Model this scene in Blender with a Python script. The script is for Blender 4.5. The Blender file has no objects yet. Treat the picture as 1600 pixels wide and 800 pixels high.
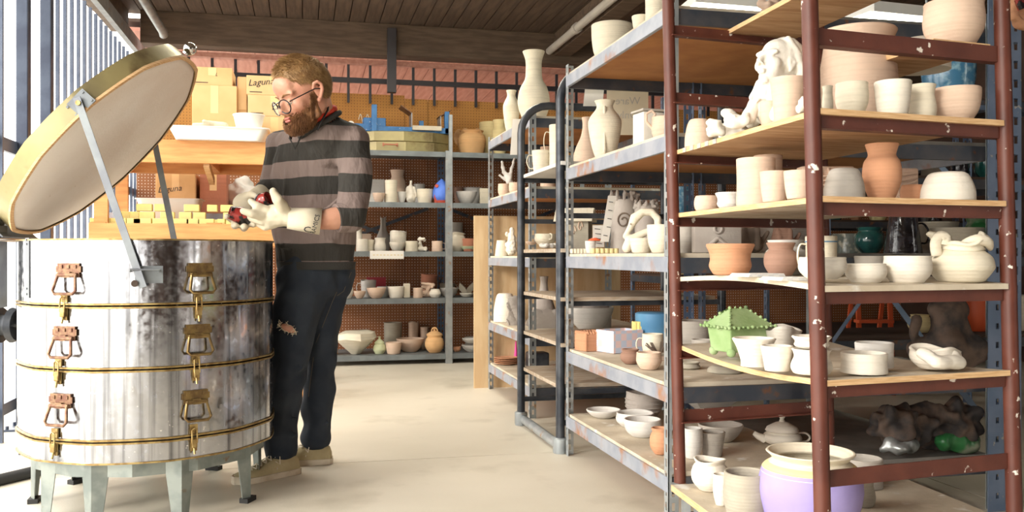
import bpy, bmesh, math, random
from mathutils import Vector, Matrix, noise
random.seed(7)
S = bpy.context.scene
C = S.collection
PI = math.pi
# ------------------------------------------------------------ camera, sky, lights, exposure
H = 0.95; F = 1400.0; PSI = math.atan(325/1400)
FW = Vector((math.sin(PSI), math.cos(PSI), 0)); RT = Vector((math.cos(PSI), -math.sin(PSI), 0)); UP = Vector((0, 0, 1))
cam = bpy.data.cameras.new('camera'); cam.lens = 36*F/1600; cam.sensor_width = 36; cam.clip_start = 0.05
co = bpy.data.objects.new('camera', cam); co.location = (0, 0, H); co.rotation_euler = (PI/2, 0, -PSI); C.objects.link(co); S.camera = co
S.view_settings.view_transform = 'Standard'; S.view_settings.look = 'None'; S.view_settings.gamma = 1
S.view_settings.use_curve_mapping = False
S.view_settings.exposure = 0.17
W = bpy.data.worlds.new('sky'); S.world = W; W.use_nodes = True
bgn = W.node_tree.nodes['Background']; bgn.inputs[0].default_value = (1.0, 0.97, 0.91, 1); bgn.inputs[1].default_value = 5.0
sun = bpy.data.lights.new('sun', 'SUN'); sun.energy = 2.0; sun.angle = math.radians(14); sun.color = (1, .94, .84)
so = bpy.data.objects.new('sun', sun); C.objects.link(so)
so.rotation_euler = Vector((0.80, 0.50, -0.34)).to_track_quat('-Z', 'Y').to_euler()

# ------------------------------------------------------------ helpers
def P(px, py, d):                       # photograph pixel at depth d along the camera axis -> world point
    return FW*d + RT*(d*(px-800)/F) + UP*(H + (400-py)*d/F)
def cw(l, d, z): return FW*d + RT*l + UP*z
def dX(px, X): return X/(FW.x + RT.x*(px-800)/F)
def dY(px, Y): return Y/(FW.y + RT.y*(px-800)/F)
def tag(o, label=None, cat=None, group=None, kind=None):
    if label: o['label'] = label
    if cat: o['category'] = cat
    if group: o['group'] = group
    if kind: o['kind'] = kind
    return o
def empty(name, loc, label=None, cat=None, group=None, rz=0, kind=None):
    o = bpy.data.objects.new(name, None); C.objects.link(o); o.location = loc; o.rotation_euler.z = rz
    o.empty_display_size = .1
    return tag(o, label, cat, group, kind)
def link(name, me, mat=None, parent=None, loc=None, smooth=True):
    o = bpy.data.objects.new(name, me); C.objects.link(o)
    if mat is not None and not me.materials:
        for m in (mat if isinstance(mat, (list, tuple)) else [mat]): me.materials.append(m)
    if parent is not None:
        o.parent = parent
        if loc is not None: o.location = loc
        elif parent.type == 'EMPTY' and not parent.get('local'): o.location = -parent.location
    elif loc is not None: o.location = loc
    return o
def fin(name, bm, mat=None, parent=None, loc=None, smooth=False, rebase=False):
    bmesh.ops.recalc_face_normals(bm, faces=bm.faces)
    if rebase:
        xs = [v.co.x for v in bm.verts]; ys = [v.co.y for v in bm.verts]; z = min(v.co.z for v in bm.verts)
        loc = Vector(((min(xs)+max(xs))/2, (min(ys)+max(ys))/2, z))
        for v in bm.verts: v.co -= loc
    me = bpy.data.meshes.new(name); bm.to_mesh(me); bm.free()
    if smooth:
        for p in me.polygons: p.use_smooth = True
        if smooth != 2:
            me.set_sharp_from_angle(angle=math.radians(42))
    return link(name, me, mat, parent, loc)
def box(bm, a, b, M=None, bev=0):
    a = Vector(a); b = Vector(b)
    c = (a+b)/2; s = b-a
    r = bmesh.ops.create_cube(bm, size=1)
    vs = r['verts']
    for v in vs: v.co = Vector((v.co.x*s.x, v.co.y*s.y, v.co.z*s.z)) + c
    if bev:
        es = list({e for v in vs for e in v.link_edges})
        r2 = bmesh.ops.bevel(bm, geom=es, offset=bev, segments=2, affect='EDGES', profile=.5)
        vs = list({v for f in r2['faces'] for v in f.verts} | {v for v in vs if v.is_valid})
    if M is not None:
        for v in vs: v.co = M @ v.co
    return vs
def boxo(name, a, b, mat, parent=None, bev=0, **k):
    bm = bmesh.new(); box(bm, a, b, None, bev); return fin(name, bm, mat, parent, **k)
def frame_of(d):
    d = d.normalized(); a = Vector((0, 0, 1)) if abs(d.z) < .9 else Vector((1, 0, 0))
    u = d.cross(a).normalized(); return u, d.cross(u).normalized()
def tube(bm, pts, r, n=8, cap=True, flat=1.0):
    pts = [Vector(p) for p in pts]; rings = []
    rr = r if isinstance(r, (list, tuple)) else [r]*len(pts)
    u = None
    for i, p in enumerate(pts):
        d = (pts[min(i+1, len(pts)-1)] - pts[max(i-1, 0)]).normalized()
        if u is None: u, w = frame_of(d)
        else:
            u = (u - d*u.dot(d)).normalized(); w = d.cross(u)
        rings.append([bm.verts.new(p + (u*math.cos(2*PI*k/n) + w*math.sin(2*PI*k/n)*flat)*rr[i]) for k in range(n)])
    for a, b in zip(rings, rings[1:]):
        for k in range(n): bm.faces.new((a[k], a[(k+1) % n], b[(k+1) % n], b[k]))
    if cap:
        bm.faces.new(rings[0]); bm.faces.new(rings[-1][::-1])
    return rings
def bar(bm, p, q, w, t, up=Vector((0, 0, 1))):     # rectangular bar between two points
    p = Vector(p); q = Vector(q); d = (q-p).normalized()
    if abs(d.dot(up)) > .98: up = Vector((1, 0, 0))
    s = d.cross(up).normalized(); u = s.cross(d)
    vs = []
    for c in (p, q):
        for a, b in ((-1, -1), (1, -1), (1, 1), (-1, 1)): vs.append(bm.verts.new(c + s*(a*w/2) + u*(b*t/2)))
    for f in ((0, 1, 2, 3), (7, 6, 5, 4), (0, 4, 5, 1), (1, 5, 6, 2), (2, 6, 7, 3), (3, 7, 4, 0)): bm.faces.new([vs[i] for i in f])
def lathe(bm, prof, n=32, cx=0, cy=0, z0=0, sx=1, sy=1, ang=0):
    rings = []
    for (r, z) in prof:
        if r < 1e-5: rings.append([bm.verts.new((cx, cy, z+z0))])
        else: rings.append([bm.verts.new((cx+r*sx*math.cos(2*PI*k/n+ang), cy+r*sy*math.sin(2*PI*k/n+ang), z+z0)) for k in range(n)])
    for a, b in zip(rings, rings[1:]):
        for k in range(n):
            k2 = (k+1) % n
            f = ([a[0]] if len(a) == 1 else [a[k], a[k2]]) + ([b[0]] if len(b) == 1 else [b[k2], b[k]])
            if len(f) > 2: bm.faces.new(f)
    return rings
def smoothprof(pr, sub=3):
    out = []
    n = len(pr)
    for i in range(n-1):
        p0 = pr[max(i-1, 0)]; p1 = pr[i]; p2 = pr[i+1]; p3 = pr[min(i+2, n-1)]
        for k in range(sub):
            t = k/sub
            out.append(tuple(.5*((2*p1[j]) + (-p0[j]+p2[j])*t + (2*p0[j]-5*p1[j]+4*p2[j]-p3[j])*t*t + (-p0[j]+3*p1[j]-3*p2[j]+p3[j])*t**3) for j in (0, 1)))
    out.append(pr[-1]); return out
def blob(elems, voxel=.01, smooth=6, disp=0, dscale=20, seed=0):
    """one continuous mesh from overlapping balls and tapered limbs"""
    bm = bmesh.new()
    for e in elems:
        t = bmesh.new()
        if e[0] == 's': bmesh.ops.create_icosphere(t, subdivisions=3, radius=e[2]); 
        if e[0] == 's':
            for v in t.verts: v.co += Vector(e[1])
        if e[0] == 'e':
            bmesh.ops.create_icosphere(t, subdivisions=3, radius=1)
            M = e[3] if len(e) > 3 else None
            for v in t.verts:
                q = Vector((v.co.x*e[2][0], v.co.y*e[2][1], v.co.z*e[2][2]))
                v.co = (M @ q if M is not None else q) + Vector(e[1])
        if e[0] == 'c':
            p, r1, q, r2 = Vector(e[1]), e[2], Vector(e[3]), e[4]
            for c, r in ((p, r1), (q, r2)):
                g = bmesh.ops.create_icosphere(t, subdivisions=2, radius=r)
                for v in g['verts']: v.co += c
            bmesh.ops.convex_hull(t, input=t.verts)
            bad = [v for v in t.verts if not v.link_faces]
            bmesh.ops.delete(t, geom=bad, context='VERTS')
        if e[0] == 'b':
            box(t, e[1], e[2], e[3] if len(e) > 3 else None)
        if e[0] == 'm':
            t.free(); t = e[1]
        bmesh.ops.recalc_face_normals(t, faces=t.faces)
        me = bpy.data.meshes.new('t'); t.to_mesh(me); t.free(); bm.from_mesh(me); bpy.data.meshes.remove(me)
    me = bpy.data.meshes.new('t'); bm.to_mesh(me); bm.free()
    o = bpy.data.objects.new('t', me); C.objects.link(o)
    m = o.modifiers.new('r', 'REMESH'); m.mode = 'VOXEL'; m.voxel_size = voxel
    if smooth:
        m = o.modifiers.new('s', 'SMOOTH'); m.iterations = smooth; m.factor = .5
    dg = bpy.context.evaluated_depsgraph_get(); dg.update()
    me2 = bpy.data.meshes.new_from_object(o.evaluated_get(dg))
    bpy.data.objects.remove(o); bpy.data.meshes.remove(me)
    if disp:
        ns = [v.normal.copy() for v in me2.vertices]
        for v, nn in zip(me2.vertices, ns): v.co += nn*disp*noise.noise(v.co*dscale + Vector((seed, 3*seed, 0)))
    for p in me2.polygons: p.use_smooth = True
    me2.materials.clear()
    return me2
def put(name, me, mat, parent=None, rebase=False, loc=None):
    if rebase:
        xs = [v.co.x for v in me.vertices]; ys = [v.co.y for v in me.vertices]; z = min(v.co.z for v in me.vertices)
        loc = Vector(((min(xs)+max(xs))/2, (min(ys)+max(ys))/2, z)); me.transform(Matrix.Translation(-loc))
    return link(name, me, mat, parent, loc)
def textmesh(s, size, shear=0):
    cu = bpy.data.curves.new('t', 'FONT'); cu.body = s; cu.size = size; cu.align_x = 'CENTER'; cu.align_y = 'CENTER'; cu.shear = shear; cu.resolution_u = 2
    o = bpy.data.objects.new('t', cu); C.objects.link(o)
    dg = bpy.context.evaluated_depsgraph_get(); dg.update()
    me = bpy.data.meshes.new_from_object(o.evaluated_get(dg)); bpy.data.objects.remove(o); me.materials.clear()
    return me

# ------------------------------------------------------------ materials
def mat(name, col, rough=.7, metal=0, col2=None, scale=8, bump=0, bscale=60, mix=(.4, .6), wave=None, stretch=None, detail=4, chips=None, streak=None, spec=None, coat=0, trans=0, emit=None):
    m = bpy.data.materials.new(name); m.use_nodes = True; nt = m.node_tree; N = nt.nodes; L = nt.links
    b = N['Principled BSDF']; b.inputs['Roughness'].default_value = rough; b.inputs['Metallic'].default_value = metal
    if spec is not None: b.inputs['Specular IOR Level'].default_value = spec
    if coat: b.inputs['Coat Weight'].default_value = coat; b.inputs['Coat Roughness'].default_value = .08
    if trans: b.inputs['Transmission Weight'].default_value = trans
    tc = N.new('ShaderNodeTexCoord'); mp = N.new('ShaderNodeMapping'); L.new(tc.outputs['Object'], mp.inputs[0])
    if stretch: mp.inputs['Scale'].default_value = stretch
    c = None
    def rgb(x): return (x[0], x[1], x[2], 1)
    def ns(sc, det=4, src=mp):
        n = N.new('ShaderNodeTexNoise'); n.inputs['Scale'].default_value = sc; n.inputs['Detail'].default_value = det; L.new(src.outputs[0 if src is mp else 'Object'], n.inputs['Vector']); return n
    def mixc(fac, a, bcol):
        x = N.new('ShaderNodeMix'); x.data_type = 'RGBA'
        L.new(fac, x.inputs['Factor'])
        if isinstance(a, tuple): x.inputs['A'].default_value = rgb(a)
        else: L.new(a, x.inputs['A'])
        if isinstance(bcol, tuple): x.inputs['B'].default_value = rgb(bcol)
        else: L.new(bcol, x.inputs['B'])
        return x.outputs['Result']
    def ramp(src, lo, hi):
        r = N.new('ShaderNodeMapRange'); r.inputs[1].default_value = lo; r.inputs[2].default_value = hi; L.new(src, r.inputs[0]); return r.outputs[0]
    c = tuple(col)
    if col2 is not None: c = mixc(ramp(ns(scale, detail).outputs[0], mix[0], mix[1]), c, tuple(col2))
    if streak:   # (colour, scale, lo, hi, stretch)
        mp2 = N.new('ShaderNodeMapping'); L.new(tc.outputs['Object'], mp2.inputs[0]); mp2.inputs['Scale'].default_value = streak[4]
        n = N.new('ShaderNodeTexNoise'); n.inputs['Scale'].default_value = streak[1]; n.inputs['Detail'].default_value = 5; L.new(mp2.outputs[0], n.inputs['Vector'])
        c = mixc(ramp(n.outputs[0], streak[2], streak[3]), c, tuple(streak[0]))
    if chips:    # (colour, scale, lo, hi)
        c = mixc(ramp(ns(chips[1], 6, tc).outputs[0], chips[2], chips[3]), c, tuple(chips[0]))
    if isinstance(c, tuple): b.inputs['Base Color'].default_value = rgb(c)
    else: L.new(c, b.inputs['Base Color'])
    hgt = None
    if bump:
        n = ns(bscale, 3); hgt = n.outputs[0]
    if wave:     # (scale, strength) throwing rings along z
        w = N.new('ShaderNodeTexWave'); w.bands_direction = 'Z'; w.inputs['Scale'].default_value = wave[0]; w.inputs['Distortion'].default_value = 1.5; w.inputs['Detail'].default_value = 2
        L.new(tc.outputs['Object'], w.inputs['Vector'])
        if hgt is None: hgt = w.outputs['Fac']; bump = wave[1]
        else:
            a = N.new('ShaderNodeMath'); a.operation = 'MULTIPLY_ADD'; L.new(w.outputs['Fac'], a.inputs[0]); a.inputs[1].default_value = wave[1]; L.new(hgt, a.inputs[2]); hgt = a.outputs[0]
    if hgt is not None:
        bp = N.new('ShaderNodeBump'); bp.inputs['Strength'].default_value = bump; bp.inputs['Distance'].default_value = .004
        L.new(hgt, bp.inputs['Height']); L.new(bp.outputs[0], b.inputs['Normal'])
    if emit: b.inputs['Emission Color'].default_value = rgb(emit[0]); b.inputs['Emission Strength'].default_value = emit[1]
    return m
M = {}
def clay(n, c, c2=None, w=True, r=.85, **k):
    c2 = c2 or tuple(x*.86 for x in c)
    M[n] = mat(n, c, r, 0, c2, 9, .3, 90, (.35, .7), (34, .35) if w else None, streak=(tuple(x*.74 for x in c), 3, .5, .8, (.6, .6, 26)) if w else None, **k)
clay('bisque_white', (.78, .72, .62)); clay('cream', (.74, .67, .53)); clay('plaster', (.78, .73, .64), w=False)
clay('pink_clay', (.68, .5, .38)); clay('terracotta', (.58, .29, .16)); clay('dark_terracotta', (.5, .2, .12)); clay('brown_clay', (.3, .17, .12))
clay('grey_clay', (.47, .43, .38)); clay('pale_grey', (.66, .63, .59)); clay('yellow_clay', (.75, .62, .32)); clay('orange_clay', (.72, .43, .2))
clay('greenish', (.62, .66, .42), w=False); clay('leaf_green', (.22, .33, .13), (.36, .45, .25), w=False); clay('dark_brown', (.12, .09, .07), (.2, .15, .11), w=False)
clay('wet_grey', (.33, .29, .26), (.42, .38, .34), w=False); clay('stoneware', (.42, .38, .3), (.3, .27, .22))
M['lavender'] = mat('lavender', (.33, .27, .58), .6, 0, (.38, .32, .63), 6, .15, 50)
M['teal_glaze'] = mat('teal_glaze', (.01, .06, .06), .15, 0, (.02, .1, .09), 20, coat=.6)
M['black_glaze'] = mat('black_glaze', (.008, .008, .01), .12, 0, (.03, .03, .04), 30, .6, 60, coat=.7)
M['grey_glaze'] = mat('grey_glaze', (.14, .16, .14), .2, 0, (.4, .38, .3), 40, .5, 40, (.5, .62), coat=.5)
M['blue_glaze'] = mat('blue_glaze', (.06, .2, .34), .2, 0, (.3, .5, .6), 30, .4, 40, (.5, .7), coat=.4)
M['red_glaze'] = mat('red_glaze', (.3, .03, .025), .25, 0, (.01, .008, .01), 28, .4, 60, (.48, .54), coat=.4)
M['blue_paint'] = mat('blue_paint', (.1, .22, .75), .6, 0, (.07, .16, .6), 10)
M['machine_blue'] = mat('machine_blue', (.04, .17, .42), .5, 0, (.06, .22, .5), 12, .2, 40, chips=((.6, .6, .55), 50, .66, .7))
M['red_fin'] = mat('red_fin', (.45, .07, .04), .6)
M['red_matte'] = mat('red_matte', (.33, .03, .04), .7)
M['pink_blue_check'] = None
M['concrete'] = mat('concrete', (.72, .66, .55), .5, 0, (.62, .56, .45), 1.3, .15, 120, (.3, .7), chips=((.42, .37, .28), 2.2, .56, .8))
M['outside_ground'] = mat('outside_ground', (.7, .68, .62), .9)
M['ceiling_wood'] = mat('ceiling_wood', (.075, .05, .036), .7, 0, (.12, .08, .055), 4, .4, 60, stretch=(6, .6, 6))
M['beam_wood'] = mat('beam_wood', (.085, .055, .036), .75, 0, (.13, .085, .055), 5, .5, 60, stretch=(.8, 4, 6))
M['porch_wood'] = mat('porch_wood', (.42, .18, .13), .7, 0, (.5, .24, .18), 4, .3, 50, stretch=(6, .6, 6))
M['joint_dark'] = mat('joint_dark', (.05, .03, .02), .9)
M['blue_steel'] = mat('blue_steel', (.03, .04, .07), .4, .3, (.05, .065, .1), 8, .15, 60)
M['fence_bar'] = mat('fence_bar', (.07, .09, .14), .45, .3, (.1, .12, .17), 8)
M['black_steel'] = mat('black_steel', (.03, .035, .045), .35, .4, (.07, .075, .085), 12, .1, 60)
M['rail_dark'] = mat('rail_dark', (.035, .03, .035), .5, .2)
M['galv'] = mat('galv', (.42, .45, .46), .45, .55, (.33, .36, .38), 14, .1, 60, chips=((.4, .25, .14), 18, .62, .72))
M['beam_galv'] = mat('beam_galv', (.36, .38, .43), .5, .25, (.27, .3, .36), 9, .15, 60, chips=((.36, .18, .1), 7, .56, .68))
M['grey_shelf'] = mat('grey_shelf', (.22, .25, .26), .5, .3, (.17, .19, .2), 9)
M['dark_shelf'] = mat('dark_shelf', (.05, .06, .08), .5, .3, (.09, .09, .1), 9, chips=((.2, .09, .05), 16, .62, .7))
M['rack_blue'] = mat('rack_blue', (.12, .17, .26), .45, .35, (.17, .22, .32), 6, .1, 50, chips=((.35, .33, .3), 40, .68, .72))
M['red_steel'] = mat('red_steel', (.085, .020, .011), .5, .0, (.115, .03, .017), 10, .12, 60, chips=((.72, .66, .58), 34, .665, .70))
M['masonite'] = mat('masonite', (.5, .22, .07), .75, 0, (.4, .16, .05), 5, .2, 90)
M['shelf_top'] = mat('shelf_top', (.62, .54, .42), .85, 0, (.5, .42, .31), 7, .3, 80, chips=((.75, .72, .66), 14, .6, .72))
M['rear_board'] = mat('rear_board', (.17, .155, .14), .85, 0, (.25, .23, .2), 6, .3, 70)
M['plywood'] = mat('plywood', (.56, .34, .18), .7, 0, (.45, .25, .12), 5, .2, 60, stretch=(1, 7, 9), streak=((.66, .43, .25), 5, .5, .75, (1.5, 9, 9)))
M['ply_edge'] = mat('ply_edge', (.74, .5, .27), .75, 0, (.6, .36, .17), 6, .2, 80, stretch=(3, 3, 60))
M['old_board'] = mat('old_board', (.5, .42, .33), .8, 0, (.4, .3, .21), 6, .4, 70, stretch=(2, 6, 8))
M['pale_ply'] = mat('pale_ply', (.62, .45, .26), .7, 0, (.55, .37, .2), 3, .1, 60, stretch=(6, 6, 1))
M['lumber'] = mat('lumber', (.68, .34, .12), .65, 0, (.6, .27, .09), 5, .15, 60, stretch=(1, 6, 8), chips=((.35, .15, .05), 40, .72, .76))
M['cardboard'] = mat('cardboard', (.68, .42, .2), .85, 0, (.6, .36, .16), 4, .1, 50)
M['cardboard_pale'] = mat('cardboard_pale', (.7, .48, .25), .85, 0, (.62, .41, .2), 4)
M['tape'] = mat('tape', (.78, .52, .25), .35)
M['ink'] = mat('ink', (.02, .02, .025), .8)
M['faint_ink'] = mat('faint_ink', (.42, .4, .37), .9)
M['paper'] = mat('paper', (.82, .8, .76), .9, 0, (.78, .76, .71), 5)
M['paper_cream'] = mat('paper_cream', (.72, .66, .54), .9, 0, (.67, .6, .48), 5)
M['white_plastic'] = mat('white_plastic', (.85, .84, .8), .4, 0, (.8, .78, .72), 3)
M['firebrick'] = mat('firebrick', (.88, .83, .77), .95, 0, (.8, .72, .64), 2.5, .3, 90, chips=((.55, .42, .33), 45, .72, .76))
M['kiln_post'] = mat('kiln_post', (.85, .72, .26), .85, 0, (.7, .58, .25), 8)
M['tarnish'] = mat('tarnish', (.26, .22, .12), .4, .6, (.42, .36, .17), 3.5, .2, 30, (.35, .65), chips=((.12, .07, .03), 6, .56, .75))
M['brass'] = mat('brass', (.42, .31, .13), .35, .85, (.25, .16, .06), 40)
M['rusty'] = mat('rusty', (.16, .07, .045), .5, .5, (.26, .16, .09), 50)
M['old_brass'] = mat('old_brass', (.26, .18, .07), .4, .8, (.17, .11, .05), 40)
M['leg_steel'] = mat('leg_steel', (.2, .23, .22), .45, .6, (.28, .31, .29), 14, .1, 50, chips=((.2, .12, .07), 20, .66, .76))
M['arm_steel'] = mat('arm_steel', (.2, .22, .23), .5, .4, (.15, .16, .18), 10)
M['rubber'] = mat('rubber', (.02, .02, .02), .7)
M['chrome'] = mat('chrome', (.7, .7, .68), .12, 1)
def kiln_metal():
    m = mat('kiln_steel', (.5, .51, .54), .17, 1, (.4, .41, .44), 3, 0, 50, (.3, .7), streak=((.13, .13, .14), 7, .5, .68, (5, 5, .12)), chips=((.85, .85, .85), 70, .68, .74))
    nt = m.node_tree; N = nt.nodes; L = nt.links; b = N['Principled BSDF']
    tc = N.new('ShaderNodeTexCoord'); mp = N.new('ShaderNodeMapping'); mp.inputs['Scale'].default_value = (5, 5, 1.1); L.new(tc.outputs['Object'], mp.inputs[0])
    n = N.new('ShaderNodeTexNoise'); n.inputs['Scale'].default_value = 1.6; n.inputs['Detail'].default_value = 2; L.new(mp.outputs[0], n.inputs['Vector'])
    n2 = N.new('ShaderNodeTexNoise'); n2.inputs['Scale'].default_value = 45; n2.inputs['Detail'].default_value = 3; L.new(tc.outputs['Object'], n2.inputs['Vector'])
    r = N.new('ShaderNodeMapRange'); r.inputs[1].default_value = .3; r.inputs[2].default_value = .75; r.inputs[3].default_value = .08; r.inputs[4].default_value = .3; L.new(n2.outputs[0], r.inputs[0]); L.new(r.outputs[0], b.inputs['Roughness'])
    bp = N.new('ShaderNodeBump'); bp.inputs['Strength'].default_value = .5; bp.inputs['Distance'].default_value = .012; L.new(n.outputs[0], bp.inputs['Height']); L.new(bp.outputs[0], b.inputs['Normal'])
    return m
M['kiln_steel'] = kiln_metal()
def peg(name, c, c2, hole):
    m = mat(name, c, .75, 0, c2, 3); nt = m.node_tree; N = nt.nodes; L = nt.links; b = N['Principled BSDF']
    old = b.inputs['Base Color'].links[0].from_socket
    tc = N.new('ShaderNodeTexCoord'); sp = N.new('ShaderNodeSeparateXYZ'); L.new(tc.outputs['Object'], sp.inputs[0])
    acc = None
    for ax in (0, 2):
        a = N.new('ShaderNodeMath'); a.operation = 'PINGPONG'; a.inputs[1].default_value = .0135; L.new(sp.outputs[ax], a.inputs[0])
        p = N.new('ShaderNodeMath'); p.operation = 'POWER'; p.inputs[1].default_value = 2; L.new(a.outputs[0], p.inputs[0])
        if acc is None: acc = p.outputs[0]
        else:
            s = N.new('ShaderNodeMath'); s.operation = 'ADD'; L.new(acc, s.inputs[0]); L.new(p.outputs[0], s.inputs[1]); acc = s.outputs[0]
    t = N.new('ShaderNodeMath'); t.operation = 'LESS_THAN'; t.inputs[1].default_value = .0038**2; L.new(acc, t.inputs[0])
    x = N.new('ShaderNodeMix'); x.data_type = 'RGBA'; L.new(t.outputs[0], x.inputs['Factor']); L.new(old, x.inputs['A']); x.inputs['B'].default_value = (*hole, 1); L.new(x.outputs['Result'], b.inputs['Base Color'])
    return m
M['pegboard'] = peg('pegboard', (.27, .1, .035), (.2, .07, .025), (.75, .68, .6))  # pale hole colour paints in the light shining through from behind
M['pegboard_lit'] = peg('pegboard_lit', (.56, .26, .06), (.5, .22, .05), (.12, .05, .02))  # brighter copy of the board colour, with the light on it painted in
# checkered tissue box, magazine
def checker(name, a, b_, sc):
    m = mat(name, a, .8); N = m.node_tree.nodes; L = m.node_tree.links
    tc = N.new('ShaderNodeTexCoord'); ck = N.new('ShaderNodeTexChecker'); ck.inputs['Scale'].default_value = sc; ck.inputs['Color1'].default_value = (*a, 1); ck.inputs['Color2'].default_value = (*b_, 1)
    mp = N.new('ShaderNodeMapping'); mp.inputs['Location'].default_value = (.011, .013, .007); L.new(tc.outputs['Object'], mp.inputs[0]); L.new(mp.outputs[0], ck.inputs['Vector']); L.new(ck.outputs[0], N['Principled BSDF'].inputs['Base Color'])
    return m
M['pink_blue_check'] = checker('pink_blue_check', (.74, .56, .56), (.52, .58, .72), 32)
M['newsprint'] = checker('newsprint', (.78, .76, .72), (.66, .66, .66), 60)
# clothing
def striped(name):
    m = mat(name, (.035, .033, .03), .95, 0, None, bump=.75, bscale=7, stretch=(2.4, 2.4, .7)); N = m.node_tree.nodes; L = m.node_tree.links
    for b_ in N:
        if b_.type == 'BUMP': b_.inputs['Distance'].default_value = .03
    tc = N.new('ShaderNodeTexCoord'); sp = N.new('ShaderNodeSeparateXYZ'); L.new(tc.outputs['Object'], sp.inputs[0])
    nz = N.new('ShaderNodeTexNoise'); nz.inputs['Scale'].default_value = 4; L.new(tc.outputs['Object'], nz.inputs['Vector'])
    a = N.new('ShaderNodeMath'); a.operation = 'MULTIPLY_ADD'; L.new(nz.outputs[0], a.inputs[0]); a.inputs[1].default_value = .03; L.new(sp.outputs[2], a.inputs[2])
    w = N.new('ShaderNodeMath'); w.operation = 'PINGPONG'; w.inputs[1].default_value = .07; L.new(a.outputs[0], w.inputs[0])
    t = N.new('ShaderNodeMath'); t.operation = 'GREATER_THAN'; t.inputs[1].default_value = .037; L.new(w.outputs[0], t.inputs[0])
    x = N.new('ShaderNodeMix'); x.data_type = 'RGBA'; L.new(t.outputs[0], x.inputs['Factor']); x.inputs['A'].default_value = (.035, .032, .028, 1); x.inputs['B'].default_value = (.2, .15, .135, 1)
    L.new(x.outputs['Result'], N['Principled BSDF'].inputs['Base Color']); return m
M['striped_knit'] = striped('striped_knit')
M['charcoal_knit'] = mat('charcoal_knit', (.035, .033, .03), .95, bump=.4, bscale=120)
M['denim'] = mat('denim', (.012, .018, .03), .9, 0, (.035, .045, .06), 5, .7, 12, (.45, .75))
M['skin'] = mat('skin', (.6, .31, .21), .5, 0, (.53, .24, .16), 12, .15, 150); M['skin'].node_tree.nodes['Principled BSDF'].inputs['Subsurface Weight'].default_value = .12
M['skin'].node_tree.nodes['Principled BSDF'].inputs['Subsurface Radius'].default_value = (.02, .008, .004)
M['lip'] = mat('lip', (.62, .2, .17), .45)
M['eye'] = mat('eye', (.7, .68, .64), .2)
M['hair'] = mat('hair', (.2, .1, .035), .55, 0, (.32, .18, .07), 18); M['hair_tip'] = mat('hair_tip', (.44, .27, .11), .5, 0, (.26, .14, .05), 30)
M['beard'] = mat('beard', (.17, .07, .025), .6, 0, (.3, .14, .055), 30)
M['stitch'] = mat('stitch', (.12, .09, .055), .9)
M['red_cloth'] = mat('red_cloth', (.7, .06, .03), .85)
M['glove'] = mat('glove', (.66, .6, .46), .85, 0, (.58, .51, .38), 10, .5, 18)
M['canvas_shoe'] = mat('canvas_shoe', (.46, .38, .22), .9, 0, (.38, .31, .17), 10, .3, 120)
M['shoe_rubber'] = mat('shoe_rubber', (.6, .52, .4), .7, 0, (.45, .36, .25), 12)
M['black_frame'] = mat('black_frame', (.012, .012, .014), .25)
M['lens'] = mat('lens', (1, 1, 1), .02, trans=1); M['lens'].node_tree.nodes['Principled BSDF'].inputs['IOR'].default_value = 1.05
M['lamp_glow'] = mat('lamp_glow', (1, 1, 1), .5, emit=((1, 1, .82), 9))
M['dark_wall'] = mat('dark_wall', (.06, .035, .025), .85, 0, (.09, .05, .035), 2)
M['dark_clutter'] = mat('dark_clutter', (.035, .03, .03), .8, 0, (.12, .08, .06), 14, .5, 20)
M['green_glaze'] = mat('green_glaze', (.03, .16, .05), .3, 0, (.25, .28, .2), 9, .4, 20, (.5, .6))
M['foil'] = mat('foil', (.5, .52, .52), .3, .6, (.2, .22, .22), 14, .6, 14)
M['orange_red'] = mat('orange_red', (.62, .1, .03), .5)
M['drum_blue'] = mat('drum_blue', (.07, .2, .36), .5, 0, (.1, .26, .42), 5)
M['magenta'] = mat('magenta', (.7, .05, .3), .5)
M['roofing'] = mat('roofing', (.3, .2, .14), .8)
# ------------------------------------------------------------ setting
XF = -1.5                                   # line of the open barred side
fl = empty('floor', (0, 0, 0), 'pale concrete floor cast in slabs', kind='structure')
for (x0, x1) in ((XF-.3, 2.6), (2.606, 9)):
    for (y0, y1) in ((-2.5, 4.18), (4.187, 12)):
        boxo('slab', (x0, y0, -.12), (x1, y1, 0), M['concrete'], fl)
boxo('ground', (-30, -20, -.2), (30, 60, -.13), M['outside_ground']); bpy.data.objects['ground']['kind'] = 'structure'
ce = empty('ceiling', (0, 0, 3.05), 'dark plank ceiling', kind='structure')
me = None
for i in range(58):
    x = XF-.2+i*.135
    if me is None:
        o = boxo('plank', (-.0635, 0, 0), (.0635, 11.2, .03), M['ceiling_wood'], ce); me = o.data
    else: o = link('plank', me, None, ce)
    o.location = (x, -2.9, 0)
boxo('joint_backing', (XF-.3, -3, 3.08), (6.4, 8.3, 3.12), M['joint_dark'], ce)
def structure(name, a, b, m, label=None, bev=0):
    o = boxo(name, a, b, m, bev=bev, rebase=True); o['kind'] = 'structure'
    if label: o['label'] = label
    return o
structure('trim_1', (XF+.14, 8.15, 2.77), (6.4, 8.35, 3.05), M['beam_wood'], 'wide dark beam across the back of the room', .004)
structure('trim_2', (2.3, 1.0, 2.84), (2.46, 8.15, 3.05), M['beam_wood'], 'dark beam running towards the back', .004)
structure('trim_3', (XF-.1, 1.0, 2.86), (XF+.04, 8.2, 3.05), M['beam_wood'], 'dark beam over the barred side', .004)
boxo('support_post', (.73, 8.08, 2.42), (.81, 8.145, 3.0), M['rail_dark'], rebase=True, bev=.004)['kind'] = 'structure'
p = structure('wall_right', (6.3, -2, 0), (6.4, 12, 3.1), M['dark_wall'])
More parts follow.
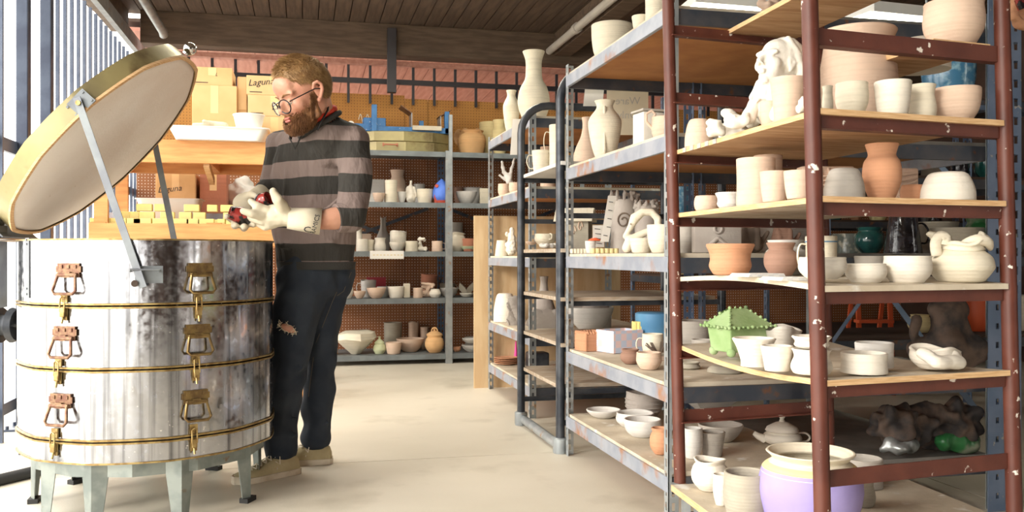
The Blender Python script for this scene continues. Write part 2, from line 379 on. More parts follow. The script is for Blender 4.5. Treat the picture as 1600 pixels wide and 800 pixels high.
structure('reflection_wall', (-1.3, -3.1, 0), (6.3, -3.0, 3.1), M['dark_wall'], 'added unseen dark wall behind the viewer, darkening the kiln reflection')  # unseen wall, added so the kiln steel reflects something dark
# back wall: pegboard sheets
wb = empty('wall_back', (0, 8.5, 0), 'brown pegboard back wall in sheets', kind='structure')
xs = [-1.45, -.26, .93, 1.15, 2.34, 3.53, 4.9, 6.3]
for a, b in zip(xs, xs[1:]):
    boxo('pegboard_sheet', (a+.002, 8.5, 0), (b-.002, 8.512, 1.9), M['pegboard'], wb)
    boxo('upper_pegboard_sheet', (a+.002, 8.5, 1.903), (b-.002, 8.512, 2.47 if a < .9 else 2.44), M['pegboard_lit'], wb)
boxo('backing', (-1.45, 8.53, 0), (6.3, 8.56, 2.42), M['joint_dark'], wb)
# porch beyond
pc = empty('porch_ceiling', (0, 8.5, 2.95), 'red stained plank soffit beyond the railing', kind='structure'); me = None
for i in range(37):
    if me is None: o = boxo('plank', (-.107, 0, 0), (.107, 5.2, .03), M['porch_wood'], pc); me = o.data
    else: o = link('plank', me, None, pc)
    o.location = (-1.46+i*.22, 0, .0); o.rotation_euler.x = -.02
boxo('joint_backing', (-1.55, 8.5, 3.03), (6.6, 13.8, 3.06), M['joint_dark'], pc)
boxo('ledger', (-1.3, 8.36, 2.72), (6.3, 8.44, 2.76), M['porch_wood'], pc)
boxo('wall_far', (-1.5, 13.6, 0), (8, 13.8, 3.1), M['porch_wood'], rebase=True)['kind'] = 'structure'
bm = bmesh.new(); tube(bm, [(-1, 12.6, 2.62), (6.3, 12.6, 2.62)], .09, 12)
for x in (0, 2, 4): tube(bm, [(x, 12.6, 2.62), (x, 12.6, 2.84)], .01, 6)
o = fin('duct', bm, M['galv'], smooth=True, rebase=True); tag(o, 'long pale duct under the porch ceiling beyond the railing', 'duct')
# railing over the pegboard
rl = empty('railing', (0, 8.42, 2.35), 'black metal railing with upright bars above the pegboard wall', 'railing')
boxo('rail', (-1.4, 8.40, 2.555), (6.2, 8.44, 2.60), M['rail_dark'], rl); me = None
for i in range(36):
    if me is None: o = boxo('bar', (-.012, -.012, 0), (.012, .012, .36), M['rail_dark'], rl); me = o.data
    else: o = link('bar', me, None, rl)
    o.location = (-1.2+i*.2, 0, .02)
# barred side on the left
fe = empty('barred_fence', (XF, 6, 0), 'tall blue-grey fence of upright bars along the open left side', 'fence')
me = None
ys = [6.10+.175*i for i in range(18)]+[5.02]
for y in ys:
    if me is None: o = boxo('bar', (-.011, -.011, 0), (.011, .011, 2.74), M['fence_bar'], fe); me = o.data
    else: o = link('bar', me, None, fe)
    o.location = (0, y-6, 0)
boxo('rail', (XF-.045, 4.6, 1.50), (XF-.02, 9.5, 1.57), M['fence_bar'], fe)
boxo('rail', (XF-.045, 4.6, .12), (XF-.02, 9.5, .18), M['fence_bar'], fe)
o = boxo('head_channel', (XF+.045, 1.2, 2.74), (XF+.09, 9.4, 2.85), M['galv'], fe)
for y in (5.40, 5.86):
    po = boxo('steel_post', (-.03, -.035, 0), (.03, .035, 2.74), M['blue_steel'], loc=(XF, y, 0), bev=.004)
    tag(po, {5.40: 'thick blue steel post bolted to the floor near the left edge', 5.86: 'second blue steel post, nearest the barred fence'}[y], 'post', 'steel posts of the open side')
    bm = bmesh.new(); box(bm, (-.08, -.08, 0), (.08, .08, .012))
    for a in (-1, 1):
        for b in (-1, 1): lathe(bm, [(0, .03), (.009, .03), (.009, .012)], 8, a*.064, b*.064)
    fin('base_plate', bm, M['blue_steel'], po, loc=(0, 0, 0))
# eave seen outside through the bars
o = boxo('eave_board', (-2.9, 5, 2.55), (-2.7, 8.3, 2.95), M['porch_wood'], rebase=True); tag(o, 'reddish timber eave board outside the barred fence', 'eave')
# conduits
bm = bmesh.new(); tube(bm, [(-1.25, 7.0, 3.0), (-1.12, 7.75, 2.78), (-1.12, 7.8, 2.76)], .035, 12)
o = fin('conduit', bm, M['galv'], smooth=True, rebase=True); tag(o, 'short grey pipe slanting under the ceiling at upper left', 'pipe')
bm = bmesh.new(); tube(bm, [(2.24, 2.0, 2.87), (2.24, 8.1, 2.87)], .035, 12); 
for y in (3.2, 5.6, 7.2): tube(bm, [(2.24, y, 2.87), (2.24, y+.07, 2.87)], .045, 12)
o = fin('sprinkler_pipe', bm, M['grey_clay'], smooth=True, rebase=True); tag(o, 'rusty brown pipe running along the beam above the shelves', 'pipe')
bm = bmesh.new(); tube(bm, [P(-30, 762, 3.3)+Vector((0, 0, .0)), Vector((XF+.28, 3.72, .025)), Vector((-1.0, 4.6, .025)), Vector((-.4, 5.2, .025))], .022, 8)
for v in bm.verts: v.co.z = max(v.co.z, .0)
bm.free()
bm = bmesh.new(); tube(bm, [(-1.75, 3.1, .024), (-1.5, 3.75, .024), (-1.1, 4.25, .024), (-.6, 4.5, .024), (-.2, 4.62, .024)], .024, 10)
o = fin('floor_cable', bm, M['rubber'], smooth=True, rebase=True); tag(o, 'thick dark cable lying on the floor under the kiln', 'cable')
# shutter roller at left edge
r0 = P(12, 508, 4.3)
rt = empty('roller_wheel', r0, 'black grooved roller on a steel bar beside the kiln', 'wheel')
bm = bmesh.new(); A = RT
tube(bm, [r0-A*.05, r0-A*.03, r0-A*.028, r0+A*.02, r0+A*.022, r0+A*.05], [.075, .085, .05, .05, .085, .075], 20); fin('wheel', bm, M['black_steel'], rt, smooth=True)
bm = bmesh.new(); tube(bm, [r0-A*.3, r0+A*.06], .02, 10); fin('axle', bm, M['chrome'], rt, smooth=True)
bm = bmesh.new(); box(bm, (-.02, -.02, -r0.z), (.02, .02, .12), Matrix.Translation(r0+A*.08)); fin('bracket', bm, M['black_steel'], rt)
# fluorescent fixtures
def lamp(label, p, q, g='fluorescent lamps'):
    p = Vector(p); q = Vector(q); c = (p+q)/2
    t = empty('fluorescent_lamp', c, label, 'lamp', g)
    bm = bmesh.new(); bar(bm, p, q, .26, .05); fin('housing', bm, M['white_plastic'], t)
    bm = bmesh.new(); bar(bm, p-UP*.045, q-UP*.045, .22, .05); fin('tube', bm, M['lamp_glow'], t)
    bm = bmesh.new()
    for s in (.2, .8): tube(bm, [p.lerp(q, s), Vector((p.lerp(q, s).x, p.lerp(q, s).y, 3.05))], .006, 6)
    fin('hanger', bm, M['galv'], t)
lamp('bright fluorescent lamp behind the top of the red cart', P(1335, 20, 4.3), P(1475, 34, 4.5))
lamp('bright fluorescent lamp glowing above the left shelving top', P(1075, 6, 5.2), P(1250, 20, 5.3))
for (x, y, lb) in ((-.2, 5.0, 'added fill lamp over the timber rack, unseen above the frame'), (.9, 6.3, 'added fill lamp over the wall shelving, unseen above the frame')):  # two lamps added out of view to brighten the back of the room
    lamp(lb, (x-.6, y, 2.95), (x+.6, y, 2.95))
    al = bpy.data.lights.new('fill_light', 'AREA'); al.shape = 'RECTANGLE'; al.size = 1.2; al.size_y = .2; al.energy = 14 if y < 6 else 30; al.color = (1, .93, .8)
    ao = bpy.data.objects.new('fill_light', al); C.objects.link(ao); ao.location = (x, y, 2.85)

# ------------------------------------------------------------ shelving
def slotpost(bm, x, y, z0, z1, sx, sy, w=.038, t=.003, pitch=.05, hw=.012, hh=.028):
    """perforated steel angle: two flanges meeting at (x, y)"""
    for ax in (0, 1):
        s = sx if ax == 0 else sy
        def bx(u0, u1, a, b):
            u0, u1 = sorted((u0*s, u1*s))
            if ax == 0: box(bm, (x+u0, y, a), (x+u1, y+t*sy, b))
            else: box(bm, (x, y+u0, a), (x+t*sx, y+u1, b))
        m0 = (w-hw)/2
        bx(0, m0, z0, z1); bx(m0+hw, w, z0, z1)
        z = z0
        while z < z1:
            bx(m0, m0+hw, z, min(z+pitch-hh, z1)); z += pitch
def rack(name, label, X0, X1, Y0, Y1, levels, top, beam=.05, bm_mat='beam_galv', post_mat='galv', board_mat='shelf_top', under=None, holes=True, group=None, extra_z=None, inset=.0):
    t = empty(name, ((X0+X1)/2, (Y0+Y1)/2, 0), label, 'shelving', group)
    for (x, sx) in ((X0, 1), (X1, -1)):
        for (y, sy) in ((Y0, 1), (Y1, -1)):
            bm = bmesh.new()
            if holes: slotpost(bm, x-.004*sx, y-.004*sy, 0, top, sx, sy)
            else:
                box(bm, *[tuple(map(f, (x, y, z), (x+sx*w1, y+sy*w2, top))) for z in (0,) for (w1, w2) in ((.04, .004),) for f in (min, max)])
                box(bm, *[tuple(map(f, (x, y, 0), (x+sx*.004, y+sy*.04, top))) for f in (min, max)])
            fin('post', bm, M[post_mat], t)
    for z in levels:
        e = .016
        boxo('front_beam', (X0-.006, Y0+.004, z-beam-e), (X0+.01, Y1-.004, z-e+.004), M[bm_mat], t, bev=.002) if X0 < X1-.3 else None
        boxo('rear_beam', (X1-.01, Y0+.004, z-beam-e), (X1+.006, Y1-.004, z-e), M[bm_mat], t)
        for y in (Y0+.002, Y1-.018):
            boxo('end_beam', (X0+.012, y, z-beam-e-.004), (X1-.012, y+.016, z-e), M['dark_shelf'], t)
        n = 1
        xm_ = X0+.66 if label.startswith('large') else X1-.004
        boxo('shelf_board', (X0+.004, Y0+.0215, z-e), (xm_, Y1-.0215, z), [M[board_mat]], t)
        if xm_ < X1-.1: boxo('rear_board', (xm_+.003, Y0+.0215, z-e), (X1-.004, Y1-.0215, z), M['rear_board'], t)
        boxo('board_underside', (X0+.015, Y0+.025, z-e-.004), (X1-.015, Y1-.025, z-e-.0005), M[under or 'masonite'], t)
    return t
LA = [.2, .51, .96, 1.378, 1.82]
XA0, XA1, YA0, YA1 = 1.223, 2.53, 2.88, 4.11
uA = rack('shelving_unit', 'large rusty steel shelving behind the red cart', XA0, XA1, YA0, YA1, LA, 1.86, group='steel shelving along the aisle')
for o in uA.children:
    if o.name.startswith('post') and False: pass
# middle uprights, heavy blue upright and braces of the large unit
for x, sx in ((1.86, -1), (1.90, 1)):
    bm = bmesh.new(); slotpost(bm, x, YA1, 0, 1.86, sx, -1); fin('post', bm, M['rack_blue'], uA)
bm = bmesh.new(); slotpost(bm, XA1+.02, YA0-.045, 0, 2.5, -1, 1, w=.08, t=.004, pitch=.07, hw=.014, hh=.022); slotpost(bm, XA1+.09, YA0-.04, 0, 2.5, -1, 1, w=.05, t=.004, pitch=.07, hw=.02, hh=.03)
fin('heavy_post', bm, M['rack_blue'], uA)
for (a, b) in (((1.95, 1.0), (2.5, .28)), ((1.95, .62), (1.55, 1.02))):
    pass
bm = bmesh.new(); bar(bm, P(1385, 455, 4.6), P(1532, 650, 3.55), .03, .004); fin('brace', bm, M['rack_blue'], uA)
bm = bmesh.new(); bar(bm, P(1358, 452, 4.55), P(1300, 535, 4.5), .03, .004); fin('brace', bm, M['rack_blue'], uA)
bm = bmesh.new(); bar(bm, P(1432, 215, 4.5), P(1530, 330, 3.9), .03, .004); fin('brace', bm, M['rack_blue'], uA)
LZ = [.19, .49, .95, 1.36, 1.775]
XZ0, XZ1, YZ0, YZ1 = 1.29, 2.2, 5.08, 6.29
uZ = rack('shelving_unit', 'further steel shelving with the tall white vase on top', XZ0, XZ1, YZ0, YZ1, LZ, 1.80, group='steel shelving along the aisle')
o = boxo('plywood_panel', (1.19, 6.33, 0), (2.3, 6.35, 1.24), M['pale_ply'], rebase=True); tag(o, 'tan plywood sheet standing at the far end of the further shelving', 'board')
# back wall shelving
LR = [.085, .577, .99, 1.42, 1.87]
def backrack(label, X0, X1, zt, gl):
    t = empty('back_shelving', ((X0+X1)/2, 8.15, 0), label, 'shelving', 'grey shelving along the back wall')
    for x in (X0, X1-.03):
        boxo('post', (x, 7.84, 0), (x+.03, 7.88, zt), M['galv'], t); bm = bmesh.new(); slotpost(bm, x+.015, 8.46, 0, 1.95, 1, -1); fin('post', bm, M['rack_blue'], t)
    for z in LR:
        boxo('shelf', (X0+.01, 7.86, z-.006), (X1-.01, 8.45, z), M['grey_shelf'], t)
        boxo('shelf_lip', (X0+.032, 7.846, z-.045), (X1-.032, 7.859, z), M['grey_shelf'], t)
    bm = bmesh.new(); bar(bm, (X0+.1, 8.47, .99), (X1-.1, 8.47, 1.40), .004, .03, Vector((1, 0, 0))); bar(bm, (X0+.1, 8.475, 1.40), (X1-.1, 8.475, .99), .004, .03, Vector((1, 0, 0))); fin('brace', bm, M['dark_shelf'], t)
    return t
backrack('grey wall shelving behind the man', -.02, 1.25, 1.88, 0)
backrack('grey wall shelving right of the tall pale post', 1.25, 2.5, 2.2, 0)
bm = bmesh.new()
# ------------------------------------------------------------ black pipe cart between the shelving units
bc = empty('pipe_cart', (1.5, 4.53, 0), 'black bent-pipe rolling rack between the two shelving units', 'rack')
for (y, zt, x0) in ((4.16, 1.86, 1.205), (4.90, 1.80, 1.19)):
    x1 = 2.05; r = .16
    pts = [(x0, y, .03), (x0, y, zt-r)] + [(x0+r-r*math.cos(a), y, zt-r+r*math.sin(a)) for a in [PI/2*k/6 for k in range(1, 7)]]
    pts += [(x1-r, y, zt)] + [(x1-r+r*math.sin(a), y, zt-r+r*math.cos(a)) for a in [PI/2*k/6 for k in range(1, 7)]] + [(x1, y, .03)]
    bm = bmesh.new(); tube(bm, pts, .022, 14); fin('hoop', bm, M['black_steel'], bc, smooth=True)
    for z in (.17, .32, .525, .745, .98, 1.17, 1.40):
        bm = bmesh.new(); bar(bm, (x0+.02, y, z-.025), (x1-.02, y, z-.025), .018, .025); fin('rung', bm, M['black_steel'], bc)
    for x in (x0, x1):
        bm = bmesh.new(); lathe(bm, [(0, 0), (.034, 0), (.036, .01), (.036, .07), (.03, .075), (.0, .075)], 16, x, y)
        fin('foot_coupling', bm, M['galv'], bc, smooth=True)
for x in (1.2, 2.05): bm = bmesh.new(); tube(bm, [(x, 4.19, .035), (x, 4.87, .035)], .024, 12); fin('bottom_rail', bm, M['galv'], bc, smooth=True)
for i, z in enumerate((.32, .525, .745, .98, 1.40)):
    bm = bmesh.new()
    vs = box(bm, (1.2, 4.13 if z > .4 else 4.2, z-.0125), (2.0, 4.93, z+.006))
    fin('shelf_board', bm, M['old_board'] if i != 4 else M['pale_grey'], bc)

# ------------------------------------------------------------ red cart
P1 = (.531, 2.93); P2 = (.7125, 2.1); EX = Vector((.942, .334)); WD = .594
def cc(u, v, z):       # u along the front (0..1), v from back (0) to front (1)
    l = P1[0]+(P2[0]-P1[0])*v + EX.x*WD*u; d = P1[1]+(P2[1]-P1[1])*v + EX.y*WD*u
    return cw(l + .05*(.95-z)/1.0*.5, d, z)
rc = empty('red_cart', cc(.5, .5, 0), 'rust red tubular ware cart with boards full of pots', 'cart')
for u, v in ((0, 0), (0, 1), (1, 0), (1, 1)):
    bm = bmesh.new(); tube(bm, [cc(u, v, .21), cc(u, v, 1.95)], .0195, 18); fin('post', bm, M['red_steel'], rc, smooth=True)
LC = [.45, .66, .88, 1.09, 1.295, 1.49, 1.71]
for z in LC:
    for (a, b) in (((0, 1), (1, 1)), ((0, 0), (1, 0))):
        bm = bmesh.new(); bar(bm, cc(*a, z-.022), cc(*b, z-.022), .004, .036)
        p_, q_ = cc(*a, z-.042), cc(*b, z-.042); inn = (cc(.5, .5, 0)-(cc(*a, 0)+cc(*b, 0))/2).normalized()*.014
        bar(bm, p_+inn, q_+inn, .03, .004)
        fin('rail', bm, M['red_steel'], rc)
for u in (0, 1):
    bm = bmesh.new(); bar(bm, cc(u, 0, 1.88), cc(u, 1, 1.88), .03, .03); fin('side_rail', bm, M['red_steel'], rc)
for u, v in ((.04, .04), (.96, .04), (.04, .96), (.96, .96)):
    c = cc(u, v, 0); t = empty('caster', (0, 0, 0)); t.parent = rc; t.location = c-rc.location; t['local'] = 1
    bm = bmesh.new(); tube(bm, [RT*-.015+UP*.06, RT*.015+UP*.06], .06, 18); fin('wheel', bm, M['rubber'], t, loc=(0, 0, 0), smooth=True)
    bm = bmesh.new(); bar(bm, RT*-.02+UP*.06, RT*-.02+UP*.185, .004, .03, RT); bar(bm, RT*.02+UP*.06, RT*.02+UP*.185, .004, .03, RT); box(bm, (-.035, -.035, .18), (.035, .035, .19)); fin('fork', bm, M['galv'], t, loc=(0, 0, 0))
def board(z, u0, u1, v0=-.02, v1=1.02, sag=0, mt='plywood', stripes=False, th=.014, name='ware_board', u0f=None, edge='ply_edge'):
    bm = bmesh.new(); n = 12; L_ = []
    for i in range(n+1):
        v = v0+(v1-v0)*i/n; dz = -sag*math.sin(PI*i/n)
        a0 = u0 + ((u0f-u0)*i/n if u0f is not None else 0)
        L_.append([bm.verts.new(cc(u, v, z+dz+dd)) for (u, dd) in ((a0, 0), (u1, 0), (u1, -th), (a0, -th))])
    for p_, q_ in zip(L_, L_[1:]):
        for k in range(4):
            f = bm.faces.new((p_[k], p_[(k+1) % 4], q_[(k+1) % 4], q_[k])); f.material_index = 1 if k in (1, 3) else (2 if k == 0 else 0)
    for e in (L_[0], L_[-1]): bm.faces.new(e).material_index = 1
    return fin(name, bm, [M[mt], M[edge], M['shelf_top']], rc)
board(1.71, .385, .82, -.04, .95)
board(1.49, .62, .93, -.02, 1.0)
b_ = board(1.295, .02, .97)
# black tape squares on the edge of that board
for k in range(5):
    v = .08+k*.065
    bm = bmesh.new(); bar(bm, cc(.018, v, 1.288), cc(.018, v+.028, 1.288), .002, .0142); fin('tape_square', bm, M['faint_ink'], rc)
board(1.09, .02, .97, mt='old_board')
board(.88, .02, .97, sag=-.014, edge='shelf_top'); board(.66, .02, .97, sag=.02, u0f=.02)
# low board on a dolly under the cart
q = [(.515, 2.9), (.66, 2.05), (1.42, 2.3), (1.30, 3.03)]
bm = bmesh.new(); top = [bm.verts.new(cw(a, b, .21)) for a, b in q]; bot = [bm.verts.new(cw(a, b, .19)) for a, b in q]
bm.faces.new(top).material_index = 0; bm.faces.new(bot[::-1])
for i in range(4): bm.faces.new((top[i], bot[i], bot[(i+1) % 4], top[(i+1) % 4])).material_index = 1
for v in bm.verts: pass
fin('base_board', bm, [M['shelf_top'], M['ply_edge']], rc)
# ------------------------------------------------------------ kiln
KL, KD = -1.435, 3.573; R = .472
KC = cw(KL, KD, 0)
kn = empty('kiln', KC, 'round stainless steel top-loading kiln with its lid propped open', 'kiln')
def kp(ang, r, z):      # ang measured from the direction facing the camera, positive to the picture's right
    f = Vector((-KC.x, -KC.y, 0)).normalized(); g = Vector((-f.y, f.x, 0))
    if g.dot(RT) < 0: g = -g
    return KC + f*math.cos(ang)*r + g*math.sin(ang)*r + UP*z
def poly(r, k, n, sides=12):     # slightly faceted circle
    a = 2*PI*k/n; s = 2*PI/sides; b = ((a+s/2) % s)-s/2
    fl_ = math.cos(s/2)/math.cos(b)
    return r*(.55+.45*fl_)
def kring(bm, prof, n=72):
    rings = []
    for r, z in prof:
        rings.append([bm.verts.new(KC + Vector((math.cos(2*PI*k/n)*poly(r, k, n), math.sin(2*PI*k/n)*poly(r, k, n), z))) for k in range(n)])
    for a, b in zip(rings, rings[1:]+[rings[0]]):
        for k in range(n): bm.faces.new((a[k], a[(k+1) % n], b[(k+1) % n], b[k]))
ZS = [.303, .553, .776, 1.01]
for a, b in zip(ZS, ZS[1:]):
    bm = bmesh.new(); kring(bm, [(R, a+.002), (R, b-.002), (R-.008, b), (R-.008, a)]); fin('kiln_section', bm, M['kiln_steel'], kn, smooth=True)
    bm = bmesh.new(); kring(bm, [(R-.008, a), (R-.008, b-.001), (R-.07, b-.001), (R-.07, a)]); fin('brick_lining', bm, M['firebrick'], kn)
bm = bmesh.new(); kring(bm, [(R, .226), (R, .301), (R-.008, .301), (R-.008, .226)]); fin('base_section', bm, M['kiln_steel'], kn, smooth=True)
bm = bmesh.new(); lathe(bm, [(0, .24), (R-.01, .24), (R-.01, .3), (0, .3)], 48, KC.x, KC.y); fin('floor_slab', bm, M['firebrick'], kn)
for z in (.228, .303, .553, .776, 1.008):
    bm = bmesh.new()
    if z in (.303, .553, .776):
        for dz in (-.006, .006): kring(bm, [(R+.001, z+dz-.004), (R+.006, z+dz-.003), (R+.006, z+dz+.003), (R+.001, z+dz+.004)])
    else: kring(bm, [(R-.008, z-.003), (R+.005, z-.003), (R+.005, z+.003), (R-.008, z+.003)])
    fin('seam_band', bm, M['brass'], kn, smooth=True)
def face_frame(ang, z, r=R):
    c = kp(ang, r*.982, z); n = (kp(ang, 1, 0)-KC).normalized(); n.z = 0; t = Vector((-n.y, n.x, 0))
    if t.dot(RT) < 0: t = -t
    return Matrix(((t.x, UP.x, n.x, c.x), (t.y, UP.y, n.y, c.y), (t.z, UP.z, n.z, c.z), (0, 0, 0, 1)))
def angpx(px):         # angle on the front of the kiln whose point shows at px
    best = min(range(-89, 90), key=lambda a: abs((lambda q: 800+F*q.dot(RT)/q.dot(FW))(kp(math.radians(a), R, 0))-px)); return math.radians(best)
for col, (hx, lx) in enumerate(((105, 99), (312, 309))):
    for j, z in enumerate((.875, .655, .42)):
        Mx = face_frame(angpx(hx-col*3*j-6*j*(1-col)), z)
        m = M['rusty'] if col == 0 else M['old_brass']
        bm = bmesh.new()
        box(bm, (-.044, .0, .004), (.044, .05, .009), Mx); box(bm, (-.05, .018, .004), (.05, .04, .0085), Mx)
        for x in (-.028, 0, .028): lathe_ = [box(bm, (x-.006, .032, .009), (x+.006, .044, .013), Mx)]
        hd = fin('handle_plate', bm, m, kn)
        bm = bmesh.new(); pts = [(-.034, .012, .016), (-.046, -.045, .03), (-.036, -.056, .032), (.036, -.056, .032), (.046, -.045, .03), (.034, .012, .016), (-.034, .012, .016)]
        tube(bm, [Mx @ Vector(p) for p in pts], .0055, 8); hl = fin('handle', bm, m, kn, smooth=True)
        bm = bmesh.new(); box(bm, (-.014, .0, .009), (.014, .02, .02), Mx); tube(bm, [Mx @ Vector((-.04, .008, .014)), Mx @ Vector((.04, .008, .014))], .008, 8)
        fin('hinge_barrel', bm, m, kn)
    for j, z in enumerate((.776, .553, .303)):
        Mx = face_frame(angpx(lx-col*3*j-7*j*(1-col)), z)
        m = M['brass']
        bm = bmesh.new(); box(bm, (-.014, .012, .004), (.014, .045, .010), Mx); box(bm, (-.012, -.05, .004), (.012, -.008, .010), Mx)
        box(bm, (-.010, -.038, .01), (.010, -.005, .022), Mx, .003); fin('latch', bm, m, kn)
        bm = bmesh.new(); tube(bm, [Mx @ Vector(p) for p in ((-.009, -.02, .02), (-.009, .026, .018), (0, .032, .018), (.009, .026, .018), (.009, -.02, .02))], .0028, 6)
        tube(bm, [Mx @ Vector((0, -.03, .012)), Mx @ Vector((0, -.06, .02))], .004, 6); fin('latch_loop', bm, m, kn, smooth=True)
# legs: folded sheet angle legs
for a in (angpx(48), angpx(132), angpx(287), angpx(404), 1.75, 2.5, 3.2, 3.9, 4.6):
    t = (kp(a+.01, 1, 0)-kp(a, 1, 0)).normalized(); n = (kp(a, 1, 0)-KC); n.z = 0; n.normalize(); c = kp(a, R-.035, 0)
    bm = bmesh.new()
    for s in (-1, 1):
        w1, w0 = .062, .034
        dv = (t*s - n*.55).normalized()
        p = [c+UP*.225, c+dv*w1+UP*.225, c+dv*w0+UP*.015, c+UP*.015]
        q = [x-n*.003 for x in p]
        V = [bm.verts.new(x) for x in p+q]
        for f in ((0, 1, 2, 3), (7, 6, 5, 4), (0, 4, 5, 1), (1, 5, 6, 2), (2, 6, 7, 3), (3, 7, 4, 0)): bm.faces.new([V[i] for i in f])
    lg = fin('leg', bm, M['leg_steel'], kn)
    bm = bmesh.new(); Mx = Matrix(((t.x, n.x, 0, c.x), (t.y, n.y, 0, c.y), (0, 0, 1, 0), (0, 0, 0, 1)))
    box(bm, (-.032, -.03, 0), (.032, .006, .018), Mx); fin('rubber_foot', bm, M['rubber'], lg, loc=(0, 0, 0))
bm = bmesh.new(); lathe(bm, [(R-.05, .17), (R-.044, .17), (R-.044, .224), (R-.05, .224), (R-.05, .17)], 12, KC.x, KC.y); fin('stand_ring', bm, M['leg_steel'], kn)
bm = bmesh.new(); lathe(bm, [(0, .224), (R-.03, .224), (R-.03, .24), (0, .24)], 48, KC.x, KC.y); fin('stand_plate', bm, M['leg_steel'], kn)
# lid
ph = math.radians(7); rh = RT*math.cos(ph)+FW*math.sin(ph); ax = FW*math.cos(ph)-RT*math.sin(ph); th = math.radians(47.5)
u = rh*math.cos(th)+UP*math.sin(th); nn = rh*math.sin(th)-UP*math.cos(th)       # nn: out of the underside
hinge = KC - rh*(R+.01) + UP*1.035
LC_ = hinge + u*(R+.0)
def lidring(bm, prof, n=72, sides=12):
    rings = []
    for r, z in prof:
        if r == 0: rings.append([bm.verts.new(LC_+nn*z)]); continue
        rings.append([bm.verts.new(LC_ + u*math.cos(2*PI*k/n)*poly(r, k, n) + ax*math.sin(2*PI*k/n)*poly(r, k, n) + nn*z) for k in range(n)])
    for a, b in zip(rings, rings[1:]):
        for k in range(n):
            k2 = (k+1) % n; f = ([a[0]] if len(a) == 1 else [a[k], a[k2]]) + ([b[0]] if len(b) == 1 else [b[k2], b[k]])
            bm.faces.new(f)
ld = fin('lid', (lambda b: (lidring(b, [(0, 0), (R-.03, 0), (R-.012, -.004), (R-.006, -.01), (R-.006, -.062), (0, -.062)]), b)[1])(bmesh.new()), M['firebrick'], kn, smooth=True)
def lidpart(name, bm, m, smooth=True): return fin(name, bm, m, ld, loc=(0, 0, 0), smooth=smooth)
bm = bmesh.new(); lidring(bm, [(R-.004, -.004), (R+.002, -.004), (R+.002, -.074), (R-.004, -.074), (R-.004, -.004)]); lidpart('lid_band', bm, M['tarnish'])
bm = bmesh.new(); lidring(bm, [(R-.01, .002), (R+.006, .001), (R+.006, -.008), (R-.01, -.004)]); lidpart('lid_rim', bm, M['ply_edge'])
bm = bmesh.new(); lidring(bm, [(0, -.063), (R-.005, -.063), (R-.005, -.072), (0, -.072)]); lidpart('lid_cover', bm, M['kiln_steel'])
e = LC_+u*(R+.0)-nn*.04
bm = bmesh.new(); bmesh.ops.create_icosphere(bm, subdivisions=3, radius=.026)
for v in bm.verts: v.co += e+u*.03
tube(bm, [e, e+u*.03], .014, 10); lidpart('lid_knob', bm, M['chrome'])
for s in (-1, 1):
    c = LC_+ax*s*(R+.004)*.97+u*.10-nn*.03
    bm = bmesh.new(); Mx = Matrix(((u.x, nn.x, (ax*s).x, c.x), (u.y, nn.y, (ax*s).y, c.y), (u.z, nn.z, (ax*s).z, c.z), (0, 0, 0, 1)))
    box(bm, (-.045, -.03, -.004), (.045, .03, .002), Mx)
    for a in (-.036, .036):
        for b in (-.02, .02): box(bm, (a-.004, b-.004, .002), (a+.004, b+.004, .006), Mx)
    lidpart('pivot_plate', bm, M['arm_steel'], False)
    bm = bmesh.new(); tube(bm, [Mx @ Vector((0, 0, 0)), Mx @ Vector((0, 0, .02))], .009, 10); lidpart('pivot_bolt', bm, M['brass'])
    top = Mx @ Vector((0, 0, .012))
    if s < 0: bot = kp(angpx(222), R+.022, .86)
    else: bot = P(274, 385, 4.03)
    bm = bmesh.new(); dd = (top-bot).normalized(); bar(bm, bot-dd*.02, top+dd*.02, .026, .004, up=(-FW if s < 0 else FW)); fin('support_arm', bm, M['arm_steel'], kn)
    if s < 0:
        Mx = face_frame(angpx(224), .885)
        bm = bmesh.new(); box(bm, (-.03, -.03, .004), (.06, .03, .008), Mx); tube(bm, [Mx @ Vector(p) for p in ((-.045, .012, .012), (-.045, .018, .03), (.05, .018, .03), (.05, .012, .012))], .004, 8)
        fin('slotted_bracket', bm, M['arm_steel'], kn)
        bm = bmesh.new(); tube(bm, [Mx @ Vector((-.03, -.03, .0)), Mx @ Vector((-.03, -.03, .035))], .012, 10); fin('bracket_bolt', bm, M['chrome'], kn, smooth=True)
# hinge at the left
for s in (-.12, .12):
    hc = hinge - rh*.0 + ax*s
    bm = bmesh.new(); bar(bm, hc-rh*.035-UP*.28, hc-rh*.035+UP*.03, .08, .012, up=-rh); bar(bm, hc-rh*.05, hc-rh*.01+u*.1-nn*.1, .07, .008, up=-nn); fin('hinge_plate', bm, M['white_plastic'] if 0 else M['arm_steel'], kn)
bm = bmesh.new(); tube(bm, [hinge-ax*.2-rh*.03-UP*.02, hinge+ax*.2-rh*.03-UP*.02], .012, 10); fin('hinge_rod', bm, M['chrome'], kn, smooth=True)
bm = bmesh.new(); Mx = face_frame(angpx(42), .93)
box(bm, (-.02, -.13, .002), (.012, .085, .006), Mx)
for z in (-.12, -.1, .06, .075): box(bm, (-.012, z, .006), (-.004, z+.006, .009), Mx)
fin('seam_plate', bm, M['arm_steel'], kn)
# hinge guard sheet
bm = bmesh.new(); g0 = LC_-u*(R+.01)-ax*.16-nn*.0
Mx = Matrix(((ax.x, u.x, nn.x, g0.x), (ax.y, u.y, nn.y, g0.y), (ax.z, u.z, nn.z, g0.z), (0, 0, 0, 1)))
box(bm, (0, -.012, -.095), (.32, -.006, .0), Mx)
for k in range(6): box(bm, (.02, -.016, -.09+k*.016), (.028, -.012, -.084+k*.016), Mx)
lidpart('hinge_guard', bm, M['arm_steel'], False)

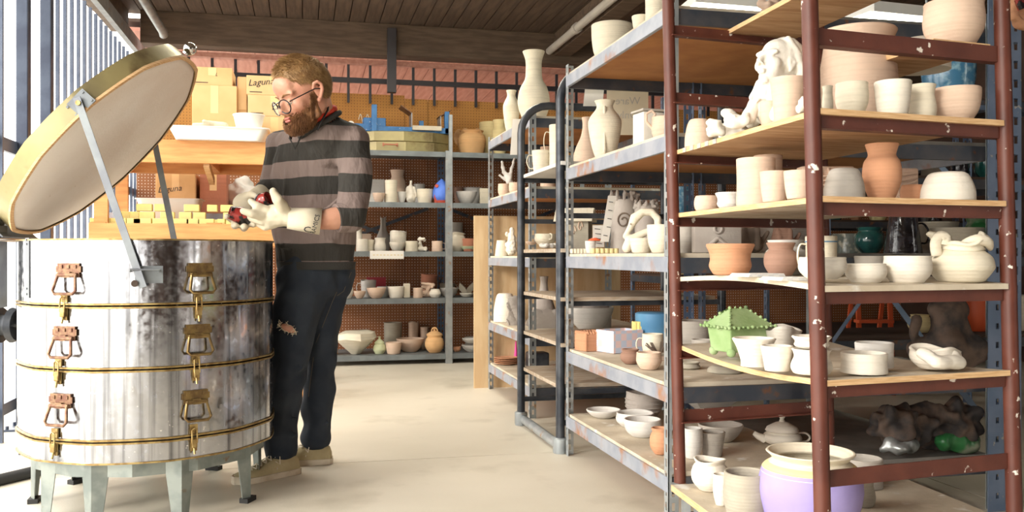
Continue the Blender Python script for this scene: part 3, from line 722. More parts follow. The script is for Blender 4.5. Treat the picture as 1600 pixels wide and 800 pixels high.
# ------------------------------------------------------------ timber rack behind the kiln
YW = 5.9
tr = empty('timber_rack', (-.6, YW+.3, 0), 'orange timber storage rack with kiln posts and cardboard boxes', 'shelving')
XW0, XW1 = -1.28, .06
for x in (XW0, -.6, XW1-.09):
    for y in (YW+.04, YW+.72):
        boxo('leg', (x, y, 0), (x+.09, y+.04, 1.16), M['lumber'], tr)
for z in (1.14, 1.66):
    boxo('front_beam', (XW0, YW, z-.13), (XW1, YW+.04, z+.012), M['lumber'], tr, bev=.003)
    boxo('rear_beam', (XW0, YW+.76, z-.13), (XW1, YW+.8, z), M['lumber'], tr)
    n = 7
    for i in range(6):
        y = YW+.045+i*.12
        boxo('deck_board', (XW0+.01, y, z-.025), (XW1-.01, y+.114, z-.002), M['lumber'], tr)
    for x in (XW0+.02, -.62, -.2, XW1-.06): boxo('joist', (x, YW+.041, z-.12), (x+.04, YW+.759, z-.026), M['lumber'], tr)
for x in (XW0+.02, XW1-.1):
    for y in (YW+.05, YW+.7): boxo('upright', (x, y, 1.142), (x+.08, y+.04, 1.54), M['lumber'], tr)
for x in (-.62, -.24):
    bm = bmesh.new(); bar(bm, (x+.02, YW+.045, 1.535), (x+.02, YW+.4, 1.45), .035, .05); fin('gusset', bm, M['ply_edge'], tr)
# kiln posts: little square columns with a hole
pp = []
def kpost(px, py, w, lab, layer, rot=0):
    z = 1.14+layer*.05; Y = YW+.13+.11*pp.count(px)
    Y = YW+.10+(.12 if layer > 0 else 0)+rot
    d = dY(px, Y); X = P(px, 400, d).x; L_ = w*1.2*d/F
    o = bmesh.new(); s = .023
    box(o, (-L_/2, -s, 0), (L_/2, s, .046), None, .004)
    for xx in (-L_/2-.0005, L_/2-.001): 
        tube(o, [(xx, 0, .023), (xx+.0015, 0, .023)], .009, 8)
    ob = fin('kiln_post', o, M['kiln_post'], loc=(X, Y, z)); tag(ob, lab, 'brick', 'pale yellow kiln posts on the timber rack')
base = [(150, 16), (168, 12), (186, 22), (210, 20), (223, 26), (252, 24), (283, 24), (302, 20), (322, 24), (346, 12), (370, 30), (394, 16)]
ORD = ['first', 'second', 'third', 'fourth', 'fifth', 'sixth', 'seventh', 'eighth', 'ninth', 'tenth', 'eleventh', 'twelfth']
for i, (px, w) in enumerate(base): kpost(px, 0, w*.85 if w > 14 else w*.8, 'yellow kiln post, '+ORD[i]+' from the left in the front row on the timber rack', 0)
for i, (px, w) in enumerate([(150, 15), (176, 18), (200, 14), (238, 20), (262, 20), (292, 16), (336, 18), (356, 22), (372, 28), (392, 14)]): kpost(px, 0, w*.8, 'yellow kiln post, '+ORD[i]+' from the left in the rear row on the timber rack', 0, .12)
for i, (px, w) in enumerate([(196, 15), (211, 13), (230, 22), (262, 20), (290, 18), (312, 18), (362, 24), (388, 14)]): kpost(px, 0, w*.85, 'yellow kiln post, '+ORD[i]+' from the left in the second layer on the rack', 1.0-.08, -.02)
for i, (px, w) in enumerate([(226, 24), (252, 20), (300, 24), (332, 16), (360, 30), (380, 12)]): kpost(px, 0, w*.8, 'yellow kiln post, '+ORD[i]+' from the left on top of the heap', 1.92, -.02)
# boxes
def carton(name, label, px0, px1, pt, Y, z, dp, m='cardboard', word=None, wp=(0, 0), ws=.06, grp=None):
    d = dY((px0+px1)/2, Y); x0 = P(px0, 0, dY(px0, Y)).x; x1 = P(px1, 0, dY(px1, Y)).x; hh = H+(400-pt)*d/F - z
    t = empty(name, ((x0+x1)/2, Y+dp/2, z), label, 'box', grp)
    boxo('body', (x0, Y, z), (x1, Y+dp, z+hh), M[m], t, bev=.004)
    xm = (x0+x1)/2
    boxo('tape_strip', (xm-.025, Y-.0012, z+hh*.55), (xm+.025, Y-.0004, z+hh-.004), M['tape'], t)
    boxo('top_tape', (xm-.025, Y+.004, z+hh+.0004), (xm+.025, Y+dp-.004, z+hh+.001), M['tape'], t)
    if word:
        me = textmesh(word, ws, .35)
        me.transform(Matrix.Translation((xm+wp[0]*(x1-x0), Y-.0022, z+hh*(.5+wp[1]))) @ Matrix.Rotation(PI/2, 4, 'X') @ Matrix.Rotation(.12, 4, 'Z')); link('lettering', me, M['ink'], t)
        bm = bmesh.new()
        for k in range(5): box(bm, (xm+.02+k*.012, Y-.0018, z+hh*.2), (xm+.026+k*.012, Y-.0008, z+hh*.2+.012))
        bm.free(); boxo('printed_line', (x0+.02, Y-.0018, z+hh*.12), (x0+.1, Y-.0008, z+hh*.12+.005), M['ink'], t)
    return hh
zt = 1.66
h1 = carton('cardboard_box', 'big square cardboard box behind the open lid on the timber rack', 300, 370, 133, YW+.25, zt, .35)
carton('cardboard_box', 'flat cardboard box on top of the big square one behind the lid', 300, 363, 105, YW+.26, zt+h1, .3, word='L', wp=(.1, .1), ws=.03)
carton('cardboard_box', 'tall plain cardboard box between the stacked boxes behind the man', 371, 386, 120, YW+.33, zt, .3)
h2 = carton('cardboard_box', 'lowest yellowish cardboard box left of the man on the timber rack', 387, 470, 182, YW+.27, zt, .32, m='cardboard_pale')
h3 = carton('cardboard_box', 'middle yellowish cardboard box with black handwriting left of the man', 387, 470, 149, YW+.27, zt+h2, .32, m='cardboard_pale', word='Laguna', wp=(.18, .0), ws=.06)
carton('cardboard_box', 'topmost yellowish cardboard box with black handwriting left of the man', 385, 470, 119, YW+.27, zt+h2+h3, .32, m='cardboard_pale', word='Laguna', wp=(-.24, .15), ws=.06)
zs = boxo('steel_shelf', (-1.42, 6.85, 1.22), (.1, 7.3, 1.26), M['beam_galv'], rebase=True); tag(zs, 'pale grey steel ledge behind the kiln posts', 'shelf')
for x in (-1.38, -.02): bm = bmesh.new()
bm = bmesh.new()
for x in (-1.38, .06):
    for y in (6.87, 7.26): box(bm, (x, y, 0), (x+.03, y+.03, 1.22))
for v in bm.verts: v.co -= zs.location
fin('leg', bm, M['rack_blue'], zs, loc=(0, 0, 0))
carton('cardboard_box', 'cardboard box lettered in black on the grey ledge behind the kiln posts', 243, 305, 271, 6.9, 1.262, .35, word='Laguna', wp=(-.15, .1), ws=.06)
carton('cardboard_box', 'dark brown cardboard box between the lettered box and the clear bag', 312, 354, 268, 6.95, 1.262, .3, m='dark_terracotta')
o = put('plastic_bag', blob([('e', P(378, 290, 6.9), (.11, .1, .14)), ('e', P(395, 300, 6.9), (.08, .08, .09)), ('e', P(362, 300, 6.95), (.08, .08, .1))], .02, 2, .05, 18, 3), M['white_plastic'], rebase=True)
for v in o.data.vertices: v.co.z = max(v.co.z, 0)
o.location.z = 1.262; tag(o, 'crumpled whitish plastic bag on the grey ledge beside the gloved hands', 'bag')
# white tubs
def tub(label, px0, px1, pt, Y, z, dp, name='plastic_tub', inset=.04):
    x0 = P(px0, 0, dY(px0, Y)).x; x1 = P(px1, 0, dY(px1, Y)).x; d = dY((px0+px1)/2, Y); hh = H+(400-pt)*d/F-z
    bm = bmesh.new(); L_ = []
    for (i, zz) in ((inset, 0), (0, hh), (-.012, hh), (-.012, hh+.006), (.012, hh+.006), (inset+.01, .01)):
        y0, y1 = Y+i*.5, Y+dp-i*.5; r = .04
        ring = []
        for (cx, cy, a0) in ((x1-i-r, y1-r, 0), (x0+i+r, y1-r, PI/2), (x0+i+r, y0+r, PI), (x1-i-r, y0+r, 3*PI/2)):
            for k in range(5): a = a0+PI/2*k/4; ring.append(bm.verts.new((cx+r*math.cos(a), cy+r*math.sin(a), z+zz)))
        L_.append(ring)
    n = 20
    for a, b in zip(L_, L_[1:]):
        for k in range(n): bm.faces.new((a[k], a[(k+1) % n], b[(k+1) % n], b[k]))
    bm.faces.new(L_[0][::-1]); bm.faces.new(L_[-1])
    o = fin(name, bm, M['white_plastic'], smooth=True, rebase=True); tag(o, label, 'tub'); return hh
th_ = tub('long white plastic tub on top of the timber rack', 262, 418, 199, YW-.08, zt+.012, .32)
tub('low white plastic tub behind the heap of kiln posts', 212, 312, 311, YW+.46, 1.14, .25)
bm = bmesh.new(); t_ = zt+.012+th_+.007; yy = YW+.02
xx = P(388, 0, dY(388, yy)).x
lathe(bm, [(0, 0), (.075, 0), (.095, .09), (.1, .095), (.1, .1), (.092, .1), (.075, .01), (0, .01)], 28)
for v in bm.verts: v.co = Matrix.Rotation(.0, 3, 'Y') @ v.co
o = fin('paper_bucket', bm, M['white_plastic'], loc=(xx, YW+.08, t_), smooth=True); tag(o, 'round white plastic bowl resting on the long tub', 'bowl')
o = boxo('tub_lid', (P(275, 0, dY(275, YW)).x, YW-.07, t_-.004), (P(410, 0, dY(410, YW)).x, YW+.22, t_), M['white_plastic'], rebase=True); tag(o, 'flat white sheet covering the long plastic tub', 'lid')
ga = P(335, 0, dY(335, YW)).x
o = put('work_glove', blob([('c', (ga-.05, YW+.02, t_+.028), .026, (ga+.06, YW+.04, t_+.026), .022), ('c', (ga-.05, YW, t_+.02), .016, (ga-.12, YW-.01, t_+.018), .013), ('c', (ga-.05, YW+.03, t_+.022), .016, (ga-.125, YW+.04, t_+.018), .013), ('c', (ga-.02, YW, t_+.03), .014, (ga-.06, YW-.03, t_+.04), .012)], .006, 4), M['glove'], rebase=True)
o.location.z = t_; tag(o, 'cream work glove lying on the long white tub', 'glove')
# ------------------------------------------------------------ the man
mb = empty('person', cw(-.98, 3.92, 0), 'bearded man in striped shirt, jeans and gloves leaning over the kiln', 'person')
yw, pt_ = math.radians(41), math.radians(28)
def camv(l, d, z): return RT*l+FW*d+UP*z
Fv = camv(-math.cos(pt_)*math.cos(yw), -math.cos(pt_)*math.sin(yw), -math.sin(pt_))
Lv = camv(math.sin(yw), -math.cos(yw), 0); Uv = Fv.cross(Lv).normalized()
if Uv.z < 0: Uv = -Uv
HS = 1.1
H0 = P(477, 150, 3.63)
HM = Matrix(((Fv.x*HS, Lv.x*HS, Uv.x*HS, H0.x), (Fv.y*HS, Lv.y*HS, Uv.y*HS, H0.y), (Fv.z*HS, Lv.z*HS, Uv.z*HS, H0.z), (0, 0, 0, 1)))
def hp(x, y, z): return HM @ Vector((x, y, z))
R3 = HM.to_3x3()
el = []
def E(c, r): el.append(('e', hp(*c), r, R3))
E((-.012, 0, .045), (.098, .077, .09)); E((.03, 0, -.01), (.066, .062, .085)); E((.035, 0, -.058), (.055, .05, .04)); E((.07, 0, -.08), (.024, .026, .02))
E((.062, 0, .06), (.04, .055, .045))
for s in (-1, 1):
    E((.058, s*.04, -.015), (.03, .026, .028)); el.append(('c', hp(.086, s*.012, .03), .011*HS, hp(.074, s*.05, .033), .01*HS))
    E((.072, s*.032, .008), (.016, .016, .012)); E((.106, s*.012, -.026), (.011, .009, .009)); E((-.0, s*.048, -.04), (.04, .022, .04))
el += [('c', hp(.092, 0, .022), .009*HS, hp(.118, 0, -.016), .0125*HS), ('c', hp(.083, 0, -.05), .022*HS, hp(.08, 0, -.075), .02*HS)]
NB = P(506, 200, 3.77)
el += [('c', hp(-.035, 0, -.04), .053*HS, NB, .06), ('c', NB, .062, P(500, 260, 3.88), .08), ('c', P(500, 260, 3.9), .08, P(490, 400, 3.93), .09)]
# arms and legs of the body (inside the clothes), one continuous surface
SL, EL, WL = P(546, 232, 3.72), P(549, 338, 3.6), P(478, 347, 3.5)
SR, ER, WR = P(440, 235, 3.95), P(428, 300, 3.9), P(398, 312, 3.72)
el += [('c', P(500, 240, 3.86), .06, SL, .045), ('c', SL, .045, EL, .046), ('c', EL, .05, EL.lerp(WL, .4), .046), ('c', EL.lerp(WL, .4), .046, WL, .028), ('c', P(490, 235, 3.92), .06, SR, .045), ('c', SR, .05, ER, .042), ('c', ER, .042, WR, .03)]
HF, KF, AF = P(474, 428, 3.93), P(456, 545, 3.86), P(438, 705, 3.9)
HR, KR, AR = P(512, 428, 4.02), P(500, 560, 4.05), P(493, 690, 4.12)
el += [('c', P(490, 400, 3.94), .12, HF, .095), ('c', P(490, 400, 3.94), .12, HR, .09), ('c', HF, .085, KF, .046), ('c', KF, .046, AF, .032), ('c', HR, .08, KR, .046), ('c', KR, .046, AR, .032)]
AFg, ARg = Vector((AF.x, AF.y, .06)), Vector((AR.x, AR.y, .06))
el += [('c', AF, .036, AFg, .035), ('c', AR, .036, ARg, .035)]
put('body', blob(el, .0062, 5), M['skin'], mb)
# ears
for s in (-1, 1):
    e_ = []
    pts = [(-.004, .074, -.03), (-.012, .082, -.018), (-.026, .09, .004), (-.028, .093, .022), (-.018, .092, .036), (-.004, .086, .034), (.002, .079, .018)]
    for a, b in zip(pts, pts[1:]): e_.append(('c', hp(a[0], a[1]*s, a[2]), .0062*HS, hp(b[0], b[1]*s, b[2]), .0062*HS))
    e_ += [('e', hp(-.012, .078*s, .006), (.014, .008, .026), R3), ('s', hp(-.004, .076*s, -.026), .009*HS)]
    put('ear', blob(e_, .003, 3), M['skin'], mb)
for s in (-1, 1):
    bm = bmesh.new(); bmesh.ops.create_icosphere(bm, subdivisions=3, radius=.0125*HS)
    for v in bm.verts: v.co += hp(.0805, s*.032, .006)
    fin('eye', bm, M['eye'], mb, smooth=2)
    bm = bmesh.new(); bmesh.ops.create_icosphere(bm, subdivisions=3, radius=.0136*HS)     # lowered lid
    bmesh.ops.delete(bm, geom=[v for v in bm.verts if v.co.dot((Uv*.9+Fv*-.1).normalized()) < -.35*.0136], context='VERTS')
    for v in bm.verts: v.co += hp(.0805, s*.032, .0065)
    fin('eyelid', bm, M['skin'], mb, smooth=2)
    bm = bmesh.new(); tube(bm, [hp(.0905, s*.02, .0), hp(.096, s*.032, -.001), hp(.0885, s*.044, .001)], .0014, 5); fin('eyelashes', bm, M['hair'], mb)
    bm = bmesh.new(); tube(bm, [hp(.098, s*.014, .028), hp(.096, s*.03, .036), hp(.083, s*.05, .032)], [.003, .0045, .002], 6, flat=.6); fin('eyebrow', bm, M['hair'], mb)
put('lips', blob([('e', hp(.107, 0, -.046), (.008, .022, .005), R3), ('e', hp(.107, 0, -.0555), (.009, .019, .0055), R3)], .0025, 2), M['lip'], mb)
# glasses
gl = empty('glasses', (0, 0, 0)); gl.parent = mb; gl.location = -mb.location; gl['local'] = 1
bm = bmesh.new()
for s in (-1, 1):
    cx = .113
    pts = []
    for k in range(21):
        a = 2*PI*k/20; r = .0
        pts.append(hp(cx-.25*abs(.033+.0235*math.cos(a))*1.0+.008, s*(.034+.029*math.cos(a)), -.002+.0255*math.sin(a)))
    tube(bm, pts, .0027, 6, cap=False)
    tube(bm, [hp(.102, s*.062, .01), hp(.085, s*.074, .012), hp(.0, s*.086, .016), hp(-.022, s*.086, .008)], .0024, 6)
tube(bm, [hp(.1165, -.009, .004), hp(.12, 0, .008), hp(.1165, .009, .004)], .002, 6)
fin('frame', bm, M['black_frame'], gl, smooth=True, loc=(0, 0, 0))
for s in (-1, 1):
    bm = bmesh.new(); vs = []
    for k in range(20):
        a = 2*PI*k/20; vs.append(bm.verts.new(hp(.121-.25*(.033+.0235*math.cos(a)), s*(.034+.028*math.cos(a)), -.002+.0245*math.sin(a))))
    bm.faces.new(vs); r_ = bmesh.ops.extrude_face_region(bm, geom=list(bm.faces))
    for v in r_['geom']:
        if isinstance(v, bmesh.types.BMVert): v.co += Fv*.0012
    fin('lens', bm, M['lens'], gl, loc=(0, 0, 0))
# hair: close cap and many fine locks
rnd = random.Random(3)
def ell(c, r, th, ph_):
    n = Vector((math.cos(ph_)*math.cos(th), math.cos(ph_)*math.sin(th), math.sin(ph_)))
    return Vector(c)+Vector((n.x*r[0], n.y*r[1], n.z*r[2])), Vector((n.x/r[0], n.y/r[1], n.z/r[2])).normalized()
def hairline(p):
    x, y, z = p
    if x > .055: return z > .082 - abs(y)*.1
    if x > .012: return z > .05 and not (z < .07 and x > .045)
    if x > -.03: return z > .035
    return z > -.035+(x+.03)*-.1
bm = bmesh.new(); bmesh.ops.create_icosphere(bm, subdivisions=5, radius=1)
for v in bm.verts: v.co = Vector((-.012+v.co.x*.101, v.co.y*.0805, .045+v.co.z*.092))
bmesh.ops.delete(bm, geom=[v for v in bm.verts if not hairline(v.co)], context='VERTS')
for v in bm.verts:
    k = .010*max(0, v.co.z-.06)/.08
    v.co = v.co + (v.co-Vector((-.012, 0, .045))).normalized()*(k+.002*noise.noise(v.co*90)); v.co = hp(*v.co)
fin('hair_cap', bm, M['hair'], mb, smooth=2)
def strands(name, m, gen, n, w=.0011):
    bm = bmesh.new()
    for i in range(n):
        pts = gen(i)
        if pts is None: continue
        k = len(pts); tube(bm, [hp(*p) for p in pts], [w*(1-.75*j/(k-1)) for j in range(k)], 3, cap=False)
    return fin(name, bm, m, mb, smooth=2)
def gh(i):
    for _ in range(50):
        p, nrm = ell((-.012, 0, .045), (.1, .079, .093), rnd.uniform(-PI, PI), math.asin(rnd.uniform(-.9, 1)))
        if hairline(p): break
    else: return None
    top = max(0, min(1, (p.z-.07)/.06))
    flow = Vector((.35*top*1.8-.35*(1-top)-.1, rnd.uniform(-.25, .25)+p.y*3*(1-top)*.3, -.75*(1-top)+.25*top))
    L_ = .016+.014*top*rnd.uniform(.6, 1.4)
    out = []; q = p+nrm*.002
    for j in range(4):
        out.append(tuple(q)); q = q + (nrm*(.3-.2*j+.1*top) + flow).normalized()*L_/3 + Vector((rnd.uniform(-1, 1), rnd.uniform(-1, 1), rnd.uniform(-1, 1)))*.0015
    return out
strands('hair_locks', M['hair_tip'], gh, 5200, .0011)
def beardline(p):
    x, y, z = p
    if z > -.005: return False
    if x > .055: return (z < -.066 or (z < -.032 and z > -.047 and abs(y) < .03) or (z < -.035 and abs(y) > .026))
    return z < -.02+max(0, (.02-x))*1.2 and x > -.012
bs = []
bmB = bmesh.new()
def gb(i):
    for _ in range(80):
        if rnd.random() < .28:
            t_ = rnd.random(); sg = rnd.choice((-1, 1)); p = Vector((.004+.03*t_+rnd.uniform(-.016, .016), sg*(.075-.013*t_), .01-.085*t_)); nrm = Vector((.1, sg, 0)).normalized(); break
        if rnd.random() < .45: p, nrm = ell((.03, 0, -.02), (.069, .066, .088), rnd.uniform(-2, 2), math.asin(rnd.uniform(-1, .3)))
        else: p, nrm = ell((.054, 0, -.066), (.066, .055, .04), rnd.uniform(-2, 2), math.asin(rnd.uniform(-1, .6)))
        if beardline(p): break
    else: return None
    L_ = .010+.014*max(0, min(1, (p.x-.0)/.08))*max(0, min(1, (-p.z-.05)/.04))*rnd.uniform(.6, 1.15)
    if p.z > -.05: L_ = .010
    out = []; q = p-nrm*.001
    for j in range(4):
        out.append(tuple(q)); q = q + (nrm*(.6-.1*j)+Vector((.55, 0, -.7))).normalized()*L_/3 + Vector((rnd.uniform(-1, 1), rnd.uniform(-1, 1), rnd.uniform(-1, 1)))*.0014
    return out
put('beard_base', blob([('e', hp(.05, 0, -.07), (.044, .048, .027), R3), ('e', hp(.082, 0, -.078), (.031, .032, .028), R3)] + [x for s in (-1, 1) for x in (('e', hp(.03, .044*s, -.052), (.036, .022, .028), R3), ('c', hp(.006, .062*s, -.03), .009, hp(.02, .056*s, -.07), .022))]+[('c', hp(.104, .008, -.038), .007, hp(.09, .03, -.06), .01), ('c', hp(.104, -.008, -.038), .007, hp(.09, -.03, -.06), .01)], .005, 3, .004, 60), M['beard'], mb)
strands('beard', M['beard'], gb, 5200, .0012)
# undershirt collar and neck cord
NX = camv(-.5, -.22, .82).normalized(); nu, nw = frame_of(NX); cN = P(497, 191, 3.735)
bm = bmesh.new(); ring = [cN+NX*.004+(nu*math.cos(2*PI*k/24)+nw*math.sin(2*PI*k/24))*.084+NX*.01 for k in range(25)]
tube(bm, ring, .017, 8, cap=False); fin('red_collar', bm, M['red_cloth'], mb, smooth=2)
bm = bmesh.new(); tube(bm, [P(513, 164, 3.66), P(512, 172, 3.635), P(506, 183, 3.62), P(500, 194, 3.615), P(496, 203, 3.63)], .0042, 8); fin('neck_cord', bm, M['black_frame'], mb, smooth=True)
# shirt
def ringmesh(secs, n=40):
    t = bmesh.new(); rr = []
    for (c, a, b, ang) in secs:
        e1 = RT*math.cos(ang)+FW*math.sin(ang); e2 = FW*math.cos(ang)-RT*math.sin(ang)
        rr.append([t.verts.new(c+e1*a*math.cos(2*PI*k/n)+e2*b*math.sin(2*PI*k/n)) for k in range(n)])
    for a, b in zip(rr, rr[1:]):
        for k in range(n): t.faces.new((a[k], a[(k+1) % n], b[(k+1) % n], b[k]))
    t.faces.new(rr[0]); t.faces.new(rr[-1][::-1]); return t
def sec(py, x0, x1, d, b, ang=-.2): c = P((x0+x1)/2, py, d); return (c, (x1-x0)/2*d/F, b, ang)
tor = ringmesh([sec(418, 432, 556, 3.93, .115), sec(400, 429, 557, 3.93, .125), sec(360, 424, 560, 3.92, .135), sec(320, 423, 560, 3.9, .135), sec(280, 424, 558, 3.87, .13), sec(250, 426, 556, 3.84, .125), sec(225, 434, 556, 3.82, .115), sec(205, 452, 548, 3.8, .1), sec(192, 478, 534, 3.79, .085)])
S2 = P(556, 262, 3.69); cL = EL + (WL-EL)*.10
sh = [('m', tor), ('c', cN-NX*.095, .115, P(494, 240, 3.84), .1), ('c', P(512, 196, 3.8), .06, P(552, 222, 3.74), .072), ('c', P(490, 205, 3.82), .06, P(440, 225, 3.93), .06), ('c', P(510, 207, 3.79), .075, P(550, 228, 3.74), .078), ('c', P(550, 228, 3.74), .078, S2, .07), ('c', S2, .07, EL+UP*.01, .066), ('c', EL, .066, cL, .06),
      ('c', P(480, 215, 3.85), .08, P(438, 228, 3.95), .068), ('c', P(438, 228, 3.95), .068, P(428, 295, 3.92), .06), ('c', P(428, 298, 3.92), .06, P(416, 302, 3.85), .055)]
# soft folds
sh += [('c', P(452, 240, 3.75), .012, P(440, 330, 3.78), .012), ('c', P(505, 330, 3.74), .012, P(545, 300, 3.69), .014), ('c', P(440, 385, 3.81), .014, P(520, 378, 3.80), .012), ('c', P(510, 250, 3.735), .012, P(480, 330, 3.775), .012)]
sm = blob(sh, .009, 5, .012, 9, 2)
# open the neckline
bm = bmesh.new(); bm.from_mesh(sm)
bmesh.ops.delete(bm, geom=[v for v in bm.verts if (v.co-cN).cross(NX).length < .08 and (-.04 < (v.co-cN).dot(NX) < .14 and (v.co-cN).cross(NX).length < .092) or (.004 < (v.co-cN).dot(NX) < .14 and (v.co-cN).cross(NX).length < .13)], context='VERTS')
for f in bm.faces: f.smooth = True
bm.to_mesh(sm); bm.free()
put('striped_shirt', sm, M['striped_knit'], mb)
bm = bmesh.new(); ring = [cN-NX*.012+(nu*math.cos(2*PI*k/24)+nw*math.sin(2*PI*k/24))*.096 for k in range(25)]
tube(bm, ring, .0115, 8, cap=False)
tube(bm, [P(452, 215, 3.66)+UP*0, P(461, 232, 3.672), P(470, 214, 3.655)], .004, 6)
fin('neckband', bm, M['charcoal_knit'], mb, smooth=2)
bm = bmesh.new(); b0 = ringmesh([sec(421, 432, 556, 3.93, .122), sec(409, 430, 557.5, 3.93, .129)]); me_ = bpy.data.meshes.new('t'); b0.to_mesh(me_); b0.free(); bm.from_mesh(me_); fin('hem_band', bm, M['charcoal_knit'], mb, smooth=True)
dirc = (WL-EL).normalized(); bm = bmesh.new(); tube(bm, [cL-dirc*.02, cL+dirc*.012, cL+dirc*.045], [.064, .062, .058], 24); fin('sleeve_cuff', bm, M['striped_knit'], mb, smooth=True)
# jeans
jn = [('c', P(490, 405, 3.94), .135, P(488, 428, 3.95), .14), ('e', P(520, 430, 4.0), (.1, .1, .12))]
jn += [('c', P(474, 432, 3.93), .122, P(466, 480, 3.89), .108), ('c', P(466, 480, 3.89), .108, P(456, 545, 3.87), .082), ('c', P(456, 545, 3.87), .082, P(443, 630, 3.9), .076), ('c', P(443, 630, 3.9), .076, P(438, 700, 3.9), .074),
       ('c', P(510, 432, 4.02), .115, P(503, 490, 4.03), .095), ('c', P(503, 490, 4.03), .095, P(499, 570, 4.06), .075), ('c', P(499, 570, 4.06), .075, P(495, 685, 4.12), .07)]
jn += [('c', P(500, 440, 3.86), .012, P(440, 465, 3.83), .012), ('c', P(430, 640, 3.85), .012, P(465, 655, 3.84), .01), ('c', P(425, 668, 3.86), .012, P(462, 680, 3.84), .012), ('c', P(480, 655, 4.06), .012, P(515, 662, 4.06), .01), ('c', P(430, 590, 3.83), .01, P(470, 575, 3.82), .012), ('c', P(440, 495, 3.80), .01, P(500, 470, 3.9), .012)]
jm = blob(jn, .009, 4, .014, 13, 5)
bm = bmesh.new(); bm.from_mesh(jm)
zc = P(440, 716, 3.9).z
for v in bm.verts: v.co.z = max(v.co.z, zc)
for f in bm.faces: f.smooth = True
bm.to_mesh(jm); bm.free()
put('jeans', jm, M['denim'], mb)
bm = bmesh.new(); tube(bm, [P(540, 425, 3.93), P(520, 470, 3.92), P(492, 540, 3.97), P(482, 620, 4.0)], .001, 5); tube(bm, [P(549, 425, 3.95), P(537, 455, 3.93), P(527, 462, 3.925)], .001, 5); fin('seam_stitching', bm, M['stitch'], mb)
kc = P(450, 513, 3.785)
o = put('knee_patch', blob([('e', kc, (.034, .012, .016), Matrix.Rotation(0.0, 3, 'Z') @ Matrix(((RT.x, FW.x, 0), (RT.y, FW.y, 0), (0, 0, 1))) @ Matrix.Rotation(.45, 3, 'Y'))], .004, 2), M['skin'], mb); o['label'] = 'bare skin through the ripped knee'
bm = bmesh.new(); r2 = random.Random(9)
for k in range(46):
    a = r2.uniform(0, 2*PI); c0 = kc + RT*math.cos(a)*.036 - UP*(math.cos(a)*.017) + UP*math.sin(a)*.017 - FW*.006
    tube(bm, [c0, c0+Vector((r2.uniform(-1, 1), r2.uniform(-.3, .3), r2.uniform(-1, 1)))*.014], .0011, 4)
fin('frayed_threads', bm, M['glove'], mb)
# gloves
def fing(*pts_r):
    return [('c', P(*a[:3]), a[3], P(*b[:3]), b[3]) for a, b in zip(pts_r, pts_r[1:])]
g1 = [('c', P(424, 338, 3.5), .046, P(442, 336, 3.5), .044), ('c', P(442, 336, 3.5), .042, P(460, 342, 3.5), .037), ('c', P(410, 334, 3.48), .03, P(424, 346, 3.5), .034)]
g1 += fing((444, 330, 3.48, .026), (434, 312, 3.44, .022), (427, 299, 3.43, .0145))                    # thumb pointing up
g1 += fing((414, 328, 3.47, .021), (400, 322, 3.45, .017), (392, 315, 3.45, .012))                    # index
g1 += fing((408, 336, 3.46, .021), (392, 334, 3.43, .017), (379, 330, 3.42, .013))                    # middle
g1 += fing((410, 345, 3.48, .020), (398, 343, 3.50, .017), (390, 339, 3.53, .013))                    # ring, curled
g1 += fing((416, 353, 3.5, .018), (406, 351, 3.53, .015), (399, 347, 3.56, .012))                    # little
put('left_glove', blob(g1, .0045, 4, .004, 30, 1), M['glove'], mb)
g2 = [('e', P(381, 318, 3.66), (.055, .03, .05), None), ('c', P(386, 316, 3.66), .04, P(400, 313, 3.72), .038), ('c', P(374, 336, 3.64), .036, P(384, 326, 3.66), .036)]
g2[0] = ('s', P(381, 318, 3.66), .044)
g2 += fing((372, 330, 3.62, .02), (362, 342, 3.58, .017), (354, 338, 3.54, .013))
g2 += fing((374, 340, 3.62, .02), (368, 352, 3.57, .017), (368, 352, 3.51, .013))
g2 += fing((382, 344, 3.62, .02), (381, 355, 3.56, .017), (382, 355, 3.50, .013))
g2 += fing((390, 340, 3.62, .018), (394, 350, 3.57, .016), (397, 350, 3.53, .012))
g2 += fing((384, 308, 3.64, .02), (392, 304, 3.6, .016), (399, 306, 3.57, .012))
put('right_glove', blob(g2, .0045, 4, .004, 30, 2), M['glove'], mb)
# gauntlet cuffs
def cuff(a, ra, b, rb, name, dr=None):
    bm = bmesh.new(); n = 28; dd = (b-a).normalized(); u_, w_ = frame_of(dd); rs = []
    for t, rr, off in ((0, ra, 0), (.5, (ra+rb)/2, 0), (1, rb, 0), (1, rb-.004, 0), (.5, (ra+rb)/2-.004, 0), (0, ra-.004, 0)):
        rs.append([bm.verts.new(a.lerp(b, t)+(u_*math.cos(2*PI*k/n)+w_*math.sin(2*PI*k/n))*(rr+.0025*math.sin(3*2*PI*k/n)*t)) for k in range(n)])
    for p_, q_ in zip(rs, rs[1:]+[rs[0]]):
        for k in range(n): bm.faces.new((p_[k], p_[(k+1) % n], q_[(k+1) % n], q_[k]))
    fin(name, bm, M['glove'], mb, smooth=2)
ca, cb = P(450, 341, 3.5), P(501, 347, 3.53)
cuff(ca, .041, cb, .0535, 'left_gauntlet'); cuff(P(394, 314, 3.7), .038, P(409, 305, 3.78), .045, 'right_gauntlet')
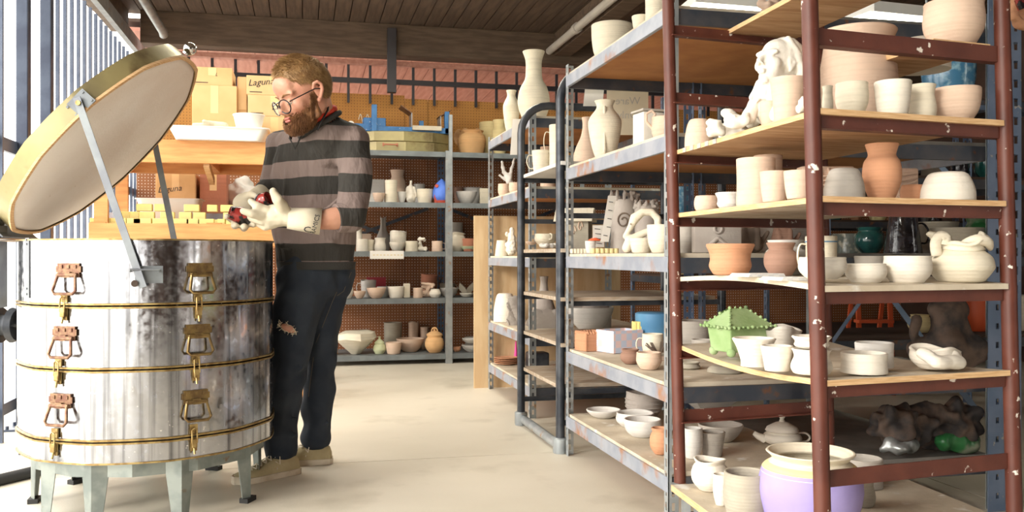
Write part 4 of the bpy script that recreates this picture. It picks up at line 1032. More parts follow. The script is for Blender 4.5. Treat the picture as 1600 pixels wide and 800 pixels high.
# lettering on the gauntlet, wrapped round its surface
def wraptext(s, size, along, turn, rot):
    me = textmesh(s, size); me.transform(Matrix.Rotation(rot, 4, 'Z'))
    dd = (cb-ca).normalized(); toC = (Vector((0, 0, H))-(ca+cb)/2); toC = (toC-dd*toC.dot(dd)).normalized(); up_ = dd.cross(toC)
    if up_.z < 0: up_ = -up_
    Lg = (cb-ca).length
    for v in me.vertices:
        t = along+v.co.x/Lg; r = .041+(.0535-.041)*t+.0022; a = turn+v.co.y/r
        v.co = ca.lerp(cb, t)+toC*math.cos(a)*r+up_*math.sin(a)*r
    link('lettering', me, M['ink'], mb)
wraptext('RAMICS', .026, .84, -.28, PI/2-.12); wraptext('C', .045, .62, -.82, .1)
# shoes
def shoe(heel, toe, name='shoe'):
    d = toe-heel; L_ = d.length; d.normalize(); s = UP.cross(d)
    t = empty(name, (0, 0, 0)); t.parent = mb; t.location = -mb.location; t['local'] = 1
    secs = [(0, .024, .05), (.03, .036, .075), (.12, .041, .09), (.3, .042, .092), (.42, .043, .085), (.55, .046, .07), (.7, .05, .055), (.84, .048, .047), (.94, .036, .042), (1, .012, .032)]
    bm = bmesh.new(); rs = []
    n = 16
    for (x, w, h) in secs:
        rs.append([bm.verts.new(heel+d*x*L_+s*(w*math.copysign(abs(math.cos(PI*k/(n-1)))**.7, math.cos(PI*k/(n-1))))+UP*(.022+(h-.022)*math.sin(PI*k/(n-1))**.8)) for k in range(n)])
    for a, b in zip(rs, rs[1:]):
        for k in range(n-1): bm.faces.new((a[k], a[k+1], b[k+1], b[k]))
        bm.faces.new((a[n-1], a[0], b[0], b[n-1]))
    bm.faces.new(rs[0]); bm.faces.new(rs[-1][::-1]); fin('upper', bm, M['canvas_shoe'], t, smooth=True, loc=(0, 0, 0))
    bm = bmesh.new(); o1 = [(x, w+.006) for x, w, h in secs]; o1[0] = (-.02, .026); o1.append((1.025, .012)); T = []; B = []
    path = [(x, w) for x, w in o1]+[(x, -w) for x, w in o1[::-1]]
    for x, w in path: T.append(bm.verts.new(heel+d*x*L_+s*w+UP*(.026+(.008 if x > .85 else 0)))); B.append(bm.verts.new(heel+d*x*L_+s*w*.97+UP*.001))
    bm.faces.new(T); bm.faces.new(B[::-1])
    for k in range(len(T)): bm.faces.new((T[k], T[(k+1) % len(T)], B[(k+1) % len(T)], B[k]))
    fin('sole', bm, M['shoe_rubber'], t, loc=(0, 0, 0))
    bm = bmesh.new()
    for k in range(5):
        x = .40+k*.075; h = [.092, .084, .075, .066, .058][k]
        for sg in (-1, 1): tube(bm, [heel+d*x*L_+s*.024*sg+UP*(h-.004), heel+d*(x+.035)*L_+UP*(h+.004), heel+d*(x+.07)*L_-s*.024*sg+UP*(h-.012)], .0026, 5)
    c0 = heel+d*.38*L_+UP*.092
    for sg in (-1, 1): tube(bm, [c0, c0+s*.03*sg+UP*.012-d*.01, c0+s*.05*sg-UP*.03, c0+s*.03*sg-UP*.02+d*.01, c0], .0024, 5); tube(bm, [c0, c0+s*.045*sg-UP*.05+d*.01], .0022, 5)
    fin('laces', bm, M['paper_cream'], t, smooth=True, loc=(0, 0, 0))
def gnd(px, py): d = F*H/(py-400); q = P(px, py, d); q.z = 0; return q
shoe(Vector((AF.x, AF.y, 0))+RT*.065+FW*.035, gnd(366, 757)+FW*.0)
shoe(Vector((AR.x, AR.y, 0))+RT*.075, Vector((AR.x, AR.y, 0))-RT*.2-FW*.06)
# what he holds
def held(label, c, axis, r, L_):
    bm = bmesh.new(); lathe(bm, smoothprof([(.001, 0), (r*.75, .0), (r*.95, L_*.2), (r, L_*.55), (r*.8, L_*.9), (r*.82, L_)], 3)+[(r*.7, L_), (r*.8, L_*.5), (.001, L_*.15)], 24)
    q = axis.to_track_quat('Z', 'Y').to_matrix().to_4x4()
    for v in bm.verts: v.co = Matrix.Translation(c) @ q @ v.co
    o = fin('glazed_pot', bm, M['red_glaze'], smooth=True, rebase=True); tag(o, label, 'pot', 'glazed pots in the gloves')
held('small red and black glazed pot held between the thumb and fingers of the gloves', P(405, 318, 3.52), camv(.75, -.35, .35), .034, .052)
held('dark red glazed pot lying in the lower gloved hand', P(392, 341, 3.56), camv(-.85, -.45, .25), .034, .085)
# ------------------------------------------------------------ pottery
PR = {
 'bowl': [(.45, 0), (.5, .04), (.72, .3), (.92, .7), (1, 1)],
 'deep': [(.6, 0), (.66, .05), (.88, .3), (.98, .65), (1, 1)],
 'round': [(.62, 0), (.7, .06), (.94, .35), (1, .62), (.96, .9), (.97, 1)],
 'cup': [(.72, 0), (.78, .05), (.9, .4), (.97, .8), (1, 1)],
 'cyl': [(.96, 0), (1, .04), (.97, .5), (1, 1)],
 'taper': [(.7, 0), (.75, .04), (.86, .5), (1, .97), (1, 1)],
 'flare': [(.62, 0), (.6, .1), (.66, .35), (.82, .7), (1, .97), (1, 1)],
 'plate': [(.4, 0), (.45, .1), (.8, .5), (1, 1)],
 'planter': [(.62, 0), (.72, .05), (.88, .28), (.84, .5), (.86, .7), (1, .95), (1, 1)],
 'waist': [(.8, 0), (.86, .05), (.96, .25), (.9, .5), (.8, .7), (.85, .9), (.92, 1)],
 'jar': [(.62, 0), (.7, .05), (.98, .35), (1, .55), (.82, .85), (.72, .92), (.78, 1)],
 'vase': [(.5, 0), (.58, .03), (.92, .25), (1, .42), (.85, .62), (.5, .78), (.44, .86), (.56, 1)],
 'tallvase': [(.5, 0), (.62, .03), (.95, .22), (1, .35), (.85, .5), (.56, .62), (.5, .75), (.52, .88), (.7, 1)],
 'urn': [(.45, 0), (.5, .03), (.78, .25), (1, .58), (.92, .72), (.55, .86), (.5, .93), (.62, 1)],
 'bottle': [(.7, 0), (.85, .04), (1, .25), (.8, .45), (.45, .65), (.32, .85), (.38, 1)],
 'belly': [(.5, 0), (.6, .04), (.9, .25), (1, .5), (.9, .75), (.75, .86), (.8, .93), (.86, 1)],
 'shoulder': [(.55, 0), (.72, .06), (.98, .38), (1, .52), (.92, .75), (.66, .95), (.6, 1)],
 'olla': [(.55, 0), (.65, .03), (.95, .3), (1, .5), (.93, .68), (.75, .78), (.72, .84), (.86, 1)],
 'dome': [(1, 0), (1, .05), (.97, .4), (.8, .8), (.62, .97), (.3, 1), (0.001, 1)],
 'cone': [(1, 0), (.97, .05), (.72, 1), (.6, 1), (0.001, .98)],
 'ring': [(.86, 0), (1, .3), (1, .7), (.9, 1)],
 'bigpot': [(.86, 0), (.93, .04), (1, .35), (.98, .6), (.9, .82), (.88, .9), (.97, .985), (.97, 1)],
 'crock': [(.72, 0), (.8, .04), (.97, .4), (1, .6), (.93, .8), (.74, .9), (.76, .94), (.86, 1)],
}
ALLPOTS = []
def pot(prof, name, label, cat, cx, yt, w, m, zs, d, group=None, th=None, ex=(), n=36, sq=None, tilt=0, sx=1, wob=0, mat_in=None):
    r = w*d/F/2; h = max(.012, H+(400-yt)*d/F-zs)
    pr = PR[prof]; out = smoothprof([(a*r, b*h) for a, b in pr], 4)
    closed = out[-1][0] < 1e-3*2
    th = th or min(.007, r*.16)
    prof2 = [(0.0, 0.0)]+out
    if not closed:
        inn = []
        for a, b in reversed(out):
            inn.append((max(a-th, .001), max(b+th*.0, th*1.2)))
        rim = [(out[-1][0]-th*.25, out[-1][1]+th*.3), (out[-1][0]-th*.75, out[-1][1]+th*.3)]
        inn = [q for q in inn if q[1] > th*1.3]
        prof2 += rim+inn+[(0.0, th*1.2)]
    else: prof2[-1] = (0.0, out[-1][1])
    bm = bmesh.new(); lathe(bm, prof2, n)
    if wob:
        for v in bm.verts:
            a = math.atan2(v.co.y, v.co.x); k = wob*r*(v.co.z/h)
            v.co.x += k*math.cos(a)*math.sin(3*a+1); v.co.y += k*math.sin(a)*math.sin(3*a+1); v.co.z += (v.co.z/h)**3*k*.9*math.sin(2*a+cx)
    if sx != 1:
        for v in bm.verts: v.co.x *= sx
    q = FW*d+RT*(d*(cx-800)/F); loc = Vector((q.x, q.y, zs))
    o = fin(name, bm, M[m], loc=loc, smooth=True); o.rotation_euler = (tilt*.3, tilt, -PSI+(cx*.37 % 1)*.0)
    tag(o, label, cat, group)
    def rad(t):
        t = t*h
        for (a, b), (c, e) in zip(out, out[1:]):
            if b <= t <= e and e > b: return a+(c-a)*(t-b)/(e-b)
        return out[-1][0]
    for x in ex:
        k = x[0]
        if k == 'handle':      # side -1 left / 1 right, or angle
            sd = x[1]; z0, z1 = (x[2], x[3]) if len(x) > 2 else (.25, .8); bm = bmesh.new(); w_ = r*(.55 if len(x) < 5 else x[4])
            r0, r1 = rad(z0), rad(z1); pts = [(r0-th*.5, z0*h), (r0+w_*.7, z0*h), (max(r0, r1)+w_, (z0+z1)/2*h), (r1+w_*.7, z1*h), (r1-th*.5, z1*h)]
            an = sd if abs(sd) != 1 else (0 if sd > 0 else PI)
            P3 = smoothprof(pts, 4); tube(bm, [(a*math.cos(an), a*math.sin(an), b) for a, b in P3], max(.0045, r*.09), 8, flat=.6)
            fin('handle', bm, M[m], o, smooth=True)
        if k == 'lid':
            bm = bmesh.new(); ro = out[-1][0]
            lathe(bm, [(ro*.98, h+.001), (ro*.9, h+.012), (ro*.4, h+.03), (.012, h+.034), (.008, h+.045), (.014, h+.056), (0, h+.06)], 28); fin('lid', bm, M[x[1] if len(x) > 1 else m], o, smooth=True)
        if k == 'arch':        # basket handle on a lid
            bm = bmesh.new(); tube(bm, [(ca_*r*.32, 0, h+.026+abs(sa_)*r*.45) for ca_, sa_ in [(math.cos(a), math.sin(a)) for a in [PI*i/10 for i in range(11)]]], .006, 8); fin('lid_handle', bm, M[m], o, smooth=True)
        if k == 'spout':
            bm = bmesh.new(); sd = x[1]; a0 = rad(.5)*.9; tube(bm, [(sd*a0, 0, h*.42), (sd*(a0+r*.35), 0, h*.6), (sd*(a0+r*.55), 0, h*.8)], [r*.24, r*.17, r*.12], 12); fin('spout', bm, M[m], o, smooth=True)
        if k == 'rope':
            for zz in x[1]:
                bm = bmesh.new(); rr = rad(zz); tube(bm, [(rr*math.cos(a), rr*math.sin(a), zz*h) for a in [2*PI*i/28 for i in range(29)]], .003, 6, cap=False); fin('ridge', bm, M[m], o, smooth=True)
        if k == 'band':
            bm = bmesh.new(); zz0, zz1 = x[1], x[2]; pr_ = [(rad(zz0+(zz1-zz0)*i/6)+.0012, (zz0+(zz1-zz0)*i/6)*h) for i in range(7)]; lathe(bm, pr_, n); fin('glaze_band', bm, M[x[3]], o, smooth=True)
        if k == 'beads':
            bm = bmesh.new(); 
            for i in range(12):
                a = 2*PI*i/12; bmesh.ops.create_icosphere(bm, subdivisions=1, radius=.012, matrix=Matrix.Translation((rad(.08)*math.cos(a), rad(.08)*math.sin(a), .012)))
            fin('bead_foot', bm, M[m], o, smooth=True)
    ALLPOTS.append(o); return o
def dA(px, s): return dX(px, XA0+s)
def dZ(px, s): return dX(px, XZ0+s)
def run(zs, dfun, group, rows):
    for r in rows:
        prof, name, cat, label, cx, yt, w, m, dep = r[:9]; kw = r[9] if len(r) > 9 else {}
        d = dfun(cx, dep); pot(prof, name, label, cat, cx, yt, w, m, zs, d, group, **kw)
hL, hR = ('handle', -1), ('handle', 1)
B = 'bowl'; V = 'vase'
# ---- red cart
cart = lambda px, d: d
run(1.492, cart, 'pots on the top board of the red cart', [
 ('round', 'bowl', B, 'large beige bowl on the top board of the red cart', 1490, 6, 90, 'pink_clay', 2.33),
])
run(1.297, cart, 'pots on the upper board of the red cart', [
 ('dome', 'clay_dome', 'dome', 'smooth terracotta dome at the left back end of the cart board', 1092, 186, 44, 'pink_clay', 2.86),
 ('bigpot', 'clay_pot', 'pot', 'very large beige pot just right of the front cart post', 1341, 50, 117, 'pink_clay', 2.5, dict(th=.009)),
 ('taper', 'flower_pot', 'pot', 'plain peach cylinder pot just left of the front cart post', 1232, 124, 56, 'pink_clay', 2.37),
 ('round', B, B, 'small ribbed cream bowl beside the front cart post on the upper board', 1331, 131, 50, 'cream', 2.225),
 ('cup', 'cup', 'cup', 'smooth white cup in the middle of the upper cart board', 1395, 129, 56, 'bisque_white', 2.22),
 ('waist', 'cup', 'cup', 'ribbed cream cup between the white cup and the tan bowl', 1441, 134, 44, 'cream', 2.27),
 ('deep', B, B, 'tan bowl with swirling ridges at the right of the upper cart board', 1494, 140, 72, 'pink_clay', 2.31),
 ('round', 'clay_pot', 'pot', 'squat peach pot beside the peach cylinder under the bust', 1202, 160, 30, 'pink_clay', 2.45),
])
run(1.092, cart, 'pots on the third board of the red cart', [
 ('ring', 'dish', 'dish', 'low terracotta dish at the left back end of the cart board', 1104, 307, 38, 'pink_clay', 2.8),
 ('planter', 'dish', 'dish', 'white flanged dish beside the low terracotta dish', 1139, 302, 42, 'pale_grey', 2.68),
 ('cyl', 'cylinder_pot', 'pot', 'tall ribbed pinkish cylinder on the cart', 1181, 249, 60, 'pink_clay', 2.55),
 ('cyl', 'cylinder_pot', 'pot', 'second tall ribbed cylinder half hidden behind the first', 1200, 244, 44, 'pink_clay', 2.75),
 ('cup', 'cup', 'cup', 'ribbed pinkish cup right beside the tall cylinders', 1210, 269, 45, 'pink_clay', 2.37),
 ('cup', 'cup', 'cup', 'ribbed pinkish cup against the front post of the cart', 1248, 268, 46, 'pink_clay', 2.24),
 ('dome', 'upturned_bowl', B, 'grey upturned bowl right of the front cart post', 1319, 263, 62, 'grey_clay', 2.25),
 ('olla', 'vase', V, 'smooth terracotta vase with flared neck on the cart', 1378, 226, 58, 'terracotta', 2.3),
 ('dome', 'lidded_dish', 'dish', 'cream lidded low dish at the right end of the third cart board', 1481, 269, 80, 'bisque_white', 2.32),
 ('ring', 'saucer', 'saucer', 'brown ribbed saucer stacked beside the terracotta vase', 1426, 290, 36, 'terracotta', 2.38),
])
run(.894, cart, 'pots on the fourth board of the red cart', [
 ('planter', 'planter', 'pot', 'terracotta planter with wide flared rim on the cart', 1141, 382, 74, 'terracotta', 2.63),
 ('olla', 'clay_pot', 'pot', 'dark brown wide-mouthed pot on the cart', 1220, 380, 52, 'brown_clay', 2.5),
 ('olla', 'clay_pot', 'pot', 'pale pot standing right behind the dark brown pot', 1228, 376, 66, 'pale_grey', 2.62, dict(th=.005)),
 ('cyl', 'mug', 'mug', 'cream mug with thin blue rim line behind the white bowl', 1283, 370, 48, 'cream', 2.46, dict(ex=[hL, ('band', .86, .89, 'drum_blue')])),
 ('round', B, B, 'white round bowl behind the front cart post', 1285, 403, 73, 'bisque_white', 2.2),
])
run(.882, cart, 'pots on the fourth board of the red cart', [
 ('round', B, B, 'low ribbed cream bowl right of the front cart post', 1353, 413, 62, 'bisque_white', 2.24),
 ('round', B, B, 'deep white bowl in the middle of the fourth cart board', 1418, 401, 72, 'bisque_white', 2.26),
 ('cup', B, B, 'grey bowl behind the two white bowls on the cart', 1362, 401, 52, 'grey_clay', 2.5),
])
run(.662, cart, 'pots on the fifth board of the red cart', [
 ('flare', B, B, 'white flared bowl in front of the green leafy box', 1178, 529, 66, 'bisque_white', 2.35),
 ('taper', 'cup', 'cup', 'white tapered cup right of the flared bowl', 1214, 541, 50, 'bisque_white', 2.26),
 ('waist', 'jar', 'jar', 'squat white jar supporting another cup by the cart post', 1268, 546, 66, 'bisque_white', 2.2),
 ('cyl', B, B, 'low white cylinder bowl right of the front cart post', 1350, 552, 70, 'bisque_white', 2.22),
 ('cyl', 'cylinder_pot', 'pot', 'taller white cylinder behind the low cylinder bowl', 1366, 536, 58, 'pale_grey', 2.34),
 ('bowl', B, B, 'grey bowl with pinched wavy rim behind the white cups', 1224, 513, 52, 'grey_clay', 2.62, dict(wob=.18)),
])
hh = H+(400-546)*2.2/F
run(hh+.003, cart, 'pots on the fifth board of the red cart', [('planter', 'cup', 'cup', 'white flared cup stacked on the squat white jar', 1268, 526, 60, 'bisque_white', 2.2)])
run(.2115, cart, 'pots on the low base board', [
 ('belly', 'creamer', 'jug', 'white creamer with pinched lip on the low base board', 1109, 718, 58, 'bisque_white', 2.83, dict(wob=.05)),
 ('round', 'cup', 'cup', 'tiny white cup squeezed between the creamer and the grey pot', 1127, 741, 26, 'bisque_white', 2.66),
 ('round', 'clay_pot', 'pot', 'grey round pot left of the lavender bowl', 1166, 738, 70, 'stoneware', 2.46),
 ('crock', 'lavender_bowl', B, 'big lavender bowl with cream inside and yellow band', 1266, 706, 156, 'cream', 2.40, dict(th=.009, n=56, ex=[('band', .015, .8, 'lavender'), ('band', .8, .87, 'yellow_clay')])),
 ('cyl', 'clay_pot', 'pot', 'grey cylinder pot right behind the lavender bowl', 1348, 716, 60, 'grey_clay', 2.88),
 ('waist', 'clay_pot', 'pot', 'brownish pot half hidden right of the lavender bowl', 1345, 744, 46, 'stoneware', 2.66),
])
# ---- large unit A
run(1.822, dA, 'pots on top of the large shelving', [
 ('deep', 'clay_pot', 'pot', 'cream wide-rimmed pot at the far end on top of the large shelving', 956, 40, 64, 'cream', .14),
 ('plate', 'saucer', 'saucer', 'small cream saucer on top of the large shelving', 1001, 26, 28, 'cream', .1),
 ('cyl', 'cylinder_pot', 'pot', 'cream pot by the post on top of the large shelving', 1026, -14, 36, 'cream', .13),
])
run(1.38, dA, 'pots on the second shelf of the large shelving', [
 ('urn', 'pitcher', V, 'tall cream pitcher with long strap handle', 945, 158, 52, 'cream', .12, dict(ex=[('handle', -1.7, .15, .86, .22)])),
 ('round', 'jug', 'jug', 'pinkish jug with a curled hook handle', 1040, 184, 44, 'pink_clay', .12),
])
run(.962, dA, 'pots on the waist-high shelf of the large shelving', [
 ('cup', B, B, 'small cream bowl under the swan figure', 1002, 373, 36, 'cream', .09),
 ('deep', 'cup', 'cup', 'cream cup next to the rusty post', 1032, 352, 42, 'cream', .10),
 ('cup', 'cup', 'cup', 'tiny pale cup below the red mushroom', 923, 377, 18, 'pale_grey', .08),
 ('round', 'clay_pot', 'pot', 'small grey pot just behind the red post', 1072, 354, 28, 'grey_clay', .28),
 ('cyl', 'glazed_pot', 'pot', 'grey glazed pot speckled white behind the front post', 1325, 366, 50, 'grey_glaze', 1.0),
 ('belly', 'glazed_vase', V, 'dark teal glossy vase on the rear of the large shelving', 1359, 356, 46, 'teal_glaze', 1.02),
 ('taper', 'glazed_pot', 'pot', 'grey speckled planter behind the black glazed mug', 1462, 348, 66, 'stoneware', 1.22),
 ('deep', 'glazed_pot', 'pot', 'wide brown-green glazed planter behind the crumpled jug', 1496, 357, 76, 'stoneware', 1.22),
])
o = pot('cone', 'glazed_mug', 'tall black glossy glazed mug on the rear of the large shelving', 'mug', 1411, 342, 58, 'black_glaze', .962, dA(1411, 1.02), 'pots on the waist-high shelf of the large shelving', ex=[('handle', 1, .3, .85, .5)])
run(.512, dA, 'pots on the knee-high shelf of the large shelving', [
 ('belly', 'mug', 'mug', 'brown mug in front of the checkered box', 985, 546, 32, 'brown_clay', .07, dict(ex=[hR])),
 ('round', 'cup', 'cup', 'cream cup right of the brown mug', 1014, 551, 40, 'pink_clay', .08),
 ('round', 'jar', 'jar', 'little white jar between the brick pot and the checkered box', 940, 536, 14, 'bisque_white', .12),
 ('round', 'mug', 'mug', 'cream mug behind the checkered box', 1020, 522, 34, 'cream', .25, dict(ex=[hL])),
 ('deep', B, B, 'wide grey bowl at the rear seen left of the green box', 1082, 501, 62, 'grey_clay', .55),
 ('bowl', B, B, 'smaller grey bowl stacked low beside the wide grey bowl', 1098, 531, 36, 'grey_clay', .46),
 ('waist', 'clay_pot', 'pot', 'small brown-grey pot behind the red post', 1077, 566, 36, 'stoneware', .24),
 ('dome', 'upturned_bowl', B, 'grey upturned bowl below the green leafy box', 1133, 571, 56, 'stoneware', .33),
 ('dome', 'clay_lump', 'pot', 'mottled brown pot seen under the folded white bowl', 1465, 590, 50, 'dark_clutter', 1.15),
])
run(.202, dA, 'bowls on the lowest shelf of the large shelving', [
 ('bowl', B, B, 'shallow pale bowl at the far end of the lowest shelf', 943, 640, 54, 'pale_grey', .13),
 ('round', B, B, 'deep pale bowl, middle of the three on the lowest shelf', 992, 645, 60, 'pale_grey', .19, dict(wob=.03)),
 ('deep', B, B, 'deep pale bowl nearest in front on the lowest shelf', 1004, 655, 58, 'pale_grey', .15),
 ('belly', 'clay_pot', 'pot', 'terracotta pot by the rusty post on the lowest shelf', 1032, 669, 34, 'terracotta', .09),
 ('round', 'textured_pot', 'pot', 'grey pot with carved wavy texture behind the bowls', 1006, 613, 58, 'wet_grey', .31, dict(wob=.05, ex=[('rope', (.3, .45, .6, .75))])),
 ('round', 'cup', 'cup', 'tall grey cup beside the red post on the lowest shelf', 1082, 669, 32, 'pale_grey', .18),
 ('taper', 'cup', 'cup', 'grey cup in front of the dark bowl on the lowest shelf', 1113, 675, 40, 'grey_clay', .27),
 ('bowl', B, B, 'wide dark grey bowl on the lowest shelf', 1126, 663, 70, 'grey_clay', .42),
])
# ---- further unit Z
run(1.777, dZ, 'vases on top of the further shelving', [
 ('tallvase', 'tall_vase', V, 'tall cream vase with narrow neck on top of the further shelving', 834, 81, 50, 'cream', .12),
 ('urn', 'vase', V, 'smaller cream vase beside the tall one on the further shelving', 799, 142, 26, 'cream', .11),
])
run(1.362, dZ, 'pots on the second shelf of the further shelving', [
 ('round', 'cup', 'cup', 'pink cup below the white coral figurine', 788, 288, 20, 'pink_clay', .09),
 ('round', 'cup', 'cup', 'second pink cup, right below the coral figurine', 805, 286, 20, 'pink_clay', .10),
 ('cyl', 'cup', 'cup', 'pink cylinder cup at the rear of the second shelf', 856, 230, 24, 'pink_clay', .30),
])
run(.952, dZ, 'pots on the middle shelf of the further shelving', [
 ('cone', 'upturned_cup', 'cup', 'upturned cream cup on the middle shelf', 784, 377, 22, 'cream', .06),
])
run(.492, dZ, 'pots on the fourth shelf of the further shelving', [
 ('dome', 'shell_dome', 'dome', 'white domed shell at the far end', 789, 458, 36, 'bisque_white', .08),
 ('bottle', 'bottle', 'bottle', 'grey stoppered bottle behind the black pipe rack', 850, 432, 36, 'wet_grey', .33),
 ('bowl', B, B, 'wide grey bowl seen through the pipe rack', 922, 480, 74, 'pale_grey', .45),
 ('dome', 'textured_dome', 'pot', 'grey pot with cracked scaly surface in the wide bowl', 930, 470, 50, 'wet_grey', .5, dict(wob=.06)),
])
for k in range(4):
    run(.192+k*.012, dZ, 'terracotta plates at the bottom of the further shelving', [('plate', 'plate', 'plate', ['lowest terracotta plate of the stack at floor level', 'second lowest terracotta plate of the stack at floor level', 'second terracotta plate from the top of the stack', 'topmost terracotta plate of the stack at floor level'][k], 791, 570-3.2*k, 38, 'terracotta', .09, dict(n=24))])
# black cart
bcd = lambda px, X: dX(px, X)
run(1.407, bcd, 'mugs on the black pipe rack', [
 ('cup', 'mug', 'mug', 'squat cream mug on the top board of the pipe rack', 846, 236, 30, 'cream', 1.29, dict(ex=[hL])),
 ('bottle', 'bottle', 'bottle', 'pink clay bottle behind the tall cream pitcher', 917, 184, 42, 'pink_clay', 1.48),
 ('cyl', 'tankard', 'mug', 'tall cream tankard with textured wall on the pipe rack', 872, 196, 28, 'cream', 1.37, dict(ex=[('handle', -1, .45, .85, .6)])),
])
run(1.014, bcd, 'bowls on the black pipe rack', [
 ('round', 'teacup', 'cup', 'cream teacup with raised handle on the lumpy slab', 852, 366, 34, 'cream', 1.33, dict(ex=[('handle', -1.2, .5, 1.0)])),
 ('bowl', 'dish', 'dish', 'small pink dish on the lumpy slab', 830, 378, 18, 'pink_clay', 1.28),
])
# ---- back wall shelving
bk = lambda px, Y: dY(px, Y)
run(1.871, bk, 'pots on the top of the wall shelving', [
 ('crock', 'eared_pot', 'pot', 'orange pot with petal-shaped ears on top of the wall shelving', 737, 205, 44, 'orange_clay', 8.1, dict(ex=[('rope', (.45, .52, .59))])),
 ('round', 'clay_pot', 'pot', 'yellowish pot at the rear right of the eared orange pot', 766, 192, 36, 'yellow_clay', 8.25),
 ('olla', 'clay_pot', 'pot', 'yellowish squat pot just left of the small white vase', 781, 188, 26, 'yellow_clay', 8.0),
])
run(1.421, bk, 'pots on the upper shelf of the wall shelving', [
 ('bowl', B, B, 'pinkish bowl nearest the striped sleeve', 592, 302, 20, 'pink_clay', 8.0),
 ('olla', 'tall_jar', V, 'tall pinkish jar at the rear of the upper shelf', 621, 266, 26, 'pink_clay', 8.3),
 ('cyl', 'cylinder_vase', V, 'cream cylinder in front of the tall pinkish jar', 611, 282, 19, 'cream', 8.02),
 ('bowl', B, B, 'tiny pale bowl right of the cream cylinder', 628, 300, 14, 'pale_grey', 8.05),
 ('cup', 'cup', 'cup', 'white cup at the rear behind the cream bowl', 655, 288, 18, 'pale_grey', 8.3),
 ('cup', B, B, 'cream straight-sided bowl left of the blue rocket', 664, 296, 26, 'cream', 8.0),
 ('bowl', B, B, 'pale flared bowl just right of the tall post', 729, 300, 34, 'pale_grey', 8.0),
 ('bowl', B, B, 'brown bowl behind the pale flared bowl', 716, 293, 16, 'brown_clay', 8.3),
 ('bowl', B, B, 'wide white bowl at the rear right of the upper shelf', 738, 294, 30, 'pale_grey', 8.32),
])
run(.991, bk, 'pots on the middle shelf of the wall shelving', [
 ('cyl', 'cup', 'cup', 'pale tall cup beside the hem of the shirt', 561, 356, 9, 'bisque_white', 8.1),
 ('cyl', 'mug', 'mug', 'pale pink mug nearest the shirt on the middle shelf', 566, 374, 18, 'bisque_white', 7.98),
 ('cup', 'cup', 'cup', 'cream cup between the pink mug and the white jar', 579, 375, 13, 'cream', 8.05),
 ('waist', 'jar', 'jar', 'white round jar on the middle shelf', 594, 372, 19, 'bisque_white', 7.98),
 ('bottle', 'lumpy_vase', V, 'grey vase with torn top at the rear of the middle shelf', 598, 340, 24, 'wet_grey', 8.3, dict(wob=.1)),
 ('bowl', B, B, 'white bowl under a stacked one on the middle shelf', 620, 379, 24, 'bisque_white', 7.98),
 ('deep', B, B, 'folded cream bowl stacked on the white bowl', 621, 362, 26, 'bisque_white', 8.12, dict(wob=.12)),
 ('cyl', 'cup', 'cup', 'cream cylinder cup left of the animal figurine', 643, 377, 20, 'cream', 7.98),
 ('cyl', 'mug', 'mug', 'pinkish mug with handle on the middle shelf', 683, 377, 17, 'pink_clay', 7.98, dict(ex=[hR])),
 ('belly', 'lumpy_jar', 'jar', 'cream squat jar right behind the tall post', 715, 364, 24, 'cream', 8.1, dict(wob=.1)),
 ('cyl', 'cylinder_pot', 'pot', 'large grey cylinder pot at the rear by the tall post', 709, 348, 28, 'grey_clay', 8.3),
 ('cup', 'cup', 'cup', 'orange cup stacked on a green dish', 732, 373, 19, 'dark_terracotta', 8.02),
 ('belly', 'jar', 'jar', 'white stacked jar at the right of the middle shelf', 752, 364, 18, 'bisque_white', 7.98),
])
run(.578, bk, 'pots on the fourth shelf of the wall shelving', [
 ('belly', 'jar', 'jar', 'white figure-shaped jar next to the jeans', 543, 444, 18, 'bisque_white', 7.98),
 ('bowl', B, B, 'small pinkish bowl beside the figure-shaped jar', 562, 455, 19, 'pink_clay', 7.95),
 ('cup', 'jug', 'jug', 'pale jug with wavy rim behind the small bowls', 575, 438, 24, 'pale_grey', 8.2, dict(wob=.08, ex=[hL])),
 ('bowl', B, B, 'pinkish footed bowl in front of the red square', 588, 450, 30, 'pink_clay', 7.95),
 ('bowl', B, B, 'grey bowl half hidden right of the footed bowl', 600, 448, 22, 'pale_grey', 8.15),
 ('cup', B, B, 'cream bowl with straight rim right of the red square', 619, 448, 26, 'bisque_white', 7.97),
 ('cyl', 'mug', 'mug', 'cream mug in the middle of the fourth shelf', 653, 450, 15, 'pink_clay', 7.97, dict(ex=[hR])),
 ('taper', 'flower_pot', 'pot', 'dark terracotta flower pot leaning at the rear', 667, 429, 26, 'dark_terracotta', 8.28, dict(tilt=.12)),
 ('jar', 'jar', 'jar', 'small white jar right of the spiky figurine', 680, 452, 18, 'bisque_white', 7.95),
 ('deep', B, B, 'stoneware bowl at the rear beside the tall post', 699, 443, 24, 'stoneware', 8.3),
 ('bowl', B, B, 'pale blue bowl behind the tall post on the fourth shelf', 702, 450, 28, 'pale_grey', 8.08),
])
